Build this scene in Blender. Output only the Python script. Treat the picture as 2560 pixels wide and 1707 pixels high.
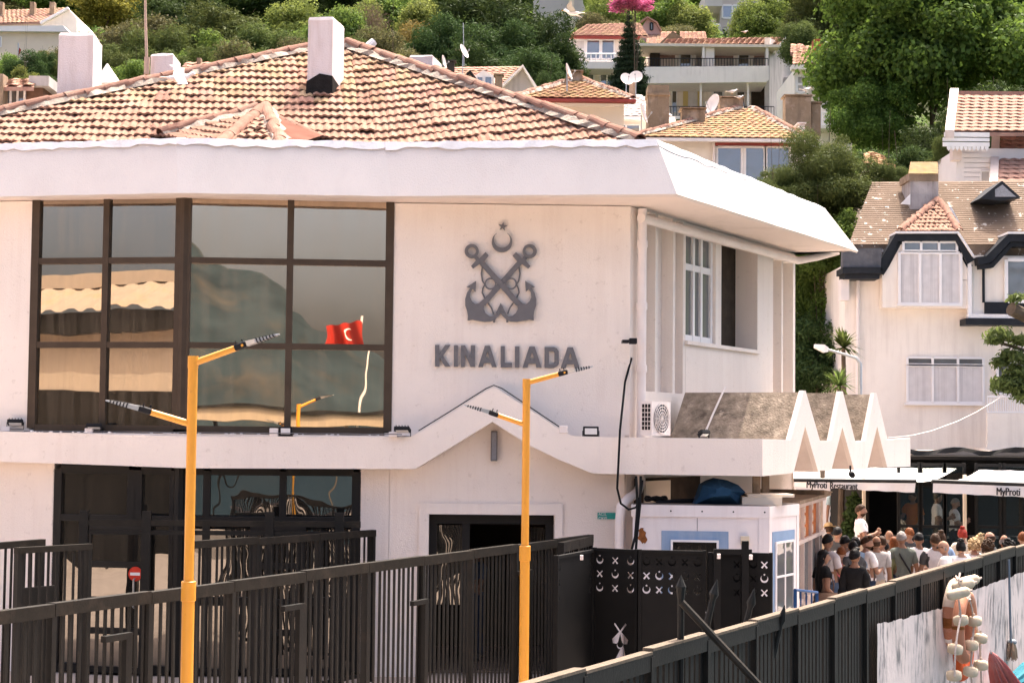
import bpy, math, random
import numpy as np
from mathutils import Vector as V, Matrix as MX
random.seed(7)
RNG = np.random.default_rng(11)
SC = bpy.context.scene
COL = SC.collection
for o in list(bpy.data.objects):
    bpy.data.objects.remove(o)

# ------------------------------------------------------------------ camera
FPX = 4375.0            # focal length in photo pixels (photo is 2560 wide)
CAM = V((0, 0, 3.4))    # deck of the ferry, above the quay
PITCH = math.atan((1092 - 853.5) / FPX)
ROLL = math.radians(0.57)
ROT = (MX.Rotation(math.pi / 2 + PITCH, 4, 'X') @ MX.Rotation(ROLL, 4, 'Z'))
cam_d = bpy.data.cameras.new('camera')
cam_d.sensor_width = 36
cam_d.lens = 36 * FPX / 2560
cam_d.clip_start = 0.3
cam_d.clip_end = 6000
cam = bpy.data.objects.new('camera', cam_d)
COL.objects.link(cam)
cam.matrix_world = MX.Translation(CAM) @ ROT
SC.camera = cam

# ------------------------------------------------------------------ light
SUN = V((0.18, 0.40, 0.90)).normalized()      # towards the sun: high, behind the building
world = bpy.data.worlds.new('World')
SC.world = world
world.use_nodes = True
wn = world.node_tree
bg = wn.nodes['Background']
sky = wn.nodes.new('ShaderNodeTexSky')
sky.sky_type = 'NISHITA'
sky.sun_disc = False
sky.sun_elevation = math.asin(SUN.z)
sky.sun_rotation = math.atan2(SUN.x, SUN.y)
sky.air_density = 0.55
sky.dust_density = 9.0
sky.ozone_density = 0.0
wn.links.new(sky.outputs[0], bg.inputs[0])
bg.inputs[1].default_value = 0.15
sun_d = bpy.data.lights.new('sun', 'SUN')
sun_d.energy = 2.15
sun_d.angle = math.radians(0.5)
sun_d.color = (1.0, 0.91, 0.78)
sun = bpy.data.objects.new('sun', sun_d)
COL.objects.link(sun)
sun.location = (20, 40, 90)
sun.rotation_euler = SUN.to_track_quat('Z', 'Y').to_euler()
vs = SC.view_settings
vs.view_transform = 'Standard'
vs.look = 'None'
vs.exposure = 2.03
vs.gamma = 1
vs.use_curve_mapping = False
SC.cycles.max_bounces = 7
SC.cycles.diffuse_bounces = 4
SC.cycles.glossy_bounces = 4
SC.cycles.transparent_max_bounces = 8
SC.cycles.caustics_reflective = False
SC.cycles.caustics_refractive = False
SC.cycles.sample_clamp_indirect = 6.0
SC.cycles.use_denoising = True

# ------------------------------------------------------------------ pixels to places
R3 = ROT.to_3x3()
def ray(px, py):
    d = R3 @ V(((px - 1280) / FPX, -(py - 853.5) / FPX, -1))
    return d / d.y
def at(px, py, D):
    return CAM + ray(px, py) * D
def hz(px):
    return 1092 + (px - 1280) * math.tan(ROLL)
def plan(px, D):
    p = at(px, hz(px), D)
    return V((p.x, p.y))
def zat(px, py, D):
    return at(px, py, D).z
def ground(px, py, z=0.0):
    d = ray(px, py)
    return CAM + d * ((z - CAM.z) / d.z)

class Wall:
    """vertical plane through two plan points; local axes u (along), w (into the wall), z"""
    def __init__(s, p0, p1):
        s.p0, s.p1 = V(p0), V(p1)
        s.u = (s.p1 - s.p0).normalized()
        s.w = V((-s.u.y, s.u.x))
        s.L = (s.p1 - s.p0).length
        s.m = MX(((s.u.x, s.w.x, 0, s.p0.x), (s.u.y, s.w.y, 0, s.p0.y), (0, 0, 1, 0), (0, 0, 0, 1)))
    def hit(s, px, py, off=0.0):
        d = ray(px, py)
        o = s.p0 + s.w * off
        t = ((o.x - CAM.x) * s.w.x + (o.y - CAM.y) * s.w.y) / (d.x * s.w.x + d.y * s.w.y)
        p = CAM + d * t
        return ((V((p.x, p.y)) - s.p0).dot(s.u), p.z)
    def pt(s, u, w, z):
        q = s.p0 + s.u * u + s.w * w
        return V((q.x, q.y, z))
    def U(s, px, off=0.0):
        return s.hit(px, hz(px), off)[0]
    def Z(s, px, py, off=0.0):
        return s.hit(px, py, off)[1]

# ------------------------------------------------------------------ objects
WORLD = {}
def wm(o):
    return WORLD.get(o.name, MX.Identity(4)) if o is not None else MX.Identity(4)
def put(o, m, parent=None):
    if parent is not None:
        o.parent = parent
        o.matrix_basis = wm(parent).inverted() @ m
    else:
        o.matrix_basis = m
    WORLD[o.name] = m.copy()
def tag(o, label, cat, group=None):
    o['label'] = label
    o['category'] = cat
    if group:
        o['group'] = group
    return o
def kind(o, k):
    o['kind'] = k
    return o
def thing(name, loc, label, cat, group=None, rz=0.0):
    o = bpy.data.objects.new(name, None)
    o.empty_display_size = 0.2
    COL.objects.link(o)
    put(o, MX.Translation(V(loc)) @ MX.Rotation(rz, 4, 'Z'))
    return tag(o, label, cat, group)
def inst(name, mesh, m, parent=None):
    o = bpy.data.objects.new(name, mesh)
    COL.objects.link(o)
    put(o, m, parent)
    return o
def copy_tree(src, m):
    """a copy of a thing with its parts and sub-parts"""
    def rec(o, parent):
        c = o.copy()
        COL.objects.link(c)
        if parent is not None:
            c.parent = parent
        for ch in list(o.children):
            rec(ch, c)
        return c
    r = rec(src, None)
    r.matrix_basis = m
    WORLD[r.name] = m.copy()
    return r

class MB:
    def __init__(s, m=None):
        s.v, s.f, s.mi = [], [], []
        s.m = m
        s.cur = 0
    def add(s, vs_, fs, m=None):
        b = len(s.v)
        m = m if m is not None else s.m
        if m is not None:
            vs_ = [m @ V(p) for p in vs_]
        s.v.extend([tuple(p) for p in vs_])
        for f in fs:
            s.f.append([b + i for i in f])
            s.mi.append(s.cur)
        return s
    def box(s, x0, x1, y0, y1, z0, z1, m=None):
        if x1 < x0: x0, x1 = x1, x0
        if y1 < y0: y0, y1 = y1, y0
        if z1 < z0: z0, z1 = z1, z0
        p = [(x0, y0, z0), (x1, y0, z0), (x1, y1, z0), (x0, y1, z0), (x0, y0, z1), (x1, y0, z1), (x1, y1, z1), (x0, y1, z1)]
        return s.add(p, [(3, 2, 1, 0), (4, 5, 6, 7), (0, 1, 5, 4), (1, 2, 6, 5), (2, 3, 7, 6), (3, 0, 4, 7)], m)
    def bbox(s, x0, x1, y0, y1, z0, z1, b=0.01, m=None):
        """box with chamfered vertical and horizontal edges (top and bottom inset)"""
        if x1 < x0: x0, x1 = x1, x0
        if y1 < y0: y0, y1 = y1, y0
        if z1 < z0: z0, z1 = z1, z0
        def ring(z, i):
            return [(x0 + i + b, y0 + i, z), (x1 - i - b, y0 + i, z), (x1 - i, y0 + i + b, z), (x1 - i, y1 - i - b, z), (x1 - i - b, y1 - i, z), (x0 + i + b, y1 - i, z), (x0 + i, y1 - i - b, z), (x0 + i, y0 + i + b, z)]
        return s.loft([ring(z0, b), ring(z0 + b, 0), ring(z1 - b, 0), ring(z1, b)], True, m)
    def loft(s, rings, cap=True, m=None, closed=True):
        n = len(rings[0])
        vs_ = [p for r in rings for p in r]
        fs = []
        for i in range(len(rings) - 1):
            for j in range(n if closed else n - 1):
                a, b = i * n + j, i * n + (j + 1) % n
                fs.append((a, b, b + n, a + n))
        if cap and closed:
            fs.append(tuple(range(n - 1, -1, -1)))
            fs.append(tuple(range((len(rings) - 1) * n, len(rings) * n)))
        return s.add(vs_, fs, m)
    def tube(s, pts, r, n=8, m=None, cap=True):
        pts = [V(p) for p in pts]
        rs = r if isinstance(r, (list, tuple)) else [r] * len(pts)
        rings = []
        up = None
        for i, p in enumerate(pts):
            t = (pts[min(i + 1, len(pts) - 1)] - pts[max(i - 1, 0)])
            if t.length < 1e-9:
                t = V((0, 0, 1))
            t.normalize()
            if up is None:
                up = V((0, 0, 1)) if abs(t.z) < .9 else V((1, 0, 0))
            a = t.cross(up)
            if a.length < 1e-6:
                a = t.orthogonal()
            a.normalize()
            b = a.cross(t).normalized()
            up = b
            rings.append([p + (a * math.cos(2 * math.pi * k / n) + b * math.sin(2 * math.pi * k / n)) * rs[i] for k in range(n)])
        return s.loft(rings, cap, m)
    def cyl(s, p0, p1, r0, r1=None, n=10, m=None):
        return s.tube([p0, p1], [r0, r0 if r1 is None else r1], n, m)
    def prism(s, poly, d, m=None):
        """poly: list of 3-D points (planar); d: extrusion vector"""
        d = V(d)
        a = [V(p) for p in poly]
        n = len(a)
        vs_ = a + [p + d for p in a]
        fs = [tuple(range(n)), tuple(range(2 * n - 1, n - 1, -1))]
        for i in range(n):
            j = (i + 1) % n
            fs.append((i, i + n, j + n, j))
        return s.add(vs_, fs, m)
    def strip(s, a, b, m=None):
        n = len(a)
        return s.add(list(a) + list(b), [(i, i + 1, n + i + 1, n + i) for i in range(n - 1)], m)
    def sphere(s, c, r, nu=12, nv=8, m=None):
        rx, ry, rz = r if isinstance(r, (tuple, list)) else (r, r, r)
        c = V(c)
        vs_ = [c + V((0, 0, -rz))]
        for i in range(1, nv):
            t = math.pi * i / nv - math.pi / 2
            for j in range(nu):
                a = 2 * math.pi * j / nu
                vs_.append(c + V((rx * math.cos(t) * math.cos(a), ry * math.cos(t) * math.sin(a), rz * math.sin(t))))
        vs_.append(c + V((0, 0, rz)))
        fs = [(0, 1 + (j + 1) % nu, 1 + j) for j in range(nu)]
        for i in range(nv - 2):
            for j in range(nu):
                a, b = 1 + i * nu + j, 1 + i * nu + (j + 1) % nu
                fs.append((a, b, b + nu, a + nu))
        last = len(vs_) - 1
        base = 1 + (nv - 2) * nu
        fs += [(base + j, base + (j + 1) % nu, last) for j in range(nu)]
        return s.add(vs_, fs, m)
    def mesh(s, name, mats, smooth=False, origin=V((0, 0, 0))):
        me = bpy.data.meshes.new(name)
        o = V(origin)
        me.from_pydata([(x - o.x, y - o.y, z - o.z) for x, y, z in s.v], [], s.f)
        for m_ in (mats if isinstance(mats, (list, tuple)) else [mats]):
            me.materials.append(m_)
        if any(s.mi):
            me.polygons.foreach_set('material_index', s.mi)
        if smooth:
            me.polygons.foreach_set('use_smooth', [True] * len(me.polygons))
        me.update()
        return me
    def build(s, name, mats, parent=None, smooth=False, origin=None):
        """one mesh object; vertices are world coordinates"""
        a = np.array(s.v)
        if origin is None:
            lo, hi = a.min(0), a.max(0)
            origin = V(((lo[0] + hi[0]) / 2, (lo[1] + hi[1]) / 2, lo[2]))
        return inst(name, s.mesh(name, mats, smooth, origin), MX.Translation(V(origin)), parent)

def autosmooth(o, deg=35):
    me = o.data
    me.polygons.foreach_set('use_smooth', [True] * len(me.polygons))
    try:
        me.set_sharp_from_angle(angle=math.radians(deg))
    except Exception:
        pass
    return o

def flat(name, loops, thick, m, mat_, parent=None):
    """flat shape with holes, cut from a sheet: loops in the local XY plane, m to the world"""
    cu = bpy.data.curves.new(name, 'CURVE')
    cu.dimensions = '2D'
    cu.fill_mode = 'BOTH'
    cu.extrude = thick / 2
    for lp in loops:
        sp = cu.splines.new('POLY')
        sp.points.add(len(lp) - 1)
        for p, q in zip(sp.points, lp):
            p.co = (q[0], q[1], 0, 1)
        sp.use_cyclic_u = True
    tmp = bpy.data.objects.new(name, cu)
    me = bpy.data.meshes.new_from_object(tmp)
    bpy.data.objects.remove(tmp)
    bpy.data.curves.remove(cu)
    me.name = name
    me.materials.clear()
    me.materials.append(mat_)
    return inst(name, me, m, parent)
def text_mesh(name, body, size, sx, thick, mat_, offset=0.0):
    cu = bpy.data.curves.new(name, 'FONT')
    cu.body = body
    cu.size = size
    cu.extrude = thick / 2
    cu.offset = offset
    cu.resolution_u = 3
    tmp = bpy.data.objects.new(name, cu)
    me = bpy.data.meshes.new_from_object(tmp)
    bpy.data.objects.remove(tmp)
    bpy.data.curves.remove(cu)
    me.materials.clear()
    me.materials.append(mat_)
    for v in me.vertices:
        v.co.x *= sx
    return me

# ------------------------------------------------------------------ materials
MATS = {}
def mk(name, col, rough=0.7, var=0.08, scale=3.0, bump=0.0, bscale=40.0, metal=0.0, spec=0.08, island=0.0,
       stain=None, stain_amt=0.0, streak=None, streak_amt=0.0, streak_scale=(5, 5, .35), speck=None, speck_amt=0.0, speck_scale=18.0, patch=None):
    m = bpy.data.materials.new(name)
    MATS[name] = m
    m.use_nodes = True
    nt = m.node_tree
    N, L = nt.nodes, nt.links
    b = N['Principled BSDF']
    b.inputs['Roughness'].default_value = rough
    b.inputs['Metallic'].default_value = metal
    b.inputs['Specular IOR Level'].default_value = spec
    geo = N.new('ShaderNodeNewGeometry')
    pos = geo.outputs['Position']
    def noise(sc, detail=3, vec=None, rough_=.55):
        n = N.new('ShaderNodeTexNoise')
        n.inputs['Scale'].default_value = sc
        n.inputs['Detail'].default_value = detail
        n.inputs['Roughness'].default_value = rough_
        L.new(vec if vec is not None else pos, n.inputs['Vector'])
        return n.outputs['Fac']
    def remap(val, a, bb, c, d):
        r = N.new('ShaderNodeMapRange')
        for i, x in zip(('From Min', 'From Max', 'To Min', 'To Max'), (a, bb, c, d)):
            r.inputs[i].default_value = x
        L.new(val, r.inputs['Value'])
        return r.outputs[0]
    def mixc(a, bcol, fac):
        x = N.new('ShaderNodeMix')
        x.data_type = 'RGBA'
        x.inputs['B'].default_value = (*bcol, 1)
        if hasattr(a, 'is_linked') or not isinstance(a, tuple):
            L.new(a, x.inputs['A'])
        else:
            x.inputs['A'].default_value = (*a, 1)
        L.new(fac, x.inputs['Factor'])
        return x.outputs['Result']
    hsv = N.new('ShaderNodeHueSaturation')
    hsv.inputs['Color'].default_value = (*col, 1)
    val = remap(noise(scale, 4), .25, .75, 1 - var, 1 + var)
    if island:
        ri = remap(geo.outputs['Random Per Island'], 0, 1, 1 - island, 1 + island)
        ml = N.new('ShaderNodeMath'); ml.operation = 'MULTIPLY'
        L.new(val, ml.inputs[0]); L.new(ri, ml.inputs[1])
        val = ml.outputs[0]
        w2 = N.new('ShaderNodeMath'); w2.operation = 'FRACT'
        w3 = N.new('ShaderNodeMath'); w3.operation = 'MULTIPLY'; w3.inputs[1].default_value = 7.31
        L.new(geo.outputs['Random Per Island'], w3.inputs[0]); L.new(w3.outputs[0], w2.inputs[0])
        L.new(remap(w2.outputs[0], 0, 1, .5 - .02, .5 + .02), hsv.inputs['Hue'])
    L.new(val, hsv.inputs['Value'])
    c = hsv.outputs[0]
    if stain:
        c = mixc(c, stain, remap(noise(scale * .6 + (.4 if scale > .3 else 0), 6, None, .65), .52, .72, 0, stain_amt))
    if streak:
        mp = N.new('ShaderNodeMapping')
        mp.inputs['Scale'].default_value = streak_scale
        L.new(pos, mp.inputs['Vector'])
        fac = remap(noise(1.0, 6, mp.outputs[0], .65), .47 if patch else .5, .62 if patch else .72, 0, streak_amt)
        if patch:
            pm_ = N.new('ShaderNodeMath'); pm_.operation = 'MULTIPLY'
            L.new(fac, pm_.inputs[0]); L.new(remap(noise(patch, 2), .42, .54, 0, 1), pm_.inputs[1])
            fac = pm_.outputs[0]
        c = mixc(c, streak, fac)
    if speck:
        c = mixc(c, speck, remap(noise(speck_scale, 3, None, .7), .62, .70, 0, speck_amt))
    L.new(c, b.inputs['Base Color'])
    if bump:
        bp = N.new('ShaderNodeBump')
        bp.inputs['Strength'].default_value = bump
        bp.inputs['Distance'].default_value = 0.02
        L.new(noise(bscale, 4), bp.inputs['Height'])
        L.new(bp.outputs[0], b.inputs['Normal'])
    return m

def leafmat(name, col, trans=0.35, var=.35):
    m = bpy.data.materials.new(name)
    MATS[name] = m
    m.use_nodes = True
    nt = m.node_tree
    N, L = nt.nodes, nt.links
    N.remove(N['Principled BSDF'])
    out = N['Material Output']
    geo = N.new('ShaderNodeNewGeometry')
    oi = N.new('ShaderNodeObjectInfo')
    hsv = N.new('ShaderNodeHueSaturation')
    hsv.inputs['Color'].default_value = (*col, 1)
    def remap(val, c, d):
        r = N.new('ShaderNodeMapRange')
        r.inputs['To Min'].default_value = c
        r.inputs['To Max'].default_value = d
        L.new(val, r.inputs['Value'])
        return r.outputs[0]
    n = N.new('ShaderNodeTexNoise')
    n.inputs['Scale'].default_value = .9
    L.new(geo.outputs['Position'], n.inputs['Vector'])
    a = remap(geo.outputs['Random Per Island'], 1 - var, 1 + var)
    bb = remap(n.outputs['Fac'], .6, 1.4)
    ml = N.new('ShaderNodeMath'); ml.operation = 'MULTIPLY'
    L.new(a, ml.inputs[0]); L.new(bb, ml.inputs[1])
    ml2 = N.new('ShaderNodeMath'); ml2.operation = 'MULTIPLY'
    L.new(ml.outputs[0], ml2.inputs[0]); L.new(remap(oi.outputs['Random'], .8, 1.25), ml2.inputs[1])
    L.new(ml2.outputs[0], hsv.inputs['Value'])
    L.new(remap(oi.outputs['Random'], .485, .512), hsv.inputs['Hue'])
    d = N.new('ShaderNodeBsdfDiffuse')
    t = N.new('ShaderNodeBsdfTranslucent')
    g = N.new('ShaderNodeBsdfGlossy')
    g.inputs['Roughness'].default_value = .45
    g.inputs['Color'].default_value = (.6, .6, .6, 1)
    mx = N.new('ShaderNodeMixShader')
    mx.inputs[0].default_value = trans
    mx2 = N.new('ShaderNodeMixShader')
    mx2.inputs[0].default_value = .012
    L.new(hsv.outputs[0], d.inputs['Color'])
    h2 = N.new('ShaderNodeHueSaturation')
    h2.inputs['Hue'].default_value = .485
    h2.inputs['Value'].default_value = 1.25
    L.new(hsv.outputs[0], h2.inputs['Color'])
    L.new(h2.outputs[0], t.inputs['Color'])
    L.new(d.outputs[0], mx.inputs[1]); L.new(t.outputs[0], mx.inputs[2])
    L.new(mx.outputs[0], mx2.inputs[1]); L.new(g.outputs[0], mx2.inputs[2])
    L.new(mx2.outputs[0], out.inputs[0])
    return m

def glassmat(name, tint, mirror, dark, ripple=.02, rscale=1.2, dust=0.0):
    """coated solar glazing: tinted mirror over a dark body, a little dust"""
    m = bpy.data.materials.new(name)
    MATS[name] = m
    m.use_nodes = True
    nt = m.node_tree
    N, L = nt.nodes, nt.links
    N.remove(N['Principled BSDF'])
    out = N['Material Output']
    geo = N.new('ShaderNodeNewGeometry')
    n = N.new('ShaderNodeTexNoise')
    n.inputs['Scale'].default_value = rscale
    n.inputs['Detail'].default_value = 1.5
    L.new(geo.outputs['Position'], n.inputs['Vector'])
    bp = N.new('ShaderNodeBump')
    bp.inputs['Strength'].default_value = 1
    bp.inputs['Distance'].default_value = ripple
    L.new(n.outputs['Fac'], bp.inputs['Height'])
    g = N.new('ShaderNodeBsdfGlossy')
    g.inputs['Roughness'].default_value = .008
    g.inputs['Color'].default_value = (*tint, 1)
    L.new(bp.outputs[0], g.inputs['Normal'])
    d = N.new('ShaderNodeBsdfDiffuse')
    d.inputs['Color'].default_value = (*dark, 1)
    mx = N.new('ShaderNodeMixShader')
    mx.inputs[0].default_value = mirror
    L.new(d.outputs[0], mx.inputs[1]); L.new(g.outputs[0], mx.inputs[2])
    last = mx.outputs[0]
    if dust:
        mp = N.new('ShaderNodeMapping')
        mp.inputs['Scale'].default_value = (9, 9, .5)
        L.new(geo.outputs['Position'], mp.inputs['Vector'])
        n2 = N.new('ShaderNodeTexNoise')
        n2.inputs['Scale'].default_value = 1
        n2.inputs['Detail'].default_value = 6
        L.new(mp.outputs[0], n2.inputs['Vector'])
        r = N.new('ShaderNodeMapRange')
        r.inputs['From Min'].default_value = .38
        r.inputs['From Max'].default_value = .75
        r.inputs['To Max'].default_value = dust
        L.new(n2.outputs['Fac'], r.inputs['Value'])
        dd = N.new('ShaderNodeBsdfDiffuse')
        dd.inputs['Color'].default_value = (.42, .34, .25, 1)
        m3 = N.new('ShaderNodeMixShader')
        L.new(r.outputs[0], m3.inputs[0])
        L.new(last, m3.inputs[1]); L.new(dd.outputs[0], m3.inputs[2])
        last = m3.outputs[0]
    L.new(last, out.inputs[0])
    return m

STUCCO = mk('stucco', (.82, .73, .66), .9, .035, .8, .35, 55, stain=(.62, .54, .50), stain_amt=.22, speck=(.45, .36, .30), speck_amt=.25, speck_scale=9, streak=(.62, .50, .43), streak_amt=.15, streak_scale=(7, 7, .35), patch=.7, spec=.2)
FASCIA = mk('fascia_stucco', (.69, .63, .595), .9, .05, .9, .55, 60, stain=(.70, .62, .60), stain_amt=.35, streak=(.62, .55, .52), streak_amt=.3, streak_scale=(3, 3, 1.2), spec=.2)
FLASH = mk('flashing', (.78, .76, .76), .5, .07, 3, .4, 12, stain=(.45, .40, .36), stain_amt=.3)
SOFFIT = mk('soffit', (.76, .66, .60), .9, .05, 1, .2, 40, stain=(.35, .28, .22), stain_amt=.35)
PINKST = mk('chimney_plaster', (.78, .69, .67), .9, .05, 2, .45, 45, streak=(.48, .34, .28), streak_amt=.35, streak_scale=(6, 6, .8), spec=.2)
CONC = mk('mossy_shaded_concrete', (.27, .215, .165), .95, .4, 7, .8, 30, stain=(.075, .06, .048), stain_amt=.85, speck=(.50, .42, .33), speck_amt=.5, speck_scale=7)  # dark stains also carry the shade of the canopy slope
BRONZE = mk('bronze_frame', (.075, .055, .040), .45, .12, 5, 0, metal=.3)
DARKFR = mk('dark_frame', (.012, .011, .010), .5, .15, 5, spec=.2)
GLASS_R = glassmat('bronze_glass', (.96, .77, .57), .68, (.016, .013, .010), .0028, .9, .17)
GLASS_L = glassmat('bronze_glass_left', (.82, .68, .53), .52, (.016, .013, .010), .003, .9, .15)
GLASS_D = glassmat('shopfront_glass', (.62, .58, .52), .30, (.012, .011, .010), .014, 1.1, .05)
def clearglass(name, mirror_):
    m = bpy.data.materials.new(name); MATS[name] = m; m.use_nodes = True
    N, L = m.node_tree.nodes, m.node_tree.links
    N.remove(N['Principled BSDF'])
    t, g, x = N.new('ShaderNodeBsdfTransparent'), N.new('ShaderNodeBsdfGlossy'), N.new('ShaderNodeMixShader')
    t.inputs[0].default_value = (.75, .78, .76, 1)
    g.inputs['Roughness'].default_value = .02
    x.inputs[0].default_value = mirror_
    L.new(t.outputs[0], x.inputs[1]); L.new(g.outputs[0], x.inputs[2]); L.new(x.outputs[0], N['Material Output'].inputs[0])
    return m
GLASS_T = clearglass('clear_glass', .03)
GLASS_H = glassmat('house_glass', (.62, .66, .70), .35, (.14, .14, .14), .01, 2)
GREYPAINT = mk('grey_letters', (.150, .145, .152), .55, .08, 14, .1, 40)
TILE = mk('roof_tile', (.285, .178, .126), .95, .2, 5, .3, 60, spec=.0, island=.22, stain=(.37, .29, .23), stain_amt=.55, speck=(.16, .08, .045), speck_amt=.35, speck_scale=12)
TILE2 = mk('roof_tile_pale', (.34, .21, .155), .9, .15, 4, .2, 50, island=.16, stain=(.44, .34, .27), stain_amt=.45, spec=.0)
TILEY = mk('roof_tile_lichen', (.31, .20, .12), .85, .22, 3, .2, 50, island=.18, stain=(.36, .265, .17), stain_amt=.6, speck=(.50, .42, .34), speck_amt=.6, speck_scale=6, spec=0)
MORTAR = mk('hip_mortar', (.33, .275, .23), .95, spec=.05, var=.25, scale=8, bump=.9, bscale=30, stain=(.46, .41, .36), stain_amt=.6)
MORTAR0 = mk('old_mortar', (.37, .31, .265), .95, .25, 8, .9, 30, stain=(.52, .47, .42), stain_amt=.6)
ROOFBED = mk('roof_underlay', (.10, .06, .045), .95, .2, 4)
TAR = mk('tar', (.02, .018, .017), .7, .3, 12, .5, 30)
YELLOW = mk('yellow_paint', (.62, .275, .025), .42, .05, 3, .05, 30, spec=.5, stain=(.55, .24, .03), stain_amt=.35, speck=(.30, .12, .03), speck_amt=.25, speck_scale=22)
STEEL = mk('galvanised', (.42, .42, .42), .35, .1, 20, metal=.7)
BLACK = mk('black_plastic', (.018, .018, .02), .5, .1, 10)
FENCE = mk('fence_steel', (.0080, .0075, .0064), .6, .2, 6, .15, 40, spec=.22, stain=(.025, .019, .014), stain_amt=.5)
FENCEW = mk('fence_rail_weathered', (.022, .0195, .016), .65, .2, 7, .2, 40, stain=(.055, .043, .032), stain_amt=.5)
FENCET = mk('fence_rail_sunlit', (.135, .105, .078), .8, .2, 9, .4, 40, stain=(.12, .10, .08), stain_amt=.5)  # paler tone stands for sun on the rail top
GATE = mk('black_gate', (.006, .006, .006), .6, .2, 5, spec=.15)
WHITEP = mk('white_paint', (.80, .765, .75), .55, .04, 2)
WHITEPVC = mk('white_pvc', (.78, .70, .66), .45, .05, 3, stain=(.55, .42, .34), stain_amt=.2)
CABIN = mk('cabin_panel', (.77, .71, .70), .5, .04, 2, streak=(.58, .48, .44), streak_amt=.3, streak_scale=(7, 7, .6))
CABLUE = mk('cabin_blue', (.23, .33, .48), .5, .08, 4, streak=(.55, .55, .58), streak_amt=.3)
RUST = mk('rust', (.24, .09, .03), .9, .3, 20, .4, 40)
CABLE = mk('cable', (.012, .012, .012), .5, .1, 5)
ASPH = mk('quay_paving', (.42, .345, .30), .9, .12, 1.2, .3, 25, stain=(.32, .26, .22), stain_amt=.5)
SCRUB = mk('hill_scrub', (.028, .036, .012), .95, .4, .3, .6, 2, stain=(.07, .055, .03), stain_amt=.6)
BARK = mk('bark', (.10, .075, .055), .95, .3, 6, .6, 25)
CREAM = mk('cream_wall', (.72, .62, .50), .9, .06, .8, .1, 20, stain=(.55, .45, .36), stain_amt=.3)
WHITEW = mk('white_wall', (.85, .77, .69), .9, .05, .8, .2, 25, stain=(.66, .57, .51), stain_amt=.3, streak=(.56, .47, .41), streak_amt=.25, patch=.6)
GREYW = mk('grey_wall', (.46, .42, .40), .9, .12, .8, .2, 15, streak=(.22, .20, .18), streak_amt=.7, streak_scale=(2.5, 2.5, .4))
BROWNCH = mk('brown_chimney', (.26, .19, .13), .95, .2, 3, .5, 15, stain=(.50, .40, .33), stain_amt=.6, streak=(.08, .06, .05), streak_amt=.6, streak_scale=(4, 4, 1))
DARKW = mk('dark_stone', (.055, .042, .032), .9, .25, 5, .4, 12)
REDTRIM = mk('red_trim', (.28, .06, .05), .6, .1, 3)
CURTAIN = mk('curtain', (.62, .58, .57), .9, .08, 5, streak=(.40, .36, .36), streak_amt=.7, streak_scale=(11, 11, .2))

# ================================================================== THE SETTING
QD = V((0.47, 0.883)).normalized()            # direction of the quay edge and of the side wall
FP0 = plan(1355, 9.35)                        # the fence along the water
FP1 = plan(2560, 22.3)
QD3 = (FP1 - FP0).normalized()
QN3 = V((QD3.y, -QD3.x))                      # towards the water
def hfun(x, y):
    t = max(0.0, y - 47)
    z = -0.35 + 0.34 * t
    if t > 0:
        z += 1.2 * math.sin(x * .05 + 1.3) * min(1, t / 40) + .8 * math.sin(y * .09 + x * .03) * min(1, t / 40)
    return z
e0 = FP0 - QD3 * 70 + QN3 * .45
e1 = FP0 + QD3 * 40 + QN3 * .45
mb = MB()
poly = [(e0.x, e0.y, 0), (e1.x, e1.y, 0), (140, e1.y, 0), (140, 62, 0), (-260, 62, 0), (-260, e0.y, 0)]
mb.prism(poly, (0, 0, -2.2))
kind(mb.build('quay', ASPH), 'structure')
mb = MB()
NX, NY = 60, 60
gx = [-420 + 840 * i / NX for i in range(NX + 1)]
gy = [44 + 560 * (j / NY) ** 1.6 for j in range(NY + 1)]
mb.add([(x, y, hfun(x, y)) for y in gy for x in gx],
       [(j * (NX + 1) + i, j * (NX + 1) + i + 1, (j + 1) * (NX + 1) + i + 1, (j + 1) * (NX + 1) + i) for j in range(NY) for i in range(NX)])
kind(mb.build('hillside', SCRUB, smooth=True), 'structure')
SEAM = mk('sea', (.03, .06, .075), .12, .1, .2, .5, 1.5, spec=.6)
mb = MB()
mb.add([(-2500, -2500, -1.3), (2500, -2500, -1.3), (2500, 120, -1.3), (-2500, 120, -1.3)], [(0, 1, 2, 3)])
kind(mb.build('sea', SEAM), 'structure')
# the island across the water (seen only in the window panes)
ISL = mk('far_island', (.020, .030, .036), .95, .4, .05, .5, .3, stain=(.09, .07, .05), stain_amt=.4, spec=.02)  # blue in the base colour stands for distance haze
mb = MB()
n1, n2 = 40, 14
vv = []
for j in range(n2 + 1):
    for i in range(n1 + 1):
        x = -520 + 720 * i / n1
        y = -620 - 260 * j / n2
        prof = 140 * math.exp(-((x + 150) / 200.0) ** 2) * math.sin(math.pi * min(1, (j / n2) * .9)) ** .7
        prof += 4 * math.sin(x * .09) + 3 * math.sin(x * .23 + 1)
        vv.append((x, y, max(-2, prof - 4)))
mb.add(vv, [(j * (n1 + 1) + i, j * (n1 + 1) + i + 1, (j + 1) * (n1 + 1) + i + 1, (j + 1) * (n1 + 1) + i) for j in range(n2) for i in range(n1)])
kind(mb.build('far_hill', ISL, smooth=True), 'structure')

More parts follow.
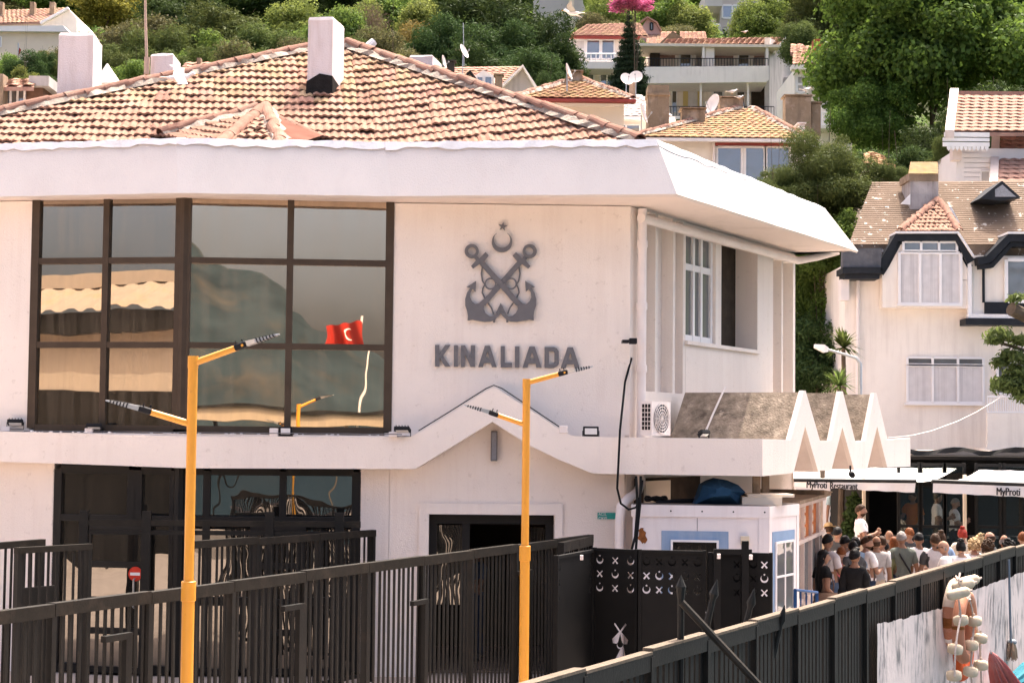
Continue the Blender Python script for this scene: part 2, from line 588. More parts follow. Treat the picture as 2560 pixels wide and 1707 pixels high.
# ================================================================== TERMINAL BUILDING
W0, W1, W2, W3, W4 = plan(-560, 25.85), plan(450, 24.75), plan(975, 24.98), plan(1573, 25.1), plan(1987, 31.4)
WA, WB, WC, WS = Wall(W0, W1), Wall(W1, W2), Wall(W2, W3), Wall(W3, W4)
LEDGE = 3.44
T = thing('terminal_building', (W1.x, W1.y + 4, 0), 'white two-storey harbour terminal with tiled roof and deep slanting eaves', 'building')
BK = V((W4.x - 14.5, W4.y + 2.0))            # rear corner
def wallbox(W, px0, px1, z0, z1, name='wall', w0=0.0, w1=.25, mat_=None, parent=None):
    mb = MB(W.m)
    mb.box(W.U(px0), W.U(px1), w0, w1, z0, z1)
    return mb.build(name, mat_ or STUCCO, parent or T)
EAVEZ = at(432, 482.5, 24.15).z               # underside of the eaves
# upper storey
wallbox(WA, -560, 72, LEDGE, EAVEZ)
wallbox(WC, 975, 1573, LEDGE, EAVEZ)
# ground floor
wallbox(WA, -560, 138, 0, LEDGE - .0005)
mb = MB(WB.m); u0 = WB.U(903); mb.box(u0, WB.L, 0, .25, 0, LEDGE - .0005); mb.build('wall', STUCCO, T)
dL, dR = WC.U(1075), WC.U(1388)
dT = WC.Z(1230, 1286)
mb = MB(WC.m)
mb.box(0.005, dL, 0, .3, 0, LEDGE - .0005)
mb.box(dR, WC.U(1562), 0, .3, 0, LEDGE - .0005)
mb.box(dL + .001, dR - .001, 0.0, .3, dT, LEDGE - .0005)
mb.build('wall', STUCCO, T)
# raised surround of the doorway
mb = MB(WC.m)
zz = WC.Z(1230, 1258)
mb.box(WC.U(1050), dL - .002, -.05, -.002, 0, zz)
mb.box(dR + .002, WC.U(1408), -.05, -.002, 0, zz)
mb.box(dL - .001, dR + .001, -.05, -.002, dT + .003, zz)
mb.build('door_surround', STUCCO, T)
# rear walls and floors so the building is closed
mb = MB()
pp = [WS.pt(WS.L, .02, 0), V((BK.x, BK.y, 0)), WA.pt(0, .02, 0)]
for a, b in zip(pp, pp[1:]):
    Wb = Wall((b.x, b.y), (a.x, a.y))
    mb.box(0, Wb.L, 0, .25, 0, EAVEZ - .01, Wb.m)
mb.build('rear_wall', STUCCO, T)
mb = MB()
inner = [WA.pt(.3, .4, 0), WA.pt(WA.L, .4, 0), WB.pt(WB.L, .4, 0), WC.pt(WC.L - .5, .4, 0), WS.pt(WS.L - .3, .4, 0), V((BK.x + .6, BK.y - .4, 0))]
mb.prism([V((p.x, p.y, LEDGE - .25)) for p in inner], (0, 0, .2))
mb.build('upper_floor', DARKW, T)
mb = MB()
mb.prism([V((p.x, p.y, .01)) for p in inner], (0, 0, .03))
mb.build('lobby_floor', mk('lobby_tiles', (.20, .15, .12), .35, .1, 4), T)

# ---- upper glazing: bronze frames and mirror panes
def glazing(cols_px, rows_z, W, glass, frame, fw=.045, recess=.03, parent=T, tilt=.35, fname='window_frame', du=0.0):
    us = [W.U(p, recess) for p in cols_px]
    mbf = MB(W.m)
    d0, d1 = recess - .05, recess + .06
    for k, u in enumerate(us):
        w_ = fw * (1.3 if k in (0, len(us) - 1) else 1)
        mbf.box(u - w_, u + w_, d0, d1, rows_z[0], rows_z[-1])
    for k, z in enumerate(rows_z):
        w_ = fw * (1.2 if k in (0, len(rows_z) - 1) else .95)
        for a, b in zip(us, us[1:]):
            mbf.box(a + fw * .9, b - fw * .9, d0 + .006, d1 - .006, z - w_, z + w_)
    f = mbf.build(fname, frame, parent)
    for a, b in zip(us, us[1:]):
        for z0, z1 in zip(rows_z, rows_z[1:]):
            g = MB()
            c = W.pt((a + b) / 2, recess + .01, (z0 + z1) / 2)
            hw, hh = (b - a) / 2, (z1 - z0) / 2
            m = MX.Translation(c) @ W.m.to_3x3().to_4x4() @ MX.Rotation(math.radians(random.uniform(-tilt, tilt)), 4, 'Z') @ MX.Rotation(math.radians(random.uniform(-tilt, tilt) * .5), 4, 'X')
            g.box(-hw, hw, 0, .012, -hh, hh)
            inst('pane', g.mesh('pane', glass), m, f)
    return f
rz = [WA.Z(440, 1080), WA.Z(440, 862), WA.Z(440, 650), WA.Z(440, 486)]
rz[0] = LEDGE + .02
glazing([80, 257, 441], rz, WA, GLASS_L, BRONZE, .045, .03, tilt=.15)
glazing([458, 718, 968], rz, WB, GLASS_R, BRONZE, .045, .03, tilt=.25)
mb = MB(); c = WA.pt(WA.L, .03, 0); mb.cyl((c.x, c.y, rz[0]), (c.x, c.y, rz[-1]), .07, n=8); mb.build('corner_post', BRONZE, T)
# ---- ground-floor glazing
zt = WB.Z(700, 1178)
zm = WB.Z(700, 1300)
rows = [.08, zm, zt]
glazing([150, 335], rows, WA, GLASS_D, DARKFR, .05, .05, tilt=.5)
glazing([350, 441], rows, WA, GLASS_D, DARKFR, .05, .05, tilt=.5)
glazing([458, 520, 710, 893], [1.05, zm, zt], WB, GLASS_D, DARKFR, .05, .05, tilt=.5)
glazing([458, 520, 615, 710, 800, 893], [.06, 1.05], WB, GLASS_D, DARKFR, .04, .05, tilt=.5)
mb = MB(); mb.cyl((c.x, c.y, 0), (c.x, c.y, LEDGE - .05), .085, n=8); mb.build('corner_post', DARKFR, T)
# glass leaf doors behind the portal
def leaf_door(W, p0, p1, z1):
    mbf = MB(W.m)
    a, b = W.U(p0), W.U(p1)
    for u in (a, b):
        mbf.box(u - .05, u + .05, -.09, -.03, .03, z1)
    for z in (.08, .62, 1.05, 1.55, z1 - .06):
        mbf.box(a + .05, b - .05, -.085, -.035, z - .045, z + .045)
    d = mbf.build('glass_door', DARKFR, T)
    g = MB(W.m); g.box(a + .045, b - .045, -.065, -.055, .06, z1 - .05); g.build('pane', GLASS_D, d)
    h = MB(W.m); h.tube([(b - .12, -.09, .95), (b - .12, -.15, .97), (b - .12, -.15, 1.35), (b - .12, -.09, 1.37)], .014, 6); h.build('handle', STEEL, d)
leaf_door(WA, 232, 372, zm - .05)
leaf_door(WB, 640, 760, zm - .05)
# ---- main doorway: dark lobby, frame, open leaf
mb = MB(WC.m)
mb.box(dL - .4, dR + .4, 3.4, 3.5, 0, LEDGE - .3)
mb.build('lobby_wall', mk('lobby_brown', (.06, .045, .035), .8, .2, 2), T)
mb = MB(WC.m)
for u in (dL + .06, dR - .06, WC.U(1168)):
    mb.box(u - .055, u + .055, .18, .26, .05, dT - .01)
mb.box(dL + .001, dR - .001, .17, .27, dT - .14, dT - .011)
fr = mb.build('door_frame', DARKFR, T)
mb = MB(WC.m)
a, b = WC.U(1090), WC.U(1165)
mb.box(a, b, .20, .23, 1.0, dT - .16)
mb.build('pane', GLASS_D, fr)
mb = MB(WC.m); mb.box(WC.U(1320), WC.U(1378), .5, .55, 1.3, dT - .2); mb.build('pane', GLASS_D, fr)

# ---- the slanting eaves: fascia, flashing strip, soffit
EV = [((-560, 505, 26.0)), (-60, 492.5, 0), (432, 482.5, 0), (970, 490.5, 0), (1690, 485.5, 0), (2146, 628, 0)]
def D_for(px, py, z):
    d = ray(px, py)
    return (z - CAM.z) / d.z
eb = []
for px, py, D in EV:
    D = D or D_for(px, py, EAVEZ)
    eb.append(at(px, hz(px), D).xy)
eb = [V((p.x, p.y, EAVEZ)) for p in eb]
# top edge of the fascia, set back from the lower edge
ET = [(-560, 378), (-60, 364), (440, 347), (962, 357), (1642, 351), (2062, 521)]
SETB = .30
et = []
for k, (px, py) in enumerate(ET):
    D = eb[k].y + (SETB if k < 4 else (.32 if k == 4 else -.1))
    et.append(at(px, py, D))
eb2 = eb + [V((BK.x + .3, BK.y + 1.6, EAVEZ)), V((W0.x - 2.0, W0.y + 4, EAVEZ))]
et2 = et + [V((BK.x + .6, BK.y + 1.1, et[4].z)), V((W0.x - 1.6, W0.y + 4, et[0].z))]
def lerp(a, b, t):
    return a + (b - a) * t
def sub(poly, n=10):
    out = []
    for a, b in zip(poly, poly[1:]):
        out += [lerp(a, b, i / n) for i in range(n)]
    return out + [poly[-1]]
for k in range(5):                              # one sheet of stucco per straight run of the eaves
    mb = MB()
    lo = sub([eb[k], eb[k + 1]], 14)
    hi = sub([et[k], et[k + 1]], 14)
    j = lambda i, s: .003 * math.sin(i * 1.9 + k * 2.1 + s)
    lo = [p + V((0, j(i, 0), j(i, 1))) if 0 < i < 14 else p for i, p in enumerate(lo)]
    n = len(lo)
    back = V((0, .12, -.02))
    mb.strip(lo, hi)
    mb.strip([p + back for p in hi], [p + back for p in lo])
    mb.strip([p + back for p in lo], lo)
    mb.strip(hi, [p + back for p in hi])
    mb.build('eaves_fascia', FASCIA, T)
mb = MB()
for k in range(5, 7):
    mb.strip([eb2[k], eb2[k + 1]], [et2[k], et2[k + 1]])
mb.build('eaves_fascia', FASCIA, T)
# crumpled sheet-metal flashing along the top of the fascia
for k in range(5):
    mb = MB()
    n = 26
    a = [lerp(et[k], et[k + 1], i / n) for i in range(n + 1)]
    dn = (eb[k] - et[k]).normalized()
    rr = random.Random(k)
    up = [p + V((0, .10, .02 + rr.uniform(-.012, .012))) for p in a]
    mid = [p + V((0, -.022 + rr.uniform(-.006, .006), .005 + rr.uniform(-.012, .012))) for p in a]
    low = [p + dn * (.10 + rr.uniform(-.025, .03)) + V((0, -.024 + rr.uniform(-.012, .004), 0)) for p in a]
    mb.strip(mid, up); mb.strip(low, mid)
    mb.build('flashing', FLASH, T)
mb = MB()
wl = [W0, W1, W2, W3, W4, V((BK.x, BK.y)), W0]
ebc = eb2[:6] + [eb2[6], eb2[7]]
wlc = [W0, lerp(W0, W1, .5), W1, W2, W3, W4, V((BK.x, BK.y)), W0]
for k in range(7):
    a, b = ebc[k], ebc[k + 1]
    c_, d_ = wlc[k], wlc[k + 1]
    mb.add([a + V((0, .06, .012)), b + V((0, .06, .012)), (d_.x, d_.y + .3, EAVEZ + .012), (c_.x, c_.y + .3, EAVEZ + .012)], [(0, 1, 2, 3)])
mb.build('soffit', SOFFIT, T)
# concrete deck under the tiles (closes the top behind the fascia)
mb = MB()
top = [p + V((0, .12, -.10)) for p in et2]
mb.prism([V((p.x, p.y, et[4].z - .25)) for p in top], (0, 0, .1))
mb.build('roof_deck', ROOFBED, T)

# ---- tiled roof -------------------------------------------------------------
APEX = [at(790, 126, 30.4), at(872, 121, 30.6)]
z_e = et[2].z - .25
def eave_pt(px, D):
    p = plan(px, D)
    return V((p.x, p.y, z_e))
hipR = at(1556, 345, 26.1)
hipL = at(0, 292, 27.6)
def extend(a, b, z):                             # line a->b continued to height z
    t = (z - a.z) / (b.z - a.z)
    return lerp(a, b, t)
EL, ER = extend(APEX[0], hipL, z_e), extend(APEX[1], hipR, hipR.z - .12)
ECURVE = [EL, lerp(EL, eave_pt(440, 25.75), .5) + V((0, -.25, 0)), eave_pt(440, 25.65), eave_pt(990, 25.75), ER]
def curve_at(t):
    L = [(b - a).length for a, b in zip(ECURVE, ECURVE[1:])]
    s_ = t * sum(L)
    for k, l in enumerate(L):
        if s_ <= l or k == len(L) - 1:
            return lerp(ECURVE[k], ECURVE[k + 1], min(1, s_ / l))
        s_ -= l
ELEN = sum((b - a).length for a, b in zip(ECURVE, ECURVE[1:]))
def roof_pt(t, v):                               # t along the eaves, v up the slope
    e = curve_at(t)
    r = lerp(APEX[0], APEX[1], t)
    return lerp(e, r, v)
mb = MB()
NT, NV = 24, 6
mb.add([roof_pt(i / NT, j / NV) - V((0, 0, .03)) for j in range(NV + 1) for i in range(NT + 1)],
       [(j * (NT + 1) + i, j * (NT + 1) + i + 1, (j + 1) * (NT + 1) + i + 1, (j + 1) * (NT + 1) + i) for j in range(NV) for i in range(NT)])
# the other slopes, closed at the back
rb = [V((ER.x + 2.2, ER.y + 5.6, z_e)), V((BK.x + 1, BK.y + .6, z_e)), EL]
prev = ER
mb.add([ER, rb[0], APEX[1]], [(0, 1, 2)])
mb.add([rb[0], rb[1], APEX[0], APEX[1]], [(0, 1, 2, 3)])
mb.add([rb[1], EL, APEX[0]], [(0, 1, 2)])
ROOF = mb.build('roof', ROOFBED, T)

def tile_mesh(w=.245, l=.40, waves=2, amp=.024, seg=5, th=.034):
    mb = MB()
    n = waves * seg
    prof = [(-w / 2 + w * i / n, amp * math.sin(2 * math.pi * waves * i / n - 1.2) * .5 + amp * .5) for i in range(n + 1)]
    top0 = [(x, 0, z + .058) for x, z in prof]     # lower (front) edge sits proud of the course below
    top1 = [(x, l, z + .012) for x, z in prof]
    bot0 = [(x, 0, z + .058 - th) for x, z in prof]
    bot1 = [(x, l, z + .012 - th) for x, z in prof]
    k = n + 1
    mb.add(top0 + top1 + bot0 + bot1,
           [(i, i + 1, k + i + 1, k + i) for i in range(n)] + [(2 * k + i, 2 * k + i + 1, i + 1, i) for i in range(n)] +
           [(0, k, 3 * k, 2 * k), (n, 2 * k + n, 3 * k + n, k + n)])
    return mb
TILE_ME = tile_mesh().mesh('roof_tile', TILE)
TILE_V = [V(v.co) for v in TILE_ME.vertices]
TILE_F = [tuple(p.vertices) for p in TILE_ME.polygons]
def on_frame(p, pad=60):
    d = (R3.transposed() @ (p - CAM))
    if d.z > -.1: return None
    return 1280 + d.x / -d.z * FPX, 853.5 - d.y / -d.z * FPX
EXPO = .315
def lay_tiles(rfun, width_at, slope_len, parent, me, mat_, n_single, tw=.23, expo=EXPO, skip=None, jit=1.0, tv=None, tf=None):
    """courses of tiles up a slope; the lowest ones are objects of their own, the rest one part"""
    tv = tv or TILE_V
    tf = tf or TILE_F
    nc = int(slope_len / expo)
    rest = MB()
    cnt = 0
    rr = random.Random(3)
    for c in range(nc):
        v = c * expo / slope_len
        wd = width_at(v)
        nt = max(1, int(wd / tw))
        wob = rr.uniform(-.01, .01)
        for i in range(nt):
            t = (i + .5) / nt
            p = rfun(t, v)
            if skip and skip(p, t, v):
                continue
            q = on_frame(p)
            if q is None or q[0] < -60 or q[0] > 2620:
                continue
            du = (rfun(min(1, t + .01), v) - rfun(max(0, t - .01), v)).normalized()
            dv = (rfun(t, min(1, v + .02)) - rfun(t, max(0, v - .02))).normalized()
            nn = du.cross(dv).normalized()
            dv = nn.cross(du)
            m = MX((( du.x, dv.x, nn.x, p.x), (du.y, dv.y, nn.y, p.y), (du.z, dv.z, nn.z, p.z), (0, 0, 0, 1)))
            m = m @ MX.Translation((0, wob + rr.gauss(0, .008) * jit, rr.gauss(0, .004) * jit)) @ MX.Rotation(rr.gauss(0, .018) * jit, 4, 'Z') @ MX.Rotation(rr.gauss(0, .012) * jit, 4, 'Y') @ MX.Rotation(rr.gauss(0, .012) * jit, 4, 'X')
            if cnt < n_single:
                inst('roof_tile', me, m, parent)
                cnt += 1
            else:
                rest.add(tv, tf, m)
    if rest.v:
        kind(rest.build('roof_tiles', mat_, parent), 'stuff')
SL = (roof_pt(.5, 1) - roof_pt(.5, 0)).length
# the small hipped bay roof in front of the main slope
BA = at(655, 257, 26.9)
def on_main(px, py, lift=0.0):
    """point of the main roof surface along a pixel ray (nearest of a sampled grid)"""
    best = None
    for i in range(121):
        for j in range(50):
            p = roof_pt(i / 120, j / 60)
            q = on_frame(p)
            e = (q[0] - px) ** 2 + (q[1] - py) ** 2
            if best is None or e < best[0]:
                best = (e, p)
    return best[1] + V((0, 0, lift))
bay_l, bay_r, bay_t = on_main(405, 352, .05), on_main(800, 352, .05), on_main(662, 283, .03)
bay_f = [at(545, 372, 25.35), at(705, 372, 25.35)]
bay_top = bay_t + V((0, -.06, .02))
def in_bay(p, t, v):
    q = on_frame(p)
    if q[1] < 280 or q[1] > 400: return False
    k = (q[1] - 282) / 72.0
    return 655 - 235 * k < q[0] < 665 + 120 * k
lay_tiles(roof_pt, lambda v: lerp(ELEN, (APEX[1] - APEX[0]).length, v), SL, ROOF, TILE_ME, TILE, 300, skip=in_bay, jit=1.5)
# bay roof: three little slopes with their own tiles
mb = MB()
mb.add([bay_l, bay_f[0], bay_top, bay_f[1], bay_r], [(0, 1, 2), (1, 3, 2), (3, 4, 2)])
BAYROOF = mb.build('bay_roof', ROOFBED, T)
def tri_slope(a, b, top):
    return lambda t, v: lerp(lerp(a, b, t), top, v)
for a, b, tw in ((bay_l, bay_f[0], .23), (bay_f[0], bay_f[1], .23)):
    f = tri_slope(a, b, bay_top + V((0, 0, .0)))
    lay_tiles(f, lambda v, a=a, b=b: (a - b).length * (1 - v), (lerp(a, b, .5) - bay_top).length, BAYROOF, TILE_ME, TILE, 60, tw=.23, expo=.26, jit=1.6)
mb = MB()
mb.add([bay_f[1] + V((.05, .02, .03)), bay_r + V((0, -.03, .03)), bay_top + V((.05, 0, .0))], [(0, 1, 2)])
mb.build('metal_valley', mk('red_sheet', (.17, .085, .065), .9, .2, 3, spec=0, stain=(.12, .055, .04), stain_amt=.6), BAYROOF)
# ridge and hip tiles
def hip_tile_mesh(l=.42, r=.13, n=8):
    mb = MB()
    a = []
    for k, (y, rr_) in enumerate(((0, r), (.05, r * .98), (l, r * .74))):
        a.append([(rr_ * math.cos(math.pi * i / n), y, rr_ * math.sin(math.pi * i / n) * .85) for i in range(n + 1)])
    b = [[(x * .86, y, z * .86) for x, y, z in row] for row in a]
    k = n + 1
    vs_ = a[0] + a[1] + a[2] + b[0] + b[2]
    fs = []
    for i in range(n):
        fs += [(i + 1, i, k + i, k + i + 1), (k + i + 1, k + i, 2 * k + i, 2 * k + i + 1), (i, i + 1, 3 * k + i + 1, 3 * k + i), (3 * k + i, 3 * k + i + 1, 4 * k + i + 1, 4 * k + i)]
    mb.add(vs_, fs)
    return mb.mesh('hip_tile', TILE)
HIP_ME = hip_tile_mesh()
def hip(a, b, parent, step=.34, lift=.05, sc=1.0, mortar=True, me=None):
    a, b = V(a), V(b)
    d = (b - a).normalized()
    n = int((b - a).length / step)
    side = d.cross(V((0, 0, 1))).normalized()
    up = side.cross(d)
    for i in range(n):
        p = a + d * (i * step) + up * (lift + random.uniform(-.012, .012))
        m = MX(((side.x, d.x, up.x, p.x), (side.y, d.y, up.y, p.y), (side.z, d.z, up.z, p.z), (0, 0, 0, 1)))
        m = m @ MX.Rotation(random.gauss(0, .05), 4, 'Z') @ MX.Rotation(.09 + random.gauss(0, .03), 4, 'X') @ MX.Scale(sc, 4)
        inst('hip_tile', me or HIP_ME, m, parent)
    if mortar:
        mb = MB()
        k = int((b - a).length / .12)
        rr = random.Random(int(a.x * 100))
        rows_ = []
        for i in range(k + 1):
            p = lerp(a, b, i / k)
            w_ = (.17 + rr.uniform(-.05, .08)) * sc
            rows_.append([p + side * w_ + up * .0, p + side * .11 * sc + up * (.075 + rr.uniform(-.02, .03)), p + up * .08, p - side * .11 * sc + up * (.075 + rr.uniform(-.02, .03)), p - side * w_])
        mb.loft(rows_, False, None, False)
        mb.build('hip_mortar', MORTAR, parent)
hip(ER, APEX[1], ROOF)
hip(EL, APEX[0], ROOF)
hip(APEX[0], APEX[1] + V((.1, 0, 0)), ROOF, .3)
hip(bay_l + V((0, 0, .02)), bay_top, BAYROOF, .28, .03, .9)
hip(bay_f[0], bay_top, BAYROOF, .28, .03, .9, False)
hip(bay_f[1], bay_top, BAYROOF, .28, .03, .9)
hip(bay_r, bay_top, BAYROOF, .3, -.05, .8, False)

# ---- chimneys ---------------------------------------------------------------
def chimney(px0, px1, py0, py1, D, split, tar=False, dep=.7):
    """stuccoed stack turned a little, worn rounded top"""
    cpx = px0 + (px1 - px0) * split
    a, cc, b = at(px0, hz(px0), D + .04), at(cpx, hz(cpx), D), at(px1, hz(px1), D + dep)
    z1 = zat((px0 + px1) / 2, py0, D)
    z0 = zat((px0 + px1) / 2, py1, D) - .9
    ring = [a, lerp(a, cc, .5) + V((0, -.005, 0)), cc, b, lerp(a, b, .5) + V((0, dep * .5 + .01, 0)), a + V((.02, dep, 0))]
    ctr = sum(ring, V()) / 6
    rings = []
    for z, s_ in ((z0, 1.04), (z0 + .9, 1.02), (z1 - .12, 1.0), (z1 - .04, 1.015), (z1, .93)):
        rings.append([V((ctr.x + (p.x - ctr.x) * s_, ctr.y + (p.y - ctr.y) * s_, z + (random.uniform(-.015, .015) if s_ < 1.02 else 0))) for p in ring])
    mb = MB()
    mb.loft(rings)
    c_ = mb.build('chimney', PINKST, ROOF)
    if tar:
        mb = MB()
        r2 = []
        zb = zat((px0 + px1) / 2, py1, D)
        for z, s_ in ((zb - .25, 1.10), (zb - .04, 1.06)):
            r2.append([V((ctr.x + (p.x - ctr.x) * s_, ctr.y + (p.y - ctr.y) * s_, z + random.uniform(-.06, .2) * (s_ < 1.08))) for p in ring])
        mb.loft(r2, False)
        mb.build('tar_collar', TAR, ROOF)
    return c_
chimney(754, 845, 43, 208, 28.4, .68, True, .6)
chimney(123, 233, 82, 262, 28.8, .80, False, .8)
chimney(357, 432, 133, 210, 30.2, .75)
chimney(1012, 1092, 136, 190, 31.0, .72, False, .7)
mb = MB(); p = at(367, 165, 30.1); mb.tube([p, at(364, 60, 30.1), at(362, -60, 30.1)], [.028, .024, .02], 6); mb.cyl(p + V((0, 0, -.15)), p + V((0, 0, .15)), .05, n=6)
mb.build('antenna_mast', mk('mast', (.50, .36, .28), .5, .1, 5), ROOF)
# shed behind the ridge seen between chimney and ridge (pale lump of ridge mortar)
mb = MB(); p = at(905, 132, 30.8); mb.tube([p, p + V((.2, .1, .22))], [.09, .07], 8); mb.build('vent_pipe', FLASH, ROOF)

# ---- projecting band with the gable over the door ----------------------------
B0, B1, B2, B3, C0, C1 = plan(-560, 25.45), plan(470, 24.4), plan(1005, 24.58), plan(1500, 24.5), plan(1906, 24.0), plan(2276, 30.7)
BA_, BB_, BC_, BD_ = Wall(B0, B1), Wall(B1, B2), Wall(B2, B3), Wall(B3, C0)
CW = Wall(C0, C1)
def band(W, top, bot, thick=.3, name='band', mat_=STUCCO):
    pts = [W.hit(*q) for q in top] + [W.hit(*q) for q in reversed(bot)]
    mb = MB(W.m)
    mb.prism([(u, 0, z) for u, z in pts], (0, thick, 0))
    return mb.build(name, mat_, T)
band(BA_, [(-560, 1071), (-50, 1077), (200, 1083), (470, 1090)], [(-560, 1146), (-50, 1152), (200, 1160), (470, 1170)])
band(BB_, [(470, 1090), (1005, 1092)], [(470, 1170), (1005, 1172)])
GT = [(1005, 1092), (1028, 1091), (1046, 1082), (1120, 1037), (1218, 975), (1234, 968), (1250, 975), (1340, 1033), (1412, 1081), (1430, 1089), (1500, 1092)]
GB = [(1005, 1172), (1038, 1172), (1130, 1116), (1231, 1054), (1322, 1112), (1400, 1150), (1450, 1170), (1480, 1183), (1500, 1184)]
band(BC_, GT, GB, .42)
band(BD_, [(1500, 1092), (1906, 1097)], [(1500, 1184), (1906, 1190)])
# ledge on top of the band, back to the wall
mb = MB()
lt = [BA_.pt(0, .05, 0), BA_.pt(BA_.L, .05, 0), BB_.pt(BB_.L, .05, 0), BC_.pt(BC_.L, .05, 0), BD_.pt(BD_.L - .25, .05, 0)]
lw = [WA.pt(0, .1, 0), WA.pt(WA.L, .1, 0), WB.pt(WB.L, .1, 0), WC.pt(WC.L - .1, .1, 0), WS.pt(.9, .05, 0)]
gl = [BC_.pt(BC_.U(1075), .05, 0), BC_.pt(BC_.U(1395), .05, 0)]
gw = [WC.pt(WC.U(1075), .1, 0), WC.pt(WC.U(1395), .1, 0)]
for q in ((lt[0], lt[1], lw[1], lw[0]), (lt[1], lt[2], lw[2], lw[1]), (lt[2], gl[0], gw[0], lw[2]), (gl[1], lt[3], lw[3], gw[1]), (lt[3], lt[4], lw[4], lw[3])):
    mb = MB(); mb.prism([V((p.x, p.y, LEDGE - .14)) for p in q], (0, 0, .1)); mb.build('ledge', STUCCO, T)
# rubble of flaking paint on the ledge
mb = MB()
for i in range(70):
    px = random.choice([random.uniform(80, 450), random.uniform(470, 960), random.uniform(1000, 1560)])
    p = plan(px, 24.62)
    s_ = random.uniform(.006, .02)
    z = LEDGE - .04
    mb.sphere((p.x, p.y + random.uniform(-.06, .1), z + s_ * .5), (s_ * 1.6, s_, s_ * .7), 5, 3)
kind(mb.build('flaked_plaster', WHITEP, T), 'stuff')

# ---- folded-plate canopy on the right ----------------------------------------
ct = [(1906, 1097), (1976, 1099), (2009, 976), (2014, 976), (2050, 1101), (2078, 1101), (2102, 978), (2107, 978), (2138, 1102), (2163, 1101), (2186, 982), (2191, 982), (2219, 1099), (2276, 1094)]
cb = [(1906, 1190), (1984, 1182), (2013, 1066), (2046, 1180), (2078, 1177), (2106, 1068), (2135, 1174), (2168, 1172), (2193, 1066), (2218, 1168), (2276, 1166)]
ctu = [CW.hit(*q) for q in ct]
cbu = [CW.hit(*q) for q in cb]
mb = MB(CW.m)
mb.prism([(u, 0, z) for u, z in ctu] + [(u, 0, z) for u, z in reversed(cbu)], (0, .07, 0))
mb.build('canopy_front', STUCCO, T)
DEPTH = 1.86
mb = MB(CW.m)
low = [(u, z - .025) for u, z in ctu]
mb.strip([(u, .071, z) for u, z in low], [(u, DEPTH, z) for u, z in low])
mb.strip([(u, .071, z - .1) for u, z in low], [(u, DEPTH, z - .1) for u, z in low])
mb.build('canopy_slope', CONC, T)
mb = MB(CW.m)
mb.strip([(u, .071, z + .002) for u, z in cbu], [(u, DEPTH, z + .002) for u, z in cbu])
mb.build('canopy_soffit', SOFFIT, T)
mb = MB(); q0, q1 = BD_.pt(.02, .31, 0), BD_.pt(BD_.L - .05, .31, 0)
q2, q3 = WS.pt(2.0, .0, 0), WS.pt(.02, .0, 0)
zb = ctu[0][1] - .12
mb.prism([V((p.x, p.y, zb)) for p in (q0, q1, q2, q3)], (0, 0, .06)); mb.build('canopy_deck', CONC, T)
zs = cbu[0][1] + .02
mb = MB(); mb.prism([V((p.x, p.y, zs)) for p in (q0, q1, q2, q3)], (0, 0, .05)); mb.build('canopy_soffit', SOFFIT, T)
# conduit running up the concrete slope
mb = MB(CW.m)
u_lo, u_hi = ctu[1][0], ctu[2][0]
z_lo, z_hi = ctu[1][1], ctu[2][1]
mb.tube([(u_lo + .05, 1.35, z_lo + .03), (lerp(u_lo, u_hi, .5), 1.30, lerp(z_lo, z_hi, .5) + .0), (u_hi, 1.22, z_hi + .05)], .016, 6)
mb.build('conduit', WHITEPVC, T)

# ---- side wall with fins, window and deep opening ------------------------------
def su(px): return WS.U(px)
zS0, zS1 = LEDGE - .3, EAVEZ
REC = .20
zr0 = WS.Z(1620, 978); zr1 = WS.Z(1650, 530)
zw0, zw1 = WS.Z(1750, 856), WS.Z(1750, 592)
def sbox(a, b, z0, z1, w0=0.0, w1=.3, name='side_wall', mat_=None):
    mb = MB(WS.m); mb.box(a, b, w0, w1, z0, z1); return mb.build(name, mat_ or STUCCO, T)
sbox(0.003, su(1606), zS0, zS1)                                   # corner pilaster
uF0, uW0, uW1, uO0, uO1, uP1, uEnd = su(1606), su(1713), su(1788), su(1802), su(1893), su(1929), WS.L
sbox(uF0, uW0, zS0, zr0, 0, .3)                                   # under the fin panels
sbox(uF0, uW0, zr1, zS1, 0, .3)                                   # above
sbox(uF0, uW0, zr0, zr1, REC, .32)                                # recessed ground of the panels
for px in (1641, 1685):
    u = su(px); sbox(u - .045, u + .045, zr0 - .002, zr1 + .002, .01, REC + .01, 'fin')
sbox(uW0 - .10, uW0 - .001, zr0, zr1, 0.004, .3)
sbox(uW0, uP1, zS0, zw0, 0, .3)                                   # spandrel
sbox(uW0, uP1, zw1 + .08, zS1, 0, .3)                             # lintel
sbox(uW1, uO0, zw0 + .001, zw1 + .079, 0, .32)                    # post between
sbox(uO1, uP1, zw0 + .001, zw1 + .079, 0, .40)                    # pilaster (its left reveal is seen)
sbox(uP1, uEnd - .12, zS0, zS1 - .18, REC, .34)
sbox(uP1, uEnd - .12, zS1 - .18, zS1, 0, .34)
for px in (1931, 1956):
    u = su(px); sbox(u - .04, u + .04, zS0, zS1 - .181, .006, REC - .001, 'fin')
sbox(uEnd - .12, uEnd, zS0, zS1, -.004, .36)
sbox(uW0 - .04, uO1 + .02, zw0 - .06, zw0 - .001, -.05, -.001, 'window_sill')
sbox(uW0, uP1, zw0, zw1 + .079, .41, .5, 'recess_wall', DARKW)
sbox(uO0, uO1, zw1 + .081, zw1 + .2, .301, .41, 'recess_ceiling')
sbox(uO0, uO1, zw0 - .12, zw0 - .001, .301, .41, 'recess_floor')
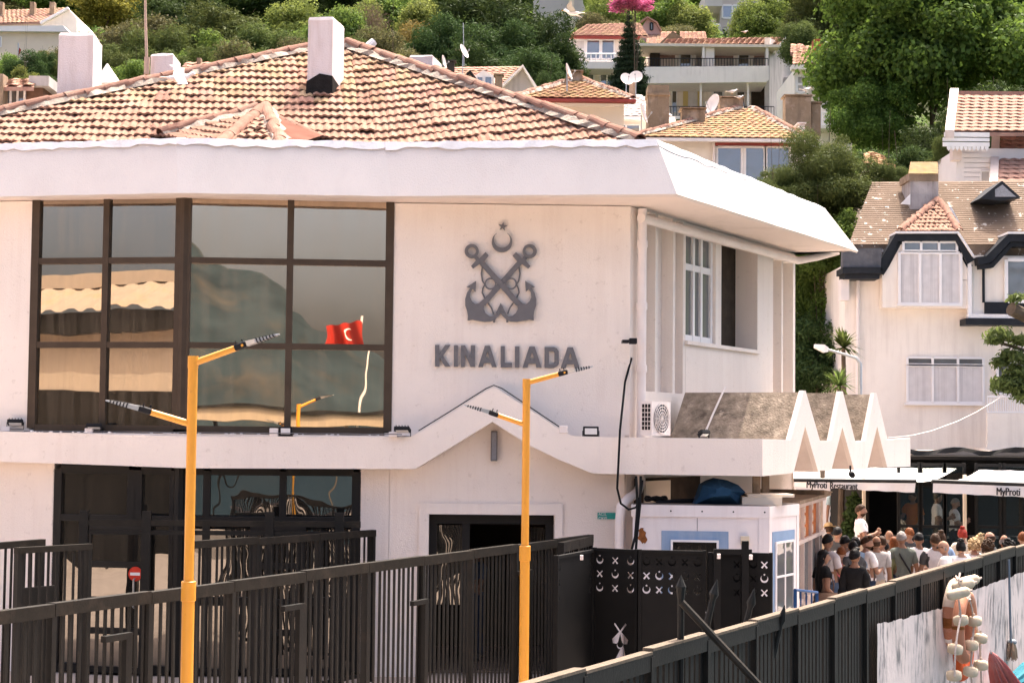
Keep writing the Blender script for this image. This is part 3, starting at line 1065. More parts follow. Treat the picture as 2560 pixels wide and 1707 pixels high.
# white window: three lights above, three sashes below
mb = MB(WS.m)
wz = [zw0, WS.Z(1750, 672), zw1 + .079]
a, b = uW0, uW1
for u in (a + .05, lerp(a, b, .36), lerp(a, b, .62), b - .05):
    mb.box(u - .04, u + .04, .05, .14, wz[0], wz[2])
for z in (wz[0] + .05, wz[1], wz[2] - .05):
    mb.box(a + .005, b - .005, .056, .134, z - .05, z + .05)
SW = mb.build('window', WHITEP, T)
for u0_, u1_ in ((a + .08, lerp(a, b, .36) - .03), (lerp(a, b, .36) + .03, lerp(a, b, .62) - .03), (lerp(a, b, .62) + .03, b - .08)):
    for z0_, z1_ in ((wz[0] + .09, wz[1] - .04), (wz[1] + .04, wz[2] - .09)):
        g = MB(WS.m); g.box(u0_, u1_, .09, .10, z0_, z1_); g.build('pane', GLASS_H, SW)
# ground floor under the canopy
sbox(.01, WS.L, 0, zS0 - .002, .05, .3)
mb = MB(WS.m); mb.box(su(1592), su(1748), -.02, .04, 2.35, LEDGE - .62); mb.build('dark_window', DARKW, T)
mb = MB(WS.m); mb.box(su(1606), su(1668), -.06, -.025, 2.38, LEDGE - .66); mb.build('leaning_board', CREAM, T)
for px in (1950, 1972):
    mb = MB(); p = CW.pt(CW.hit(px, 1215)[0], .35, 0); mb.box(p.x - .05, p.x + .05, p.y - .05, p.y + .05, 0, cbu[1][1] - .01); mb.build('canopy_post', BROWNCH, T)

# ---- drainpipes -----------------------------------------------------------------
def pipe(name, pts, r, mat_, parent=T, n=10, collars=()):
    mb = MB(); mb.tube(pts, r, n)
    for c_ in collars:
        c_ = V(c_); mb.cyl(c_ - V((0, 0, .05)), c_ + V((0, 0, .05)), r * 1.2, n=n)
    return autosmooth(mb.build(name, mat_, parent), 60)
p = WS.pt(.17, -.11, 0)
pipe('drainpipe', [(p.x, p.y, EAVEZ - .02), (p.x, p.y, LEDGE - .1), (p.x, p.y, 2.75), (p.x - .06, p.y - .1, 2.62), (p.x - .22, p.y - .5, 2.55), (p.x - .32, p.y - .62, 2.45), (p.x - .34, p.y - .64, 2.2), (p.x - .34, p.y - .64, .05)], .068, WHITEPVC,
     collars=[(p.x, p.y, z) for z in (6.2, 5.3, 4.4)])
s0, s1 = WS.pt(.1, -.12, EAVEZ - .16), WS.pt(WS.L - .25, -.14, EAVEZ - .14)
pipe('gutter_pipe', [s0, lerp(s0, s1, .5) + V((0, 0, -.01)), s1, WS.pt(WS.L + .1, -.4, EAVEZ - .05), WS.pt(WS.L + .2, -.75, EAVEZ + .05)], .07, WHITEPVC)

# ================================================================== SIGNS ON THE WALL
K5 = 2.735
def c5(x, y):                       # pixel of the emblem study to wall coordinates
    return WC.hit(850 + x / K5, 450 + y / K5)
WCM = MX(((WC.u.x, 0, -WC.w.x, 0), (WC.u.y, 0, -WC.w.y, 0), (0, 1, 0, 0), (0, 0, 0, 1)))   # local x,y,z -> u, up, out
def wall_m(w=0.0):
    return MX.Translation((WC.p0.x - WC.w.x * w, WC.p0.y - WC.w.y * w, 0)) @ WCM
EM0 = c5(1098, 975)
EM = thing('anchor_emblem', WC.pt(EM0[0], 0, EM0[1]), 'grey crossed anchors emblem with crescent and star mounted on the white wall', 'emblem')
def cut(name, loops, th, w, parent, mat_=None):
    lp = [[c5(*q) for q in l] for l in loops]
    return flat(name, lp, th, wall_m(w + th / 2), mat_ or GREYPAINT, parent)
def circ(cx, cy, r, n=28, a0=0, a1=2 * math.pi):
    return [(cx + r * math.cos(a0 + (a1 - a0) * i / n), cy + r * math.sin(a0 + (a1 - a0) * i / n)) for i in range(n if abs(a1 - a0) > 6.2 else n + 1)]
def stroke(pts, w):
    a, b = [], []
    for i, p in enumerate(pts):
        q0, q1 = pts[max(0, i - 1)], pts[min(len(pts) - 1, i + 1)]
        dx, dy = q1[0] - q0[0], q1[1] - q0[1]
        l = math.hypot(dx, dy) or 1
        a.append((p[0] - dy / l * w / 2, p[1] + dx / l * w / 2))
        b.append((p[0] + dy / l * w / 2, p[1] - dx / l * w / 2))
    return a + b[::-1]
star = []
for k in range(10):
    r = 31 if k % 2 == 0 else 12.5
    a = -math.pi / 2 + math.pi * k / 5 + .12
    star.append((1112 + r * math.cos(a), 321 + r * math.sin(a)))
cut('star', [star], .05, .02, EM)
def crescent(cx, cy, R, r, off):
    d = off
    ca = (R * R + d * d - r * r) / (2 * R * d)
    A = math.acos(max(-1, min(1, ca)))
    xi, yi = R * math.sin(A), -R * math.cos(A)
    out = [(cx + R * math.sin(A + (2 * math.pi - 2 * A) * i / 36), cy - R * math.cos(A + (2 * math.pi - 2 * A) * i / 36)) for i in range(37)]
    B = math.atan2(xi, -(yi + d))
    inn = [(cx + r * math.sin(2 * math.pi - B - (2 * math.pi - 2 * B) * i / 30), cy - d - r * math.cos(2 * math.pi - B - (2 * math.pi - 2 * B) * i / 30)) for i in range(31)]
    return out + inn[1:-1]
cut('crescent', [crescent(1107, 427, 70, 56, 17)], .05, .02, EM)
MIR = lambda l: [(2196 - x, y) for x, y in l][::-1]
fluke = [(931, 692), (865, 735), (890, 740), (868, 772), (856, 815), (856, 860), (868, 895), (874, 930), (872, 962), (905, 957), (940, 964), (985, 972), (1030, 970), (1060, 956), (1086, 930), (1098, 912),
         (1098, 893), (1072, 915), (1045, 934), (1020, 932), (995, 912), (981, 884), (986, 852), (1004, 832), (975, 822), (948, 846), (925, 850), (902, 833), (890, 803), (893, 770), (906, 747), (926, 766)]
shank = [(1236, 532), (1262, 556), (992, 862), (960, 842)]
stock = [(1202, 497), (1180, 520), (1216, 566), (1234, 570), (1286, 610), (1300, 592), (1262, 548), (1244, 540)]
for nm, mir, dz in (('anchor', False, 0), ('anchor', True, .011)):
    f = MIR if mir else (lambda l: l)
    A_ = cut(nm, [f(fluke)], .05, .02 + dz * .5, EM)
    cut('shank', [f(shank)], .044, .03 + dz, A_)
    cut('stock', [f(stock)], .05, .034 + dz, A_)
    rl = [(1252, 548), (1272, 566), (1290, 534), (1270, 518)]
    cut('ring', [f(circ(1296, 490, 48)), f(circ(1293, 489, 27))], .05, .022 + dz, A_)
    cut('shackle', [f([(1240, 545), (1262, 562), (1284, 530), (1262, 516)])], .03, .036 + dz, A_)
    cut('rope', [f(circ(1028, 712, 41)), f(circ(1028, 712, 31))], .03, .05 + dz, A_)
    cut('rope', [f(stroke([(974, 590), (966, 640), (974, 690), (990, 715), (976, 745), (972, 770), (990, 808), (1012, 842), (1036, 876), (1050, 916)], 10))], .024, .008 + dz * .4, A_)
    cut('point', [f([(1098, 842), (1062, 916), (1082, 905), (1098, 900)])], .04, .026 + dz, A_)
    cut('toe', [f([(1046, 950), (1060, 950), (1060, 975), (1046, 975)])], .03, .02 + dz, A_)
# ---- lettering
LT = thing('wall_lettering', WC.pt(c5(1140, 1285)[0], 0, c5(1140, 1285)[1]), 'grey raised capital letters reading KINALIADA on the white wall', 'sign')
glyph = {
 'K': [[(0, 0), (0, 1), (.28, 1), (.28, .60), (.66, 1), (1, 1), (.52, .50), (1, 0), (.64, 0), (.28, .40), (.28, 0)]],
 'I': [[(0, 0), (0, 1), (1, 1), (1, 0)]],
 'N': [[(0, 0), (0, 1), (.30, 1), (.70, .42), (.70, 1), (1, 1), (1, 0), (.70, 0), (.30, .58), (.30, 0)]],
 'A': [[(0, 0), (.36, 1), (.64, 1), (1, 0), (.74, 0), (.68, .19), (.32, .19), (.26, 0)], [(.38, .38), (.62, .38), (.5, .74)]],
 'L': [[(0, 0), (0, 1), (.36, 1), (.36, .22), (1, .22), (1, 0)]],
 'D': [[(0, 0), (0, 1), (.66, 1), (.88, .93), (1, .80), (1, .20), (.88, .07), (.66, 0)], [(.30, .20), (.62, .20), (.70, .27), (.70, .73), (.62, .80), (.30, .80)]],
}
spots = [('K', 650, 755), ('I', 778, 806), ('N', 825, 923), ('A', 945, 1070), ('L', 1098, 1175), ('I', 1195, 1226), ('A', 1247, 1377), ('D', 1398, 1494), ('A', 1508, 1638)]
for ch, x0, x1 in spots:
    t0, t1 = (x0 - 650) / 988, (x1 - 650) / 988
    f = lambda p: (x0 + (x1 - x0) * p[0], (1276 + 13 * t0) + ((1128 + 19 * t0) - (1276 + 13 * t0)) * p[1])
    cut('letter', [[f(p) for p in l] for l in glyph[ch]], .04, .012, LT)

# ---- column loudspeaker in the gable, cable over the gable, conduits
p = WC.hit(1235, 1150)
mb = MB(WC.m)
SPK = thing('column_speaker', WC.pt(p[0], -.06, p[1]), 'narrow grey upright box fixed to the wall under the gable', 'speaker')
u0, u1 = WC.U(1227), WC.U(1243)
mb.bbox(u0, u1, -.14, -.004, WC.Z(1235, 1152), WC.Z(1235, 1077), .008); mb.build('housing', GREYPAINT, SPK)
mb = MB(WC.m); mb.box(u0 + .015, u1 - .015, -.148, -.139, WC.Z(1235, 1148), WC.Z(1235, 1081)); mb.build('grille', mk('grille', (.22, .22, .24), .6, .2, 60), SPK)
def cable(name, pts, r, label, mat_=CABLE, cat='cable', n=6):
    mb = MB(); mb.tube(pts, r, n)
    return tag(autosmooth(mb.build(name, mat_), 60), label, cat)
gpts = [BC_.pt(*(lambda h: (h[0], .07, h[1] + .02))(BC_.hit(*q))) for q in [(1045, 1080), (1120, 1034), (1215, 974), (1234, 966), (1255, 974), (1340, 1031), (1412, 1079)]]
cable('cable', gpts, .008, 'thin dark cable laid over the top edge of the plaster gable')

# ---- floodlights on the ledge
def floodlight(px, py, D, w, h, yaw, pitch_, face, label):
    p = at(px, py, D)
    t = thing('floodlight', p, label, 'floodlight', None, yaw)
    m = wm(t) @ MX.Translation((0, 0, h * .55)) @ MX.Rotation(pitch_, 4, 'X')
    mb = MB(m); mb.bbox(-w / 2, w / 2, -.02, .03, -h / 2, h / 2, .008)
    for k in range(5):
        x = -w * .38 + w * .76 * k / 4
        mb.box(x - .004, x + .004, .03, .05, -h * .4, h * .4)
    mb.build('housing', BLACK, t)
    mb = MB(m); mb.box(-w / 2 + .025, w / 2 - .025, -.026, -.0205, -h / 2 + .025, h / 2 - .025); mb.build('lens', mk('lens', (.72, .70, .69), .2, .03, 9) if 'lens' not in MATS else MATS['lens'], t)
    mb = MB(wm(t))
    for s_ in (-1, 1):
        mb.box(s_ * (w / 2 + .006) - .004, s_ * (w / 2 + .006) + .004, -.012, .012, 0, h * .6)
    mb.box(-w / 2 - .01, w / 2 + .01, -.012, .012, .001, .008)
    mb.build('bracket', BLACK, t)
    return t
LZ = 24.52
floodlight(38, 1073, 25.1, .22, .17, .2, 1.25, 1, 'black floodlight tipped flat on the ledge left of the big window')
floodlight(235, 1083, 24.75, .22, .17, .2, 1.35, 1, 'black floodlight lying on the ledge under the left window bay')
floodlight(714, 1090, LZ, .18, .13, 0, .05, 1, 'black framed floodlight with white face standing below the reflecting panes')
floodlight(1006, 1091, LZ, .22, .17, -.1, 1.3, 1, 'black floodlight tipped upward on the ledge at the start of the gable')
floodlight(1477, 1091, LZ, .22, .135, 0, .04, 1, 'black framed floodlight with white face at the right foot of the gable')
floodlight(1760, 1096, 24.35, .15, .12, .5, 1.1, 1, 'small black floodlight on the canopy edge before the mossy slope')
def jbox(px0, px1, py0, py1, D, label):
    mb = MB(); a, b = at(px0, py1, D), at(px1, py0, D)
    mb.bbox(a.x, b.x, a.y, a.y + .08, a.z, b.z, .008)
    return tag(mb.build('junction_box', WHITEPVC), label, 'junction box')
jbox(673, 695, 1070, 1092, 24.48, 'white junction box beside the white-faced floodlight on the ledge')
jbox(211, 231, 1070, 1084, 24.7, 'small white junction box on the ledge below the left bay')
jbox(3, 24, 1066, 1078, 25.05, 'small white junction box on the ledge before the left wall')
jbox(972, 992, 1079, 1092, 24.5, 'white junction box on the ledge below the corner of the window frame')
jbox(1398, 1420, 1063, 1083, 24.5, 'white junction box at the foot of the gable cable')
# service cable strung along the ledge
lp = [at(px, 1088 + (px - 1280) * .009 + .6 * math.sin(px * .05), 24.42 if px > 470 else 24.42 + (470 - px) / 470 * .62) for px in range(60, 1010, 45)]
cable('cable', [p_ + V((0, 0, .0)) for p_ in lp], .008, 'grey cable running along the ledge below the big windows', GREYPAINT)

# ---- air conditioner on the canopy roof
AC = thing('air_conditioner', at(1635, 1088, 24.55), 'white air conditioner outdoor unit with round fan on the ledge by the drainpipe', 'air conditioner')
pa, pb, pc = at(1601, 1088, 24.40), at(1629, 1088, 24.32), at(1676, 1088, 24.75)
ACz0, ACz1 = pb.z, zat(1629, 1003, 24.32)
mb = MB()
side = Wall(V((pa.x, pa.y)), V((pb.x, pb.y)))
front = Wall(V((pb.x, pb.y)), V((pc.x, pc.y)))
mb.prism([V((q.x, q.y, ACz0)) for q in (pa, pb, pc, pc + V((-.1, .32, 0)))], (0, 0, ACz1 - ACz0)); mb.build('casing', WHITEPVC, AC)
mb = MB(front.m)
rf = min(front.L, ACz1 - ACz0) * .44
for r_ in (rf, rf * .8, rf * .6, rf * .4):
    mb.tube([(front.L * .5 + r_ * math.cos(a), -.02, (ACz0 + ACz1) / 2 + r_ * math.sin(a)) for a in [2 * math.pi * i / 24 for i in range(25)]], .006, 4)
for k in range(8):
    a = math.pi * k / 8
    mb.cyl((front.L * .5 - rf * math.cos(a), -.018, (ACz0 + ACz1) / 2 - rf * math.sin(a)), (front.L * .5 + rf * math.cos(a), -.018, (ACz0 + ACz1) / 2 + rf * math.sin(a)), .004, n=4)
mb.build('fan_grille', WHITEPVC, AC)
mb = MB(front.m); mb.tube([(front.L * .5, -.004, (ACz0 + ACz1) / 2), (front.L * .5, -.008, (ACz0 + ACz1) / 2)], rf, 20); mb.build('fan_opening', GREYPAINT, AC)
mb = MB(side.m)
for i in range(3):
    for j in range(6):
        w_ = side.L * .8 / 3
        h_ = (ACz1 - ACz0) * .78 / 6
        mb.box(side.L * .1 + i * w_ + .008, side.L * .1 + (i + 1) * w_ - .004, -.006, -.001, ACz0 + .07 + j * h_ + .008, ACz0 + .07 + (j + 1) * h_ - .004)
mb.build('vent_slots', DARKFR, AC)
# thick black cable looping down the corner
p0 = WC.pt(WC.L + .03, .03, 4.55)
mb_pts = [p0, WC.pt(WC.L - .07, -.05, 4.2), at(1558, 1000, 24.75), at(1550, 1075, 24.35), at(1546, 1160, 24.25), at(1543, 1220, 24.25), at(1552, 1258, 24.25), at(1572, 1273, 24.25), at(1590, 1268, 24.2), at(1600, 1245, 24.2), at(1606, 1200, 24.25)]
cable('cable', mb_pts, .016, 'thick black cable hanging in a loop from the wall corner below the eaves', n=8)
cable('cable', [at(1590, 1190, 24.2), at(1594, 1260, 24.1), at(1588, 1340, 24.0), at(1576, 1385, 24.0), at(1572, 1400, 24.0)], .02, 'black cable dropping in front of the white cabin wall')
cable('cable', [at(1602, 1190, 24.2), at(1600, 1262, 24.1), at(1592, 1340, 24.0), at(1588, 1400, 24.0)], .02, 'black cable hanging beside another over the rust stain of the cabin')
cable('cable', [at(2219, 1094, 29.0), at(2280, 1088, 31), at(2330, 1076, 33), at(2395, 1052, 36), at(2440, 1030, 40), at(2490, 1000, 43), at(2530, 970, 46)], .006, 'pale wire sagging from the canopy end to the house balcony', WHITEPVC)
# little camera on the corner
mb = MB(); a = at(1581, 853, 24.75); mb.bbox(a.x - .05, a.x + .06, a.y - .1, a.y + .06, a.z - .04, a.z + .04, .008); mb.box(a.x - .14, a.x - .05, a.y - .02, a.y + .25, a.z - .02, a.z + .02)
tag(mb.build('wall_camera', BLACK), 'small black sensor box on the corner pipe of the building', 'camera')
CC = thing('dome_camera', at(2128, 1190, 26.4), 'dark bullet camera hanging below the zigzag canopy', 'camera')
a = at(2128, 1184, 26.4)
mb = MB(); mb.cyl(a + V((0, -.09, -.02)), a + V((.02, .1, .0)), .045, n=10); mb.build('camera_body', BLACK, CC)
mb = MB(); mb.tube([a + V((-.0, .05, .02)), a + V((-.0, .08, .12))], .015, 6); mb.build('camera_arm', BLACK, CC)
mb = MB(); a = at(2056, 1186, 25.0); mb.bbox(a.x - .03, a.x + .035, a.y - .03, a.y + .03, a.z - .05, a.z + .06, .006); tag(mb.build('canopy_sensor', BROWNCH), 'little brown box under the first zigzag of the canopy', 'sensor')
# emergency exit sign behind the drainpipe
SG = thing('exit_sign', WC.pt(WC.U(1520), -.01, WC.Z(1520, 1297)), 'small green emergency exit plate behind the white drainpipe', 'sign')
mb = MB(WC.m); mb.box(WC.U(1495), WC.U(1545), -.02, -.006, WC.Z(1520, 1297), WC.Z(1520, 1281)); mb.build('plate', mk('sign_green', (.05, .32, .27), .5, .05, 5), SG)
me = text_mesh('sign_text', 'ACİL\nÇIKIŞ', .06, .85, .002, WHITEP)
inst('sign_text', me, wall_m(.024) @ MX.Translation((WC.U(1497), WC.Z(1500, 1288), 0)), SG)

# ================================================================== LAMP POSTS
def lamppost(px, pytop, D, lab, armR, armL, colz):
    p = plan(px, D)
    ztop = zat(px, pytop, D)
    t = thing('lamp_post', (p.x, p.y, 0), lab, 'lamp post')
    lean = V((at(px, pytop, D).x - at(px, pytop, D).x, 0, 0))
    mb = MB(wm(t)); mb.tube([(0, 0, 0), (0, 0, colz)], .052, 20); mb.tube([(0, 0, 0), (0, 0, .012)], .13, 16)
    autosmooth(mb.build('base_pole', YELLOW, t), 40)
    mb = MB(wm(t)); mb.tube([(0, 0, colz - .03), (0, 0, ztop - .10), (0, 0, ztop - .10), (0, 0, ztop)], [.041, .041, .044, .044], 20)
    autosmooth(mb.build('upper_pole', YELLOW, t), 40)
    mb = MB(wm(t)); mb.tube([(0, 0, colz - .115), (0, 0, colz - .11), (0, 0, colz + .045), (0, 0, colz + .05)], [.055, .061, .061, .055], 20)
    autosmooth(mb.build('collar', YELLOW, t), 40)
    for dx, za, ze, dy in (armR, armL):
        s_ = 1 if dx > 0 else -1
        a0 = V((s_ * .03, 0, za)); a1 = V((dx, dy, ze))
        mb = MB(wm(t)); mb.tube([a0, a1], [.028, .026], 14)
        A_ = autosmooth(mb.build('arm', YELLOW, t), 40)
        d = (a1 - a0).normalized()
        m = wm(t) @ MX.Translation(a1) @ d.to_track_quat('X', 'Z').to_matrix().to_4x4() @ MX.Diagonal((.78, .9, .72, 1))
        mb = MB(m); mb.bbox(-.035, .10, -.042, .042, -.035, .04, .010)
        mb.cyl((.0, -.028, .035), (.0, -.028, .075), .008, n=6); mb.cyl((.06, .028, .035), (.06, .028, .075), .008, n=6)
        mb.build('lamp_socket', BLACK, A_)
        mb = MB(m)
        rg = [[(.10, -.045, -.028), (.10, .045, -.028), (.10, .045, .035), (.10, -.045, .035)], [(.20, -.07, -.028), (.20, .07, -.028), (.20, .07, .02), (.20, -.07, .02)], [(.43, -.07, -.026), (.43, .07, -.026), (.43, .07, -.010), (.43, -.07, -.010)], [(.46, -.05, -.024), (.46, .05, -.024), (.46, .05, -.014), (.46, -.05, -.014)]]
        mb.loft(rg)
        L_ = mb.build('lamp_head', STEEL if True else BLACK, A_)
        for k in range(6):
            mb = MB(m); x = .215 + k * .036
            mb.box(x, x + .014, -.074, .074, -.034, .026 - k * .005)
            mb.build('cooling_fin', BLACK, L_)
        mb = MB(m); mb.cyl((.055, -.05, .0), (.055, -.043, .0), .016, n=8); mb.build('bolt_cap', YELLOW, A_)
    return t
lamppost(479, 890, 14.5, 'yellow lamp post whose lower arm points at the left window bay',
         (.37, zat(479, 905, 14.5), zat(590, 868, 14.5), 0), (-.36, zat(479, 1058, 14.5), zat(370, 1028, 14.5), 0), 2.14)
lamppost(1315, 947, 19.0, 'yellow lamp post standing before the door gable, one arm up to the lettering',
         (.37, zat(1315, 955, 19), zat(1395, 934, 19), 0), (-.33, zat(1315, 1060, 19), zat(1238, 1036, 19), 0), 2.18)

# ================================================================== FENCES
def fence(name, p0, p1, ztop, zbot, spacing, post_step, label, rail_h=.10, rail_mat=None, bar=(.028, .018), top_cap=None, rail_t=.05, low=True, mid=None, cat='fence', group=None):
    W = Wall(p0, p1)
    t = thing(name, (p0.x, p0.y, zbot), label, cat, group)
    n = max(1, round(W.L / post_step))
    rm = rail_mat or FENCEW
    rr = random.Random(int(p0.x * 50))
    for k in range(n):
        a, b = W.L * k / n, W.L * (k + 1) / n
        dz = rr.uniform(-.012, .012)
        mb = MB(W.m)
        mb.box(a + .004, b - .004, -rail_t, rail_t * .6, ztop - rail_h + dz, ztop + dz)
        rail = mb.build('top_rail', rm, t)
        if top_cap:
            mb = MB(W.m); mb.box(a + .006, b - .006, -rail_t - .004, rail_t * .6 + .004, ztop + dz, ztop + dz + .018); mb.build('sunlit_rail_top', top_cap, rail)  # pale strip paints sunlight along the top of the rail
        if low:
            mb = MB(W.m); mb.box(a + .004, b - .004, -.02, .02, zbot + .08, zbot + .13); mb.build('bottom_rail', FENCE, t)
    pm = MB(); pm.box(-.027, .027, -.045, .03, zbot, ztop - rail_h * .2)
    pme = pm.mesh('post', FENCE)
    for k in range(n + 1):
        u = min(W.L - .035, max(.035, W.L * k / n))
        inst('post', pme, W.m @ MX.Translation((u, 0, 0)), t)
    bm_ = MB(); bm_.box(-bar[0] / 2, bar[0] / 2, -bar[1] / 2, bar[1] / 2, zbot + .1, ztop - rail_h + .01)
    bme = bm_.mesh('bar', FENCE)
    nb = int(W.L / spacing)
    for k in range(1, nb):
        u = W.L * k / nb
        inst('bar', bme, W.m @ MX.Translation((u, .004, 0)) @ MX.Rotation(rr.gauss(0, .004), 4, 'Y'), t)
    return t, W
FZ = 2.1
def fpt(px, py, z=FZ):
    q = ground(px, py, z); return V((q.x, q.y))
f1, F1W = fence('queue_fence', fpt(-160, 1541), fpt(1476, 1337), FZ, 0, .105, 1.25, 'long dark slatted steel fence behind the yellow lamp posts', .10)
# drop bolts on the fence: a short arm on a low post
for px, py in ((255, 1586), (1022, 1500), (700, 1512), (1288, 1426)):
    u = F1W.U(px)
    z = F1W.Z(px, py)
    mb = MB(F1W.m)
    mb.box(u - .02, u + .33, -.10, -.05, z - .05, z)
    mb.box(u + .25, u + .33, -.098, -.052, .05, z - .05)
    tag(mb.build('drop_bolt_post', FENCE), {255: 'low dark post with a short arm at the left end of the slatted fence', 1022: 'low dark post with arm on the fence before the white wall', 700: 'low dark post with arm on the fence right of the lamp post', 1288: 'low dark post with arm on the fence close to the lamp before the door'}[px], 'bolt post')
f2, F2W = fence('queue_fence', fpt(470, 1354), fpt(934, 1322), FZ, 0, .105, 1.2, 'dark slatted fence running up to the glazed entrance left of the door', .09)
fence('queue_fence', fpt(-120, 1362), fpt(107, 1345), FZ, 0, .11, 1.1, 'short dark fence piece before the left white wall', .08)
fence('queue_fence', fpt(38, 1367), fpt(226, 1357), FZ, 0, .11, .9, 'dark fence panel turned across the left white wall', .07)
fence('queue_fence', fpt(1400, 1356), fpt(1475, 1338), FZ, 0, .10, .7, 'stub of dark slatted fence beside the emblem gates', .12)
# steel portal in front of the glazed entrance
PT = thing('entrance_portal', (plan(480, 24.0).x, plan(480, 24.0).y, 0), 'dark steel portal frame with stub posts before the glazed entrance', 'portal')
PW = Wall(plan(205, 24.0), plan(905, 24.2))
zp = PW.Z(500, 1300)
mb = MB(PW.m); mb.box(0, PW.L, -.05, .03, zp - .08, zp); mb.build('header', FENCEW, PT)
mb = MB(PW.m); mb.box(0.0, PW.L, -.03, .03, zp - .20, zp - .14); mb.build('header', FENCE, PT)
for px in (205, 372, 678, 852):
    u = max(.06, PW.U(px)); mb = MB(PW.m); mb.box(u - .06, u + .06, -.06, .05, 0, zp + .12); mb.build('post', FENCE, PT)
# low sheet panel of the left enclosure
mb = MB(); W_ = Wall(fpt(45, 1470, 1.55), fpt(145, 1462, 1.55)); mb.box(0, W_.L, 0, .03, .5, 1.55, W_.m)
tag(mb.build('fence_panel', FENCE), 'plain dark sheet panel low in the left fence corner', 'panel')
# fence along the water
f3, F3W = fence('waterfront_fence', FP0 - QD3 * 1.5, FP1 + QD3 * 3.2, FZ, .0, .095, 1.0, 'dark fence with sunlit-toned rail top along the water before the crowd', .10, FENCE, (.06, .02), FENCET, .04)
# no-entry disc on the glass door
NE = thing('no_entry_sign', WA.pt(WA.U(346), -.1, WA.Z(346, 1450)), 'round red no entry sign with white bar on the glass door', 'sign')
cu, cz = WA.U(346, -.1), WA.Z(346, 1434, -.1)
r_ = WA.U(363, -.1) - cu
mb = MB(WA.m); mb.tube([(cu, -.11, cz), (cu, -.095, cz)], r_, 28); mb.build('disc', mk('sign_red', (.55, .05, .03), .45, .05, 4), NE)
mb = MB(WA.m); mb.box(cu - r_ * .72, cu + r_ * .72, -.114, -.111, cz - r_ * .2, cz + r_ * .2); mb.build('bar', WHITEP, NE)

# ---- black gates with cut-out crescents and anchors
def ell(cx, cy, r, n=14): return [(cx + r * math.cos(2 * math.pi * i / n), cy + r * math.sin(2 * math.pi * i / n)) for i in range(n)]
def gate_panel(pxa, Da, pxb, Db, ztop, label, cols, rows_, big=None, u_in=.10, back=None):
    a, b = plan(pxa, Da), plan(pxb, Db)
    W = Wall(a, b)
    t = thing('emblem_gate', (a.x, a.y, 0), label, 'gate', 'black gates with emblem cut-outs')
    m = MX(((W.u.x, 0, -W.w.x, W.p0.x), (W.u.y, 0, -W.w.y, W.p0.y), (0, 1, 0, 0), (0, 0, 0, 1)))
    loops = [[(.02, .12), (W.L - .02, .12), (W.L - .02, ztop), (.02, ztop)]]
    s_ = .048
    for i in range(cols):
        for j in range(rows_):
            cx = u_in + (W.L - 2 * u_in) * (i / max(1, cols - 1) if cols > 1 else .5)
            cy = ztop - .13 - j * .17
            if (i + j) % 2 == 0:
                loops.append([(x, 2 * cy - y) for x, y in crescent(cx, cy, s_, s_ * .78, s_ * .28)])
                loops.append([(cx + (.017 if k % 2 == 0 else .007) * math.sin(math.pi * k / 5), cy + s_ * 1.05 + (.017 if k % 2 == 0 else .007) * math.cos(math.pi * k / 5)) for k in range(10)])
            else:
                q = s_ * .9; w_ = .011
                loops.append([(cx - q, cy - q + w_), (cx - w_, cy), (cx - q, cy + q - w_), (cx - q + w_, cy + q), (cx, cy + w_), (cx + q - w_, cy + q), (cx + q, cy + q - w_), (cx + w_, cy), (cx + q, cy - q + w_), (cx + q * .55, cy - q * 1.05), (cx, cy - w_ * 1.2), (cx - q * .55, cy - q * 1.05)])
    if big:
        cx, cy, s2 = W.L * big[0], big[1], big[2]
        loops.append([(x, 2 * cy - y) for x, y in crescent(cx, cy + s2 * 1.5, s2 * .42, s2 * .33, s2 * .1)])
        q = s2; w_ = s2 * .16
        loops.append([(cx - q, cy - q + w_), (cx - w_, cy), (cx - q * .8, cy + q - w_), (cx - q * .8 + w_, cy + q), (cx, cy + w_), (cx + q * .8 - w_, cy + q), (cx + q * .8, cy + q - w_), (cx + w_, cy), (cx + q, cy - q + w_), (cx + q * .9, cy - q * 1.3), (cx + q * .3, cy - q * 1.35), (cx, cy - w_ * 1.6), (cx - q * .3, cy - q * 1.35), (cx - q * .9, cy - q * 1.3)])
    flat('sheet', loops, .012, m, GATE, t)
    if back:
        mb = MB(W.m); mb.box(W.L * back[0], W.L * back[1], .035, .04, ztop - back[3], ztop - back[2]); mb.build('added_dark_sheet', GATE, t)  # dark sheet added so the bright cut-outs turn dark
    mb = MB(W.m)
    for u in (.0, W.L - .04):
        mb.box(u, u + .04, -.03, .03, 0, ztop + .02)
    mb.box(.041, W.L - .041, -.028, .028, ztop - .02, ztop + .015)
    mb.box(.041, W.L - .041, -.028, .028, .08, .13)
    mb.build('frame', GATE, t)
    return t
gz = 2.02
gate_panel(1392, 20.6, 1484, 21.9, gz - .02, 'black gate leaf beside the end of the slatted fence with slim cut-outs', 2, 3)
gate_panel(1484, 21.9, 1597, 21.6, gz, 'black gate leaf with bright crescents and a large anchor cut-out', 3, 3, (.62, 1.02, .11))
gate_panel(1598, 21.6, 1766, 21.5, gz, 'wide black gate leaf with two bright rows of crescents before the cabin', 5, 3, None, back=(.0, 1, .03, .215))
gate_panel(1772, 21.5, 1862, 21.6, gz - .02, 'black gate leaf with dark cut-outs next to the raised bolt frame', 2, 3, (.7, .95, .16), back=(0, 1, .02, 1.5))
gate_panel(1864, 21.6, 1932, 21.5, gz - .02, 'narrow black gate leaf at the end beside the cabin window', 2, 3, back=(0, .5, .02, .9))
GW = Wall(plan(1790, 21.3), plan(1880, 21.3))
GB_ = thing('bolt_frame', (GW.p0.x, GW.p0.y, 0), 'dark raised frame bar with stub post above the black gates', 'frame')
mb = MB(GW.m); zz = GW.Z(1830, 1372); mb.box(0, GW.L, -.03, .03, zz - .06, zz); mb.build('bar', GATE, GB_)
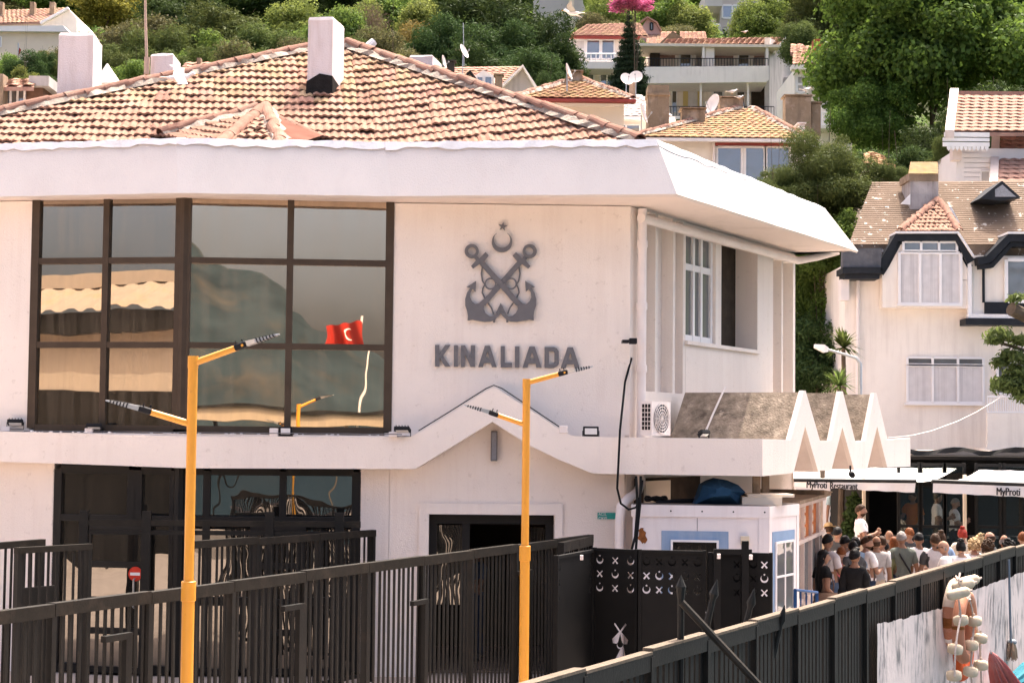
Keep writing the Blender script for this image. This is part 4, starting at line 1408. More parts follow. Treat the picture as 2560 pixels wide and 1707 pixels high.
for u, h_ in ((.02, 0), (GW.L - .08, .1)):
    mb = MB(GW.m); mb.box(u - .04, u + .04, -.04, .04, 0, zz + h_); mb.build('post', GATE, GB_)
for px, py in ((1797, 1390), (1877, 1392), (1454, 1393)):
    a = at(px, py, 21.2); mb = MB(); mb.bbox(a.x - .02, a.x + .02, a.y - .02, a.y + .02, a.z - .03, a.z + .03, .004)
    tag(mb.build('gate_magnet', WHITEPVC), {1797: 'tiny white block on the gate top under the bolt frame', 1877: 'tiny white block at the right end of the bolt frame', 1454: 'tiny white block on the gate beside the slatted fence'}[px], 'latch')
# ---- spear-topped prop and diagonal stay in the foreground
PR = thing('gangway_prop', (plan(1704, 11.2).x, plan(1704, 11.2).y, 0), 'dark spear-topped post with a long slanting stay before the waterfront fence', 'post')
x0, y0 = plan(1704, 11.2)
mb = MB(); zt_ = zat(1704, 1438, 11.2)
mb.tube([(x0, y0, 0), (x0, y0, zt_ - .16), (x0, y0, zt_ - .15), (x0, y0, zt_ - .07), (x0, y0, zt_)], [.022, .022, .022, .034, .003], 8); mb.build('pole', FENCE, PR)
mb = MB(); a, b = at(1704, 1505, 11.15), at(1905, 1720, 11.0); mb.tube([a, b, b + (b - a) * .5], .024, 8); mb.build('stay', FENCEW, PR)
for px, py, D, lb in ((1793, 1448, 11.9, 'dark leaning spear finial poking above the waterfront rail by the gates'), (1886, 1470, 12.6, 'dark curved spear finial leaning right before the last gate'), (1962, 1512, 13.0, 'short dark hook finial on the waterfront rail by the cabin')):
    a = at(px, py, D); b = at(px - 30, py + 130, D)
    mb = MB(); mb.tube([b, lerp(b, a, .55), lerp(b, a, .62), lerp(b, a, .72), a], [.026, .022, .02, .034, .003], 8)
    tag(autosmooth(mb.build('spear_finial', FENCE)), lb, 'finial')

# ================================================================== CABIN AND KIOSK
CB0, CB1 = plan(1583, 24.35), plan(1921, 24.15)
CFW = Wall(CB0, CB1)
CSW = Wall(CB1, CB1 + QD * 1.28)
CBz = CFW.Z(1750, 1263)
CB = thing('site_cabin', (CB0.x, CB0.y, 0), 'white prefabricated cabin with blue painted window surrounds behind the black gates', 'cabin')
mb = MB()
pl = [CFW.pt(0, 0, 0), CFW.pt(CFW.L, 0, 0), CSW.pt(CSW.L, 0, 0), CSW.pt(CSW.L, 0, 0) - V((CFW.u.x, CFW.u.y, 0)) * CFW.L]
mb.prism([V((p_.x, p_.y, .1)) for p_ in pl], (0, 0, CBz - .12)); mb.build('wall', CABIN, CB)
mb = MB(CFW.m); mb.box(-.02, CFW.L + .012, -.02, .2, CBz - .16, CBz); mb.box(CFW.L - .13, CFW.L + .01, -.015, .05, .1, CBz - .161); mb.build('front_frame', CABIN, CB)
mb = MB(CSW.m); mb.box(.022, CSW.L, -.012, .2, CBz - .16, CBz - .002); mb.box(.02, .12, -.010, .05, .1, CBz - .161); mb.box(CSW.L - .1, CSW.L, -.010, .05, .1, CBz - .161); mb.build('side_frame', CABIN, CB)
mb = MB()
mb.prism([V((p_.x, p_.y, CBz - .02)) for p_ in pl], (0, 0, .03)); mb.build('roof', mk('cabin_roof', (.20, .17, .15), .8, .2, 4), CB)
for px in (1744,):
    mb = MB(CFW.m); u = CFW.U(px); mb.box(u - .004, u + .004, -.004, 0, .1, CBz - .17); mb.build('panel_joint', GREYPAINT, CB)
mb = MB(CFW.m)
mb.box(CFW.U(1655), CFW.U(1822), -.006, -.001, .9, CFW.Z(1740, 1327)); mb.build('blue_surround', CABLUE, CB)
mb = MB(CFW.m)
a, b, z0_, z1_ = CFW.U(1678), CFW.U(1798), 1.0, CFW.Z(1740, 1349)
mb.box(a, a + .03, -.03, -.007, z0_, z1_); mb.box(b - .03, b, -.03, -.007, z0_, z1_); mb.box(a + .03, b - .03, -.03, -.007, z1_ - .03, z1_); mb.box(a + .03, b - .03, -.03, -.007, z0_, z0_ + .03)
wf = mb.build('window', WHITEP, CB); mb = MB(CFW.m); mb.box(a + .03, b - .03, -.018, -.008, z0_ + .03, z1_ - .03); mb.build('pane', GLASS_D, wf)
mb = MB(CSW.m)
a, b = CSW.L * .12, CSW.L * .86
mb.box(a, b, -.006, -.001, .75, CSW.Z(1950, 1327)); mb.build('blue_surround', CABLUE, CB)
a, b, z0_, z1_ = CSW.L * .2, CSW.L * .80, .98, CSW.Z(1950, 1352)
mb = MB(CSW.m)
for u in (a, (a + b) / 2 - .015, b - .03): mb.box(u, u + .03, -.03, -.007, z0_, z1_)
for z in (z0_, lerp(z0_, z1_, .5), z1_ - .03): mb.box(a + .002, b - .002, -.028, -.008, z, z + .03)
wf = mb.build('window', WHITEP, CB); mb = MB(CSW.m); mb.box(a + .03, b - .03, -.018, -.009, z0_ + .03, z1_ - .03); mb.build('pane', GLASS_H, wf)
mb = MB(CFW.m); u = CFW.U(1606); zc = CFW.Z(1606, 1338)
pts = [(u + (.05 + .02 * math.sin(i * 2.3)) * math.cos(2 * math.pi * i / 16) + (.03 if i > 10 else 0), -.003, zc + (.11 + .03 * math.sin(i * 3.1)) * math.sin(2 * math.pi * i / 16)) for i in range(16)]
mb.prism(pts, (0, -.001, 0)); mb.build('rust_patch', RUST, CB)
mb = MB(CFW.m); u = CFW.U(1863); z = CFW.Z(1863, 1352); mb.bbox(u - .06, u + .06, -.06, -.002, z - .05, z + .07, .006); mb.build('lamp_box', mk('cream_plastic', (.66, .56, .42), .5, .05, 3), CB)
for px in range(1600, 1915, 78):
    mb = MB(CFW.m); u = CFW.U(px); z = CBz - .08; mb.tube([(u, -.024, z), (u, -.02, z)], .012, 8); mb.build('bolt', DARKFR, CB)
# blue bundled parasol cloth lying on the cabin roof
UM = thing('furled_parasol', at(1800, 1262, 24.9), 'dark blue crumpled parasol canopy lying on the cabin roof', 'parasol')
mb = MB()
pr = [(1733, 1262), (1748, 1240), (1757, 1212), (1775, 1202), (1793, 1196), (1818, 1200), (1846, 1212), (1864, 1230), (1851, 1240), (1850, 1262)]
A_ = [at(*q, 24.55) for q in pr]
B_ = [at(*q, 24.35) * .35 + sum(A_, V()) / len(A_) * .65 + V((0, -.22, 0)) for q in pr]
C_ = [p_ + V((0, .5, 0)) for p_ in A_]
C2 = [p_ * .5 + sum(A_, V()) / len(A_) * .5 + V((0, .75, -.05)) for p_ in A_]
n = len(pr)
ctr = sum(B_, V()) / n
vs_ = [ctr] + [lerp(ctr, p_, 1 + .10 * (-1) ** i) for i, p_ in enumerate(B_)] + A_ + C_ + C2
fs = []
for i in range(n - 1):
    fs += [(0, 1 + i + 1, 1 + i), (1 + i, 1 + i + 1, 1 + n + i + 1, 1 + n + i), (1 + n + i, 1 + n + i + 1, 1 + 2 * n + i + 1, 1 + 2 * n + i), (1 + 2 * n + i, 2 + 2 * n + i, 2 + 3 * n + i, 1 + 3 * n + i)]
fs.append((0, 1, n)); fs.append((1, 1 + n, 2 * n, n))
mb.add(vs_, fs)
BLUEC = mk('blue_canvas', (.018, .055, .11), .8, .2, 6, .4, 14)
mb.build('canopy', BLUEC, UM)
mb = MB(); mb.tube([at(1640, 1256, 24.7), at(1690, 1252, 24.75), at(1745, 1250, 24.9)], .03, 8); mb.build('pole', BLACK, UM)
mb = MB(); q = at(1640, 1255, 24.8); mb.tube([q + V((.09 * math.cos(a) * 1.6, .1 * math.sin(a), .05 + .02 * math.sin(3 * a))) for a in [2 * math.pi * i / 16 for i in range(17)]], .028, 7)
tag(mb.build('hose_coil', CABLE), 'black coil of hose on the cabin roof', 'hose')
mb = MB(); a = at(1856, 1262, 24.4); b = at(1945, 1240, 25.3); mb.box(a.x, b.x - .08, a.y, a.y + .7, a.z, a.z + .11); mb.box(a.x + .08, b.x + .1, a.y + .05, a.y + .8, a.z + .112, a.z + .15)
tag(mb.build('foam_boards', CREAM), 'pale dusty boards stacked on the cabin roof by the kiosk', 'boards')

# snack kiosk
KW = Wall(plan(1986, 26.4), plan(2062, 30.6))
KZ = KW.Z(2020, 1250)
KI = thing('snack_kiosk', (KW.p0.x, KW.p0.y, 0), 'white framed snack kiosk with orange menu pictures beside the cabin', 'kiosk')
KF = mk('kiosk_frame', (.66, .54, .48), .5, .06, 3, stain=(.40, .26, .18), stain_amt=.4)
ORANGE = mk('menu_orange', (.42, .13, .04), .6, .35, 9)
PALEP = mk('menu_pale', (.55, .38, .28), .6, .4, 11)
mb = MB(KW.m); mb.box(0, KW.L, .06, 1.3, 0, KZ); mb.build('body', KF, KI)
mb = MB(KW.m); mb.box(-.1, KW.L + .1, -.10, 1.4, KZ + .001, KZ + .05); mb.prism([(KW.L - 1.2, -.12, KZ + .051), (KW.L + .12, -.12, KZ + .051), (KW.L + .12, -.12, KZ + .07), (KW.L - 1.2, -.12, KZ + .13)], (0, 1.3, 0)); mb.build('roof', BROWNCH, KI)
n = 4
for k in range(n):
    a, b = KW.L * k / n, KW.L * (k + 1) / n
    mb = MB(KW.m); mb.box(a, a + .05, -.02, .058, .9, KZ); mb.build('mullion', KF, KI)
    mb = MB(KW.m); mb.box(a + .06, b - .02, .03, .055, lerp(.9, KZ, .62), KZ - .05); mpn = mb.build('menu_panel', PALEP if k in (0, 3) else ORANGE, KI)
    for j in range(3):
        mb = MB(KW.m); zc = lerp(lerp(.9, KZ, .68), KZ - .12, j / 2); mb.tube([(lerp(a, b, .5), .029, zc), (lerp(a, b, .5), .024, zc)], .075, 12); mb.build('food_picture', mk('plate_%d' % j, (.60, .50, .40), .6, .5, 25) if 'plate_%d' % j not in MATS else MATS['plate_%d' % j], mpn)
    mb = MB(KW.m); mb.box(a + .06, b - .02, .04, .055, .95, lerp(.9, KZ, .58)); mb.build('pane', GLASS_H, KI)
mb = MB(KW.m)
for z in (.9, lerp(.9, KZ, .60), KZ - .045):
    mb.box(0.052, KW.L, -.018, .056, z - .03, z + .03)
mb.build('rail', KF, KI)
# blue crowd barrier
BR = thing('blue_barrier', (plan(2010, 24.6).x, plan(2010, 24.6).y, 0), 'low blue tubular barrier between the cabin and the waterfront fence', 'barrier')
BLUEP = mk('blue_paint', (.02, .06, .16), .45, .1, 5)
mb = MB(); a, b = at(1988, 1474, 24.0), at(2042, 1480, 25.0)
mb.tube([a - V((0, 0, .95)), a, b, b - V((0, 0, .95))], .025, 8); mb.tube([a - V((0, 0, .35)), b - V((0, 0, .35))], .02, 8); mb.build('frame', BLUEP, BR)
for k in range(1, 4):
    mb = MB(); q = lerp(a, b, k / 4); mb.cyl(q - V((0, 0, .35)), q, .012, n=6); mb.build('bar', BLUEP, BR)

# ================================================================== HOUSES ON THE SLOPE
FAR_ME = tile_mesh(.31, .44, 1, .030, 4, .035).mesh('roof_tile', TILE2)
FAR_V = [V(v.co) for v in FAR_ME.vertices]
FAR_F = [tuple(p.vertices) for p in FAR_ME.polygons]
class House:
    def __init__(s, name, label, px, D, cat='house', group=None):
        p = plan(px, D)
        s.D = D
        s.z0 = min(hfun(p.x, D), hfun(p.x, D + 6)) - 1.5
        s.t = thing(name, (p.x, p.y, max(0, s.z0)), label, cat, group)
    def box(s, name, px0, px1, py0, py1, mat_, d=0.0, dep=6.0, parent=None):
        D = s.D + d
        cx = (px0 + px1) / 2
        z1 = zat(cx, py0, D)
        z0 = s.z0 if py1 is None else zat(cx, py1, D)
        mb = MB(); mb.box(at(px0, py0, D).x, at(px1, py0, D).x, D, D + dep, z0, z1)
        return mb.build(name, mat_, parent or s.t)
    def poly(s, name, pts, mat_, d=0.0, dep=.3, parent=None):
        """front-facing outline given in pixels, extruded backwards"""
        mb = MB(); mb.prism([at(px, py, s.D + d) for px, py in pts], (0, dep, 0))
        return mb.build(name, mat_, parent or s.t)
    def win(s, px0, px1, py0, py1, nx=1, ny=1, d=-.04, frame=None, pane=None, fw=.05, name='window', parent=None):
        D = s.D + d
        x0, x1 = at(px0, py0, D).x, at(px1, py0, D).x
        cx = (px0 + px1) / 2
        z1, z0 = zat(cx, py0, D), zat(cx, py1, D)
        mb = MB()
        for i in range(nx + 1):
            x = x0 + (x1 - x0) * i / nx
            a = fw * (.5 if 0 < i < nx else .5)
            mb.box(x - a, x + a, D - .03, D + .035, z0, z1)
        for j in range(ny + 1):
            z = z0 + (z1 - z0) * j / ny
            for i in range(nx):
                xa, xb = x0 + (x1 - x0) * i / nx, x0 + (x1 - x0) * (i + 1) / nx
                mb.box(xa + fw * .5, xb - fw * .5, D - .025, D + .03, z - fw * .5, z + fw * .5)
        f = mb.build(name, frame or WHITEP, parent or s.t)
        for i in range(nx):
            for j in range(ny):
                g = MB(); g.box(x0 + (x1 - x0) * i / nx + fw * .5, x0 + (x1 - x0) * (i + 1) / nx - fw * .5, D + .005, D + .018, z0 + (z1 - z0) * j / ny + fw * .5, z0 + (z1 - z0) * (j + 1) / ny - fw * .5)
                g.build('pane', pane or GLASS_H, f)
        return f
    def slope(s, quad, mat_=None, name='roof', tw=.30, expo=.36, singles=0, me=None, under=None, jit=.6):
        """quad: four (px, py, depth offset): lower left, lower right, upper right, upper left"""
        a, b, c, d = [at(px, py, s.D + dd) for px, py, dd in quad]
        mb = MB(); mb.add([p - V((0, 0, .02)) for p in (a, b, c, d)] + [p - V((0, 0, .14)) for p in (a, b, c, d)], [(0, 1, 2, 3), (7, 6, 5, 4), (0, 4, 5, 1), (1, 5, 6, 2), (2, 6, 7, 3), (3, 7, 4, 0)])
        r = mb.build(name, under or mat_ or TILE2, s.t)
        f = lambda t, v: lerp(lerp(a, b, t), lerp(d, c, t), v)
        lay_tiles(f, lambda v: lerp((a - b).length, (c - d).length, v), (lerp(a, b, .5) - lerp(c, d, .5)).length, r, me or FAR_ME, mat_ or TILE2, singles, tw, expo, None, jit, FAR_V, FAR_F)
        return r
    def railing(s, px0, px1, py0, py1, d, mat_, n, name='railing', r=.012):
        D = s.D + d
        a0, a1 = at(px0, py0, D), at(px1, py0, D)
        b0, b1 = at(px0, py1, D), at(px1, py1, D)
        mb = MB(); mb.cyl(a0, a1, r * 1.6, n=5); mb.cyl(b0, b1, r * 1.4, n=5)
        rl = mb.build(name, mat_, s.t)
        for i in range(n + 1):
            m = MB(); m.cyl(lerp(b0, b1, i / n), lerp(a0, a1, i / n), r, n=4); m.build('baluster', mat_, rl)
        return rl
    def chim(s, px0, px1, py0, py1, d, mat_, cap=True, dep=.7, capmat=None):
        c = s.box('chimney', px0, px1, py0 + (6 if cap else 0), py1, mat_, d, dep)
        if cap:
            s.box('chimney_cap', px0 - 4, px1 + 4, py0, py0 + 3, capmat or mat_, d - .08, dep + .16, c)
            for q in (px0 + 1, px1 - 5):
                s.box('cap_leg', q, q + 4, py0 + 3.05, py0 + 5.95, capmat or mat_, d + .02, .15, c)
        return c
IRON = mk('wrought_iron', (.03, .03, .035), .6, .1, 5)
# ---- the white house with dark mansard trim (right)
h = House('white_house', 'white house with brown shingle roof and dark slate-blue dormer trim', 2340, 46.0)
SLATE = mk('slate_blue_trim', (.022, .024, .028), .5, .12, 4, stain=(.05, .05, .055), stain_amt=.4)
SHING = mk('brown_shingle', (.15, .108, .08), .9, .14, 2.5, .5, 26, speck=(.70, .64, .58), speck_amt=.9, speck_scale=4.2, stain=(.20, .14, .105), stain_amt=.4)
h.box('wall', 2113, 2700, 664, None, WHITEW, 0, 8)
h.poly('wall', [(2205, 668), (2240, 596), (2396, 596), (2424, 660), (2424, 700), (2205, 700)], WHITEW, -.42, .8)
# shingle courses
a, b = at(2122, 612, 45.8), at(2720, 612, 45.8)
c_, d_ = at(2720, 452, 49.2), at(2180, 456, 49.2)
mb = MB()
mb.add([a, b, c_, d_] + [p - V((0, 0, .3)) for p in (a, b, c_, d_)], [(0, 1, 2, 3), (7, 6, 5, 4), (0, 4, 5, 1), (3, 7, 4, 0)])
r14 = mb.build('roof', SHING, h.t)
mb = MB()
for k in range(30):
    v0, v1 = k / 30, (k + 1.25) / 30
    p0, p1, p2, p3 = lerp(a, d_, v0), lerp(b, c_, v0), lerp(b, c_, min(1, v1)), lerp(a, d_, min(1, v1))
    u = V((0, -.02, .018))
    mb.add([p0 + u, p1 + u, p2 + V((0, 0, .012)), p3 + V((0, 0, .012)), p0, p1], [(0, 1, 2, 3), (4, 5, 1, 0)])
kind(mb.build('shingle_courses', SHING, r14), 'stuff')
mb = MB(); q = at(2113, 655, 46); mb.add([at(2122, 612, 45.8) - V((0, 0, .02)), d_ - V((0, 0, .02)), at(2178, 470, 53), at(2116, 640, 53)], [(0, 1, 2, 3)]); mb.build('roof', SHING, h.t)
def trim(H, pts, w, d, dep, mat_, name='dormer_trim', parent=None):
    H.poly(name, stroke(pts, w), mat_, d, dep, parent)
trim(h, [(2200, 668), (2213, 650), (2243, 593), (2393, 593), (2428, 655)], 20, -.55, .9, SLATE)
trim(h, [(2203, 684), (2216, 664), (2250, 604), (2388, 604), (2426, 668)], 14, -.45, .7, SLATE)
trim(h, [(2107, 676), (2202, 676)], 15, -.75, .9, SLATE)
trim(h, [(2112, 690), (2199, 690)], 14, -.66, .8, SLATE)
h.poly('lead_apron', [(2108, 622), (2205, 620), (2202, 668), (2107, 668)], mk('lead', (.10, .10, .11), .6, .3, 3, .3, 10, stain=(.20, .19, .19), stain_amt=.6), -.62, .3)
trim(h, [(2240, 581), (2397, 581)], 5, -.62, .98, WHITEP, 'white_strip')
trim(h, [(2397, 583), (2434, 640)], 5, -.62, .98, WHITEP, 'white_strip')
trim(h, [(2446, 652), (2472, 648), (2524, 594), (2700, 594)], 20, -.75, 1.2, SLATE)
trim(h, [(2450, 666), (2480, 664), (2530, 610), (2700, 610)], 12, -.66, 1.0, SLATE)
trim(h, [(2520, 582), (2700, 582)], 5, -.8, 1.2, WHITEP, 'white_strip')
# hipped tile roof of the dormer
ap = at(2346, 502, 47.6)
bl, br_ = at(2252, 580, 45.6), at(2398, 580, 45.6)
mb = MB(); mb.add([bl, br_, ap, at(2250, 560, 47.2), at(2400, 560, 47.2)], [(0, 1, 2), (3, 0, 2), (1, 4, 2)]); dr = mb.build('dormer_roof', MORTAR, h.t)
lay_tiles(lambda t, v: lerp(lerp(bl, br_, t), ap, v), lambda v: (bl - br_).length * (1 - v), (lerp(bl, br_, .5) - ap).length, dr, TILE_ME, TILE, 120, .23, .27, None, 1.2)
hip(bl, ap, dr, .26, .03, .85, False); hip(br_, ap, dr, .26, .03, .85, False)
trim(h, [(2375, 520), (2434, 632)], 9, .9, .06, WHITEP, 'white_strip')
# chimney and vent
c14 = h.box('chimney', 2275, 2346, 452, 560, mk('sooty_render', (.40, .36, .35), .9, .2, 3, .3, 20, streak=(.14, .12, .11), streak_amt=.7), 1.6, 1.0)
h.box('chimney_cap', 2271, 2346, 434, 452, BROWNCH, 1.55, 1.1, c14)
mb = MB(); A_, B_ = at(2271, 434, 47.5), at(2346, 434, 47.5); mb.add([A_, B_, at(2344, 405, 48.7), at(2276, 405, 48.7)], [(0, 1, 2, 3)]); mb.build('cap_top', mk('rusty_cap', (.22, .15, .09), .95, .25, 5, stain=(.30, .19, .07), stain_amt=.7, spec=0), c14)
h.poly('flashing', [(2252, 510), (2276, 485), (2276, 512)], WHITEP, 1.5, .05)
v14 = h.poly('roof_vent', [(2450, 496), (2505, 452), (2552, 494), (2500, 502)], SLATE, .9, 1.6)
h.poly('vent_face', [(2488, 492), (2488, 474), (2506, 462), (2540, 492)], mk('vent_grey', (.25, .25, .27), .9, .2, 20, .4, 40), .88, .02, v14)
# windows
h.box('dormer_wall', 2206, 2423, 700.5, 770, WHITEW, -.42, .41)
f = h.win(2248, 2402, 632, 760, 3, 1, -.47, WHITEP, CURTAIN, .07)
f = h.win(2258, 2392, 605, 628, 3, 1, -.47, WHITEP, GLASS_H, .06)
h.box('sill', 2243, 2406, 760, 765, WHITEP, -.52, .1)
h.win(2268, 2458, 894, 912, 3, 1, -.05, WHITEP, GLASS_H, .06)
h.win(2268, 2458, 914, 1006, 3, 1, -.05, WHITEP, CURTAIN, .06)
h.box('sill', 2262, 2462, 1007, 1013, WHITEP, -.12, .1)
# bay on the right
h.box('bay_wall', 2425, 2700, 640, 800, WHITEW, -.35, .34)
h.box('white_strip', 2420, 2429, 650, 792, WHITEP, -.5, .14)
h.box('white_strip', 2420, 2700, 786, 796, WHITEP, -.55, .19)
h.box('slate_strip', 2414, 2700, 797, 813, SLATE, -.6, .6)
h.box('slate_strip', 2462, 2700, 756, 785, SLATE, -.42, .06)
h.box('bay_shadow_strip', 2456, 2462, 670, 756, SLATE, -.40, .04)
h.win(2515, 2640, 650, 754, 2, 1, -.42, WHITEP, GLASS_H, .09)
h.win(2493, 2640, 905, 985, 2, 1, -.05, WHITEP, GLASS_H, .07)
h.box('balcony_wall', 2468, 2700, 1033, 1120, WHITEW, -.9, .12)
h.box('balcony_slab', 2462, 2700, 1120, 1127, WHITEW, -.95, .95)
h.railing(2468, 2640, 992, 1030, -.85, WHITEP, 30, r=.016)
mb = MB(); p0, p1 = at(2145, 700, 45.9), at(2143, 1120, 45.9); mb.cyl(p0, p1, .05, n=8); mb.build('downspout', WHITEPVC, h.t)
mb = MB(); p0 = at(2108, 700, 45.8); mb.box(p0.x - .1, p0.x + .12, 45.6, 45.95, zat(2108, 752, 45.8), p0.z); mb.build('gutter_box', WHITEPVC, h.t)

# ---- wooden house with pale red tile roof (far right)
h = House('timber_house', 'timber house with pale red tile roof and scalloped white eaves boards', 2470, 55.0)
SIDING = mk('white_siding', (.74, .68, .66), .7, .05, 2)
h.slope([(2384, 330, 0), (2700, 330, 0), (2700, 240, 3.2), (2392, 238, 3.2)], TILE2, 'roof', .30, .33, 300)
h.slope([(2497, 470, -1.2), (2700, 470, -1.2), (2700, 332, 2.4), (2508, 330, 2.4)], TILE2, 'roof', .30, .33, 200)
h.box('ridge', 2390, 2700, 229, 238, TILE2, 3.15, .25)
va, vb = at(2374, 334, 54.7), at(2386, 230, 58.2)
mb = MB(); mb.prism([va + V((-.14, 0, -.14)), vb + V((-.14, 0, -.14)), vb + V((-.14, 0, .12)), va + V((-.14, 0, .12))], (.28, 0, 0)); mb.build('verge_board', KF, h.t)
h.poly('gable_side', [(2392, 460), (2392, 372), (2410, 372), (2410, 460)], SIDING, .45, 3)
va, vb = at(2484, 474, 53.7), at(2490, 330, 57.3)
mb = MB(); mb.prism([va + V((-.13, 0, -.14)), vb + V((-.13, 0, -.14)), vb + V((-.13, 0, .1)), va + V((-.13, 0, .1))], (.26, 0, 0)); mb.build('verge_board', KF, h.t)
h.box('wall', 2408, 2700, 372, None, SIDING, .5, 7)
for k in range(7):
    y = 384 + k * 12
    h.box('siding_board', 2408, 2474, y, y + 10.5, SIDING, .46, .045)
h.box('eaves_board', 2362, 2474, 331, 342, WHITEP, -.2, .1)
h.box('eaves_board', 2358, 2474, 345, 353, WHITEP, -.22, .08)
h.box('eaves_board', 2358, 2474, 356, 366, WHITEP, -.24, .08)
for k in range(10):
    x = 2368 + k * 10.5
    h.poly('scallop', [(x, 366), (x + 9, 366), (x + 9, 371), (x + 4.5, 377), (x, 371)], WHITEP, -.23, .05)
h.box('bracket', 2382, 2404, 368, 400, KF, .1, .4)
h.win(2452, 2474, 428, 462, 1, 1, .44, WHITEP, GREYW, .04)

# ---- low restaurant roofs are built with the restaurant
# ---- house with lichen-covered hipped roof (centre right)
h = House('lichen_roof_house', 'white house under a yellow lichen hipped tile roof with many brown chimneys', 1800, 60.0)
e = 348
h.box('wall', 1600, 2010, e, None, WHITEW, .5, 8)
h.slope([(1590, 343, 0), (2020, 349, 0), (1880, 272, 4.2), (1850, 272, 4.2)], TILEY, 'roof', .26, .33, 0)
mb = MB(); hip(at(1595, 340, 60), at(1852, 270, 64.2), h.t, .4, .03, 1.0, True); hip(at(2018, 347, 60), at(1880, 270, 64.2), h.t, .4, .03, 1.0, True)
h.box('gutter', 1592, 2018, 346, 354, WHITEPVC, -.15, .2)
h.box('beam', 1788, 2010, 357, 363, REDTRIM, .2, .3)
h.win(1792, 1862, 368, 470, 1, 1, .44, WHITEP, GLASS_H, .09)
h.win(1855, 1912, 368, 470, 1, 1, .44, WHITEP, GLASS_H, .09)
h.win(1915, 1975, 368, 470, 1, 1, .44, WHITEP, GLASS_H, .09)
h.box('downspout', 1782, 1788, 355, 450, WHITEPVC, .3, .1)
h.chim(1620, 1673, 213, 330, 1.5, BROWNCH, False, .9)
h.box('chimney_cap', 1618, 1676, 232, 238, BROWNCH, 1.4, 1.1)
h.chim(1705, 1763, 268, 312, 2.0, BROWNCH)
h.chim(1800, 1858, 240, 292, 4.0, BROWNCH)
h.chim(1964, 2028, 236, 330, 3.2, BROWNCH)
h.chim(2030, 2052, 254, 340, 3.6, BROWNCH)
h.chim(1998, 2012, 306, 330, 1.2, PINKST)
def dish(px, py, D, r, label, yaw=.5, tilt=.5, mast=1.2):
    p = at(px, py, D)
    t = thing('satellite_dish', p, label, 'satellite dish')
    m = MX.Translation(p) @ MX.Rotation(yaw, 4, 'Z') @ MX.Rotation(math.pi / 2 - tilt, 4, 'X')
    mb = MB(m)
    rings = []
    for k in range(5):
        q = k / 4
        rings.append([(r * q * math.cos(a) + 1e-4 * math.cos(a), r * q * math.sin(a) * 1.08, r * .28 * q * q) for a in [2 * math.pi * i / 16 for i in range(16)]])
    mb.loft(rings, False); rings2 = [[(x, y, z - .012) for x, y, z in rg] for rg in rings]; mb.loft(rings2, False)
    autosmooth(mb.build('reflector', WHITEPVC, t), 60)
    mb = MB(m); mb.tube([(0, -r * .9, .05), (0, -r * .25, r * 1.0)], .012, 5); mb.cyl((0, -r * .32, r * .95), (0, -r * .15, r * 1.08), .03, n=6); mb.build('feed_arm', STEEL, t)
    mb = MB(); mb.cyl(p + V((0, .1, -mast)), p + V((0, .1, .05)), .025, n=6); mb.build('mast', STEEL, t)
    return t
dish(1786, 262, 63.5, .36, 'weathered satellite dish beside the wide chimney of the lichen roof', -1.0, .3, .9)
dish(1566, 200, 70, .27, 'round pale satellite dish on the pole left of the balcony house', .3, .5, 1.6)
dish(1590, 195, 70.3, .28, 'second round dish on the pole below the balcony house', -.2, .5, 1.6)
dish(1604, 285, 61, .34, 'dish seen edge-on next to the tall brown chimney', 1.3, .3, .8)
dish(1157, 130, 74, .30, 'small dish on the antenna mast among the roofs', 1.1, .4, 1.0)
dish(1107, 155, 74.5, .26, 'small edge-on dish by the dark stove pipe chimney', 1.3, .2, 1.0)
dish(1418, 180, 57, .26, 'edge-on dish on the orange roof beside its chimney', 1.3, .3, .8)

# ---- orange hipped roof with red gutter
h = House('orange_roof_house', 'small cream house with orange hipped roof and red gutter', 1440, 56.0)
h.slope([(1285, 245, 0), (1585, 250, 0), (1452, 200, 4.0), (1440, 200, 4.0)], TILEY, 'roof', .26, .33, 0)
hip(at(1288, 243, 56), at(1441, 198, 60), h.t, .4, .03, .9); hip(at(1582, 248, 56), at(1451, 198, 60), h.t, .4, .03, .9)
h.box('gutter', 1282, 1590, 247, 254, REDTRIM, -.25, .25)
h.box('wall', 1312, 1560, 256, None, CREAM, .5, 7)
h.box('frieze', 1312, 1560, 256, 266, WHITEW, .4, .09)
h.chim(1430, 1455, 175, 207, 3.4, BROWNCH, True, .6)
h.chim(1412, 1420, 195, 214, 2.6, BROWNCH, False, .3)
# ---- pale flat roofs between
h = House('pale_roof_house', 'low white house with pale grey roof in front of the orange roof', 1650, 66.0)
h.slope([(1420, 292, 0), (1680, 292, 0), (1600, 238, 5), (1560, 240, 5)], mk('pale_tile', (.62, .55, .51), .9, .1, 3, island=.12), 'roof', .30, .4, 0)
h.box('gutter', 1420, 1688, 291, 298, WHITEP, -.2, .25)
h.box('wall', 1430, 1690, 298, None, WHITEW, .3, 6)
h.win(1530, 1600, 312, 345, 2, 1, .25, WHITEP, GLASS_H, .06)
# pole with antennas
mb = MB(); p = plan(1576, 70.6); mb.tube([(p.x, p.y, hfun(p.x, 70.6)), (p.x, p.y, zat(1576, 205, 70.6))], .14, 8); tag(mb.build('utility_pole', mk('old_wood', (.36, .26, .20), .9, .2, 4)), 'thick weathered wooden pole behind the orange roof', 'pole')

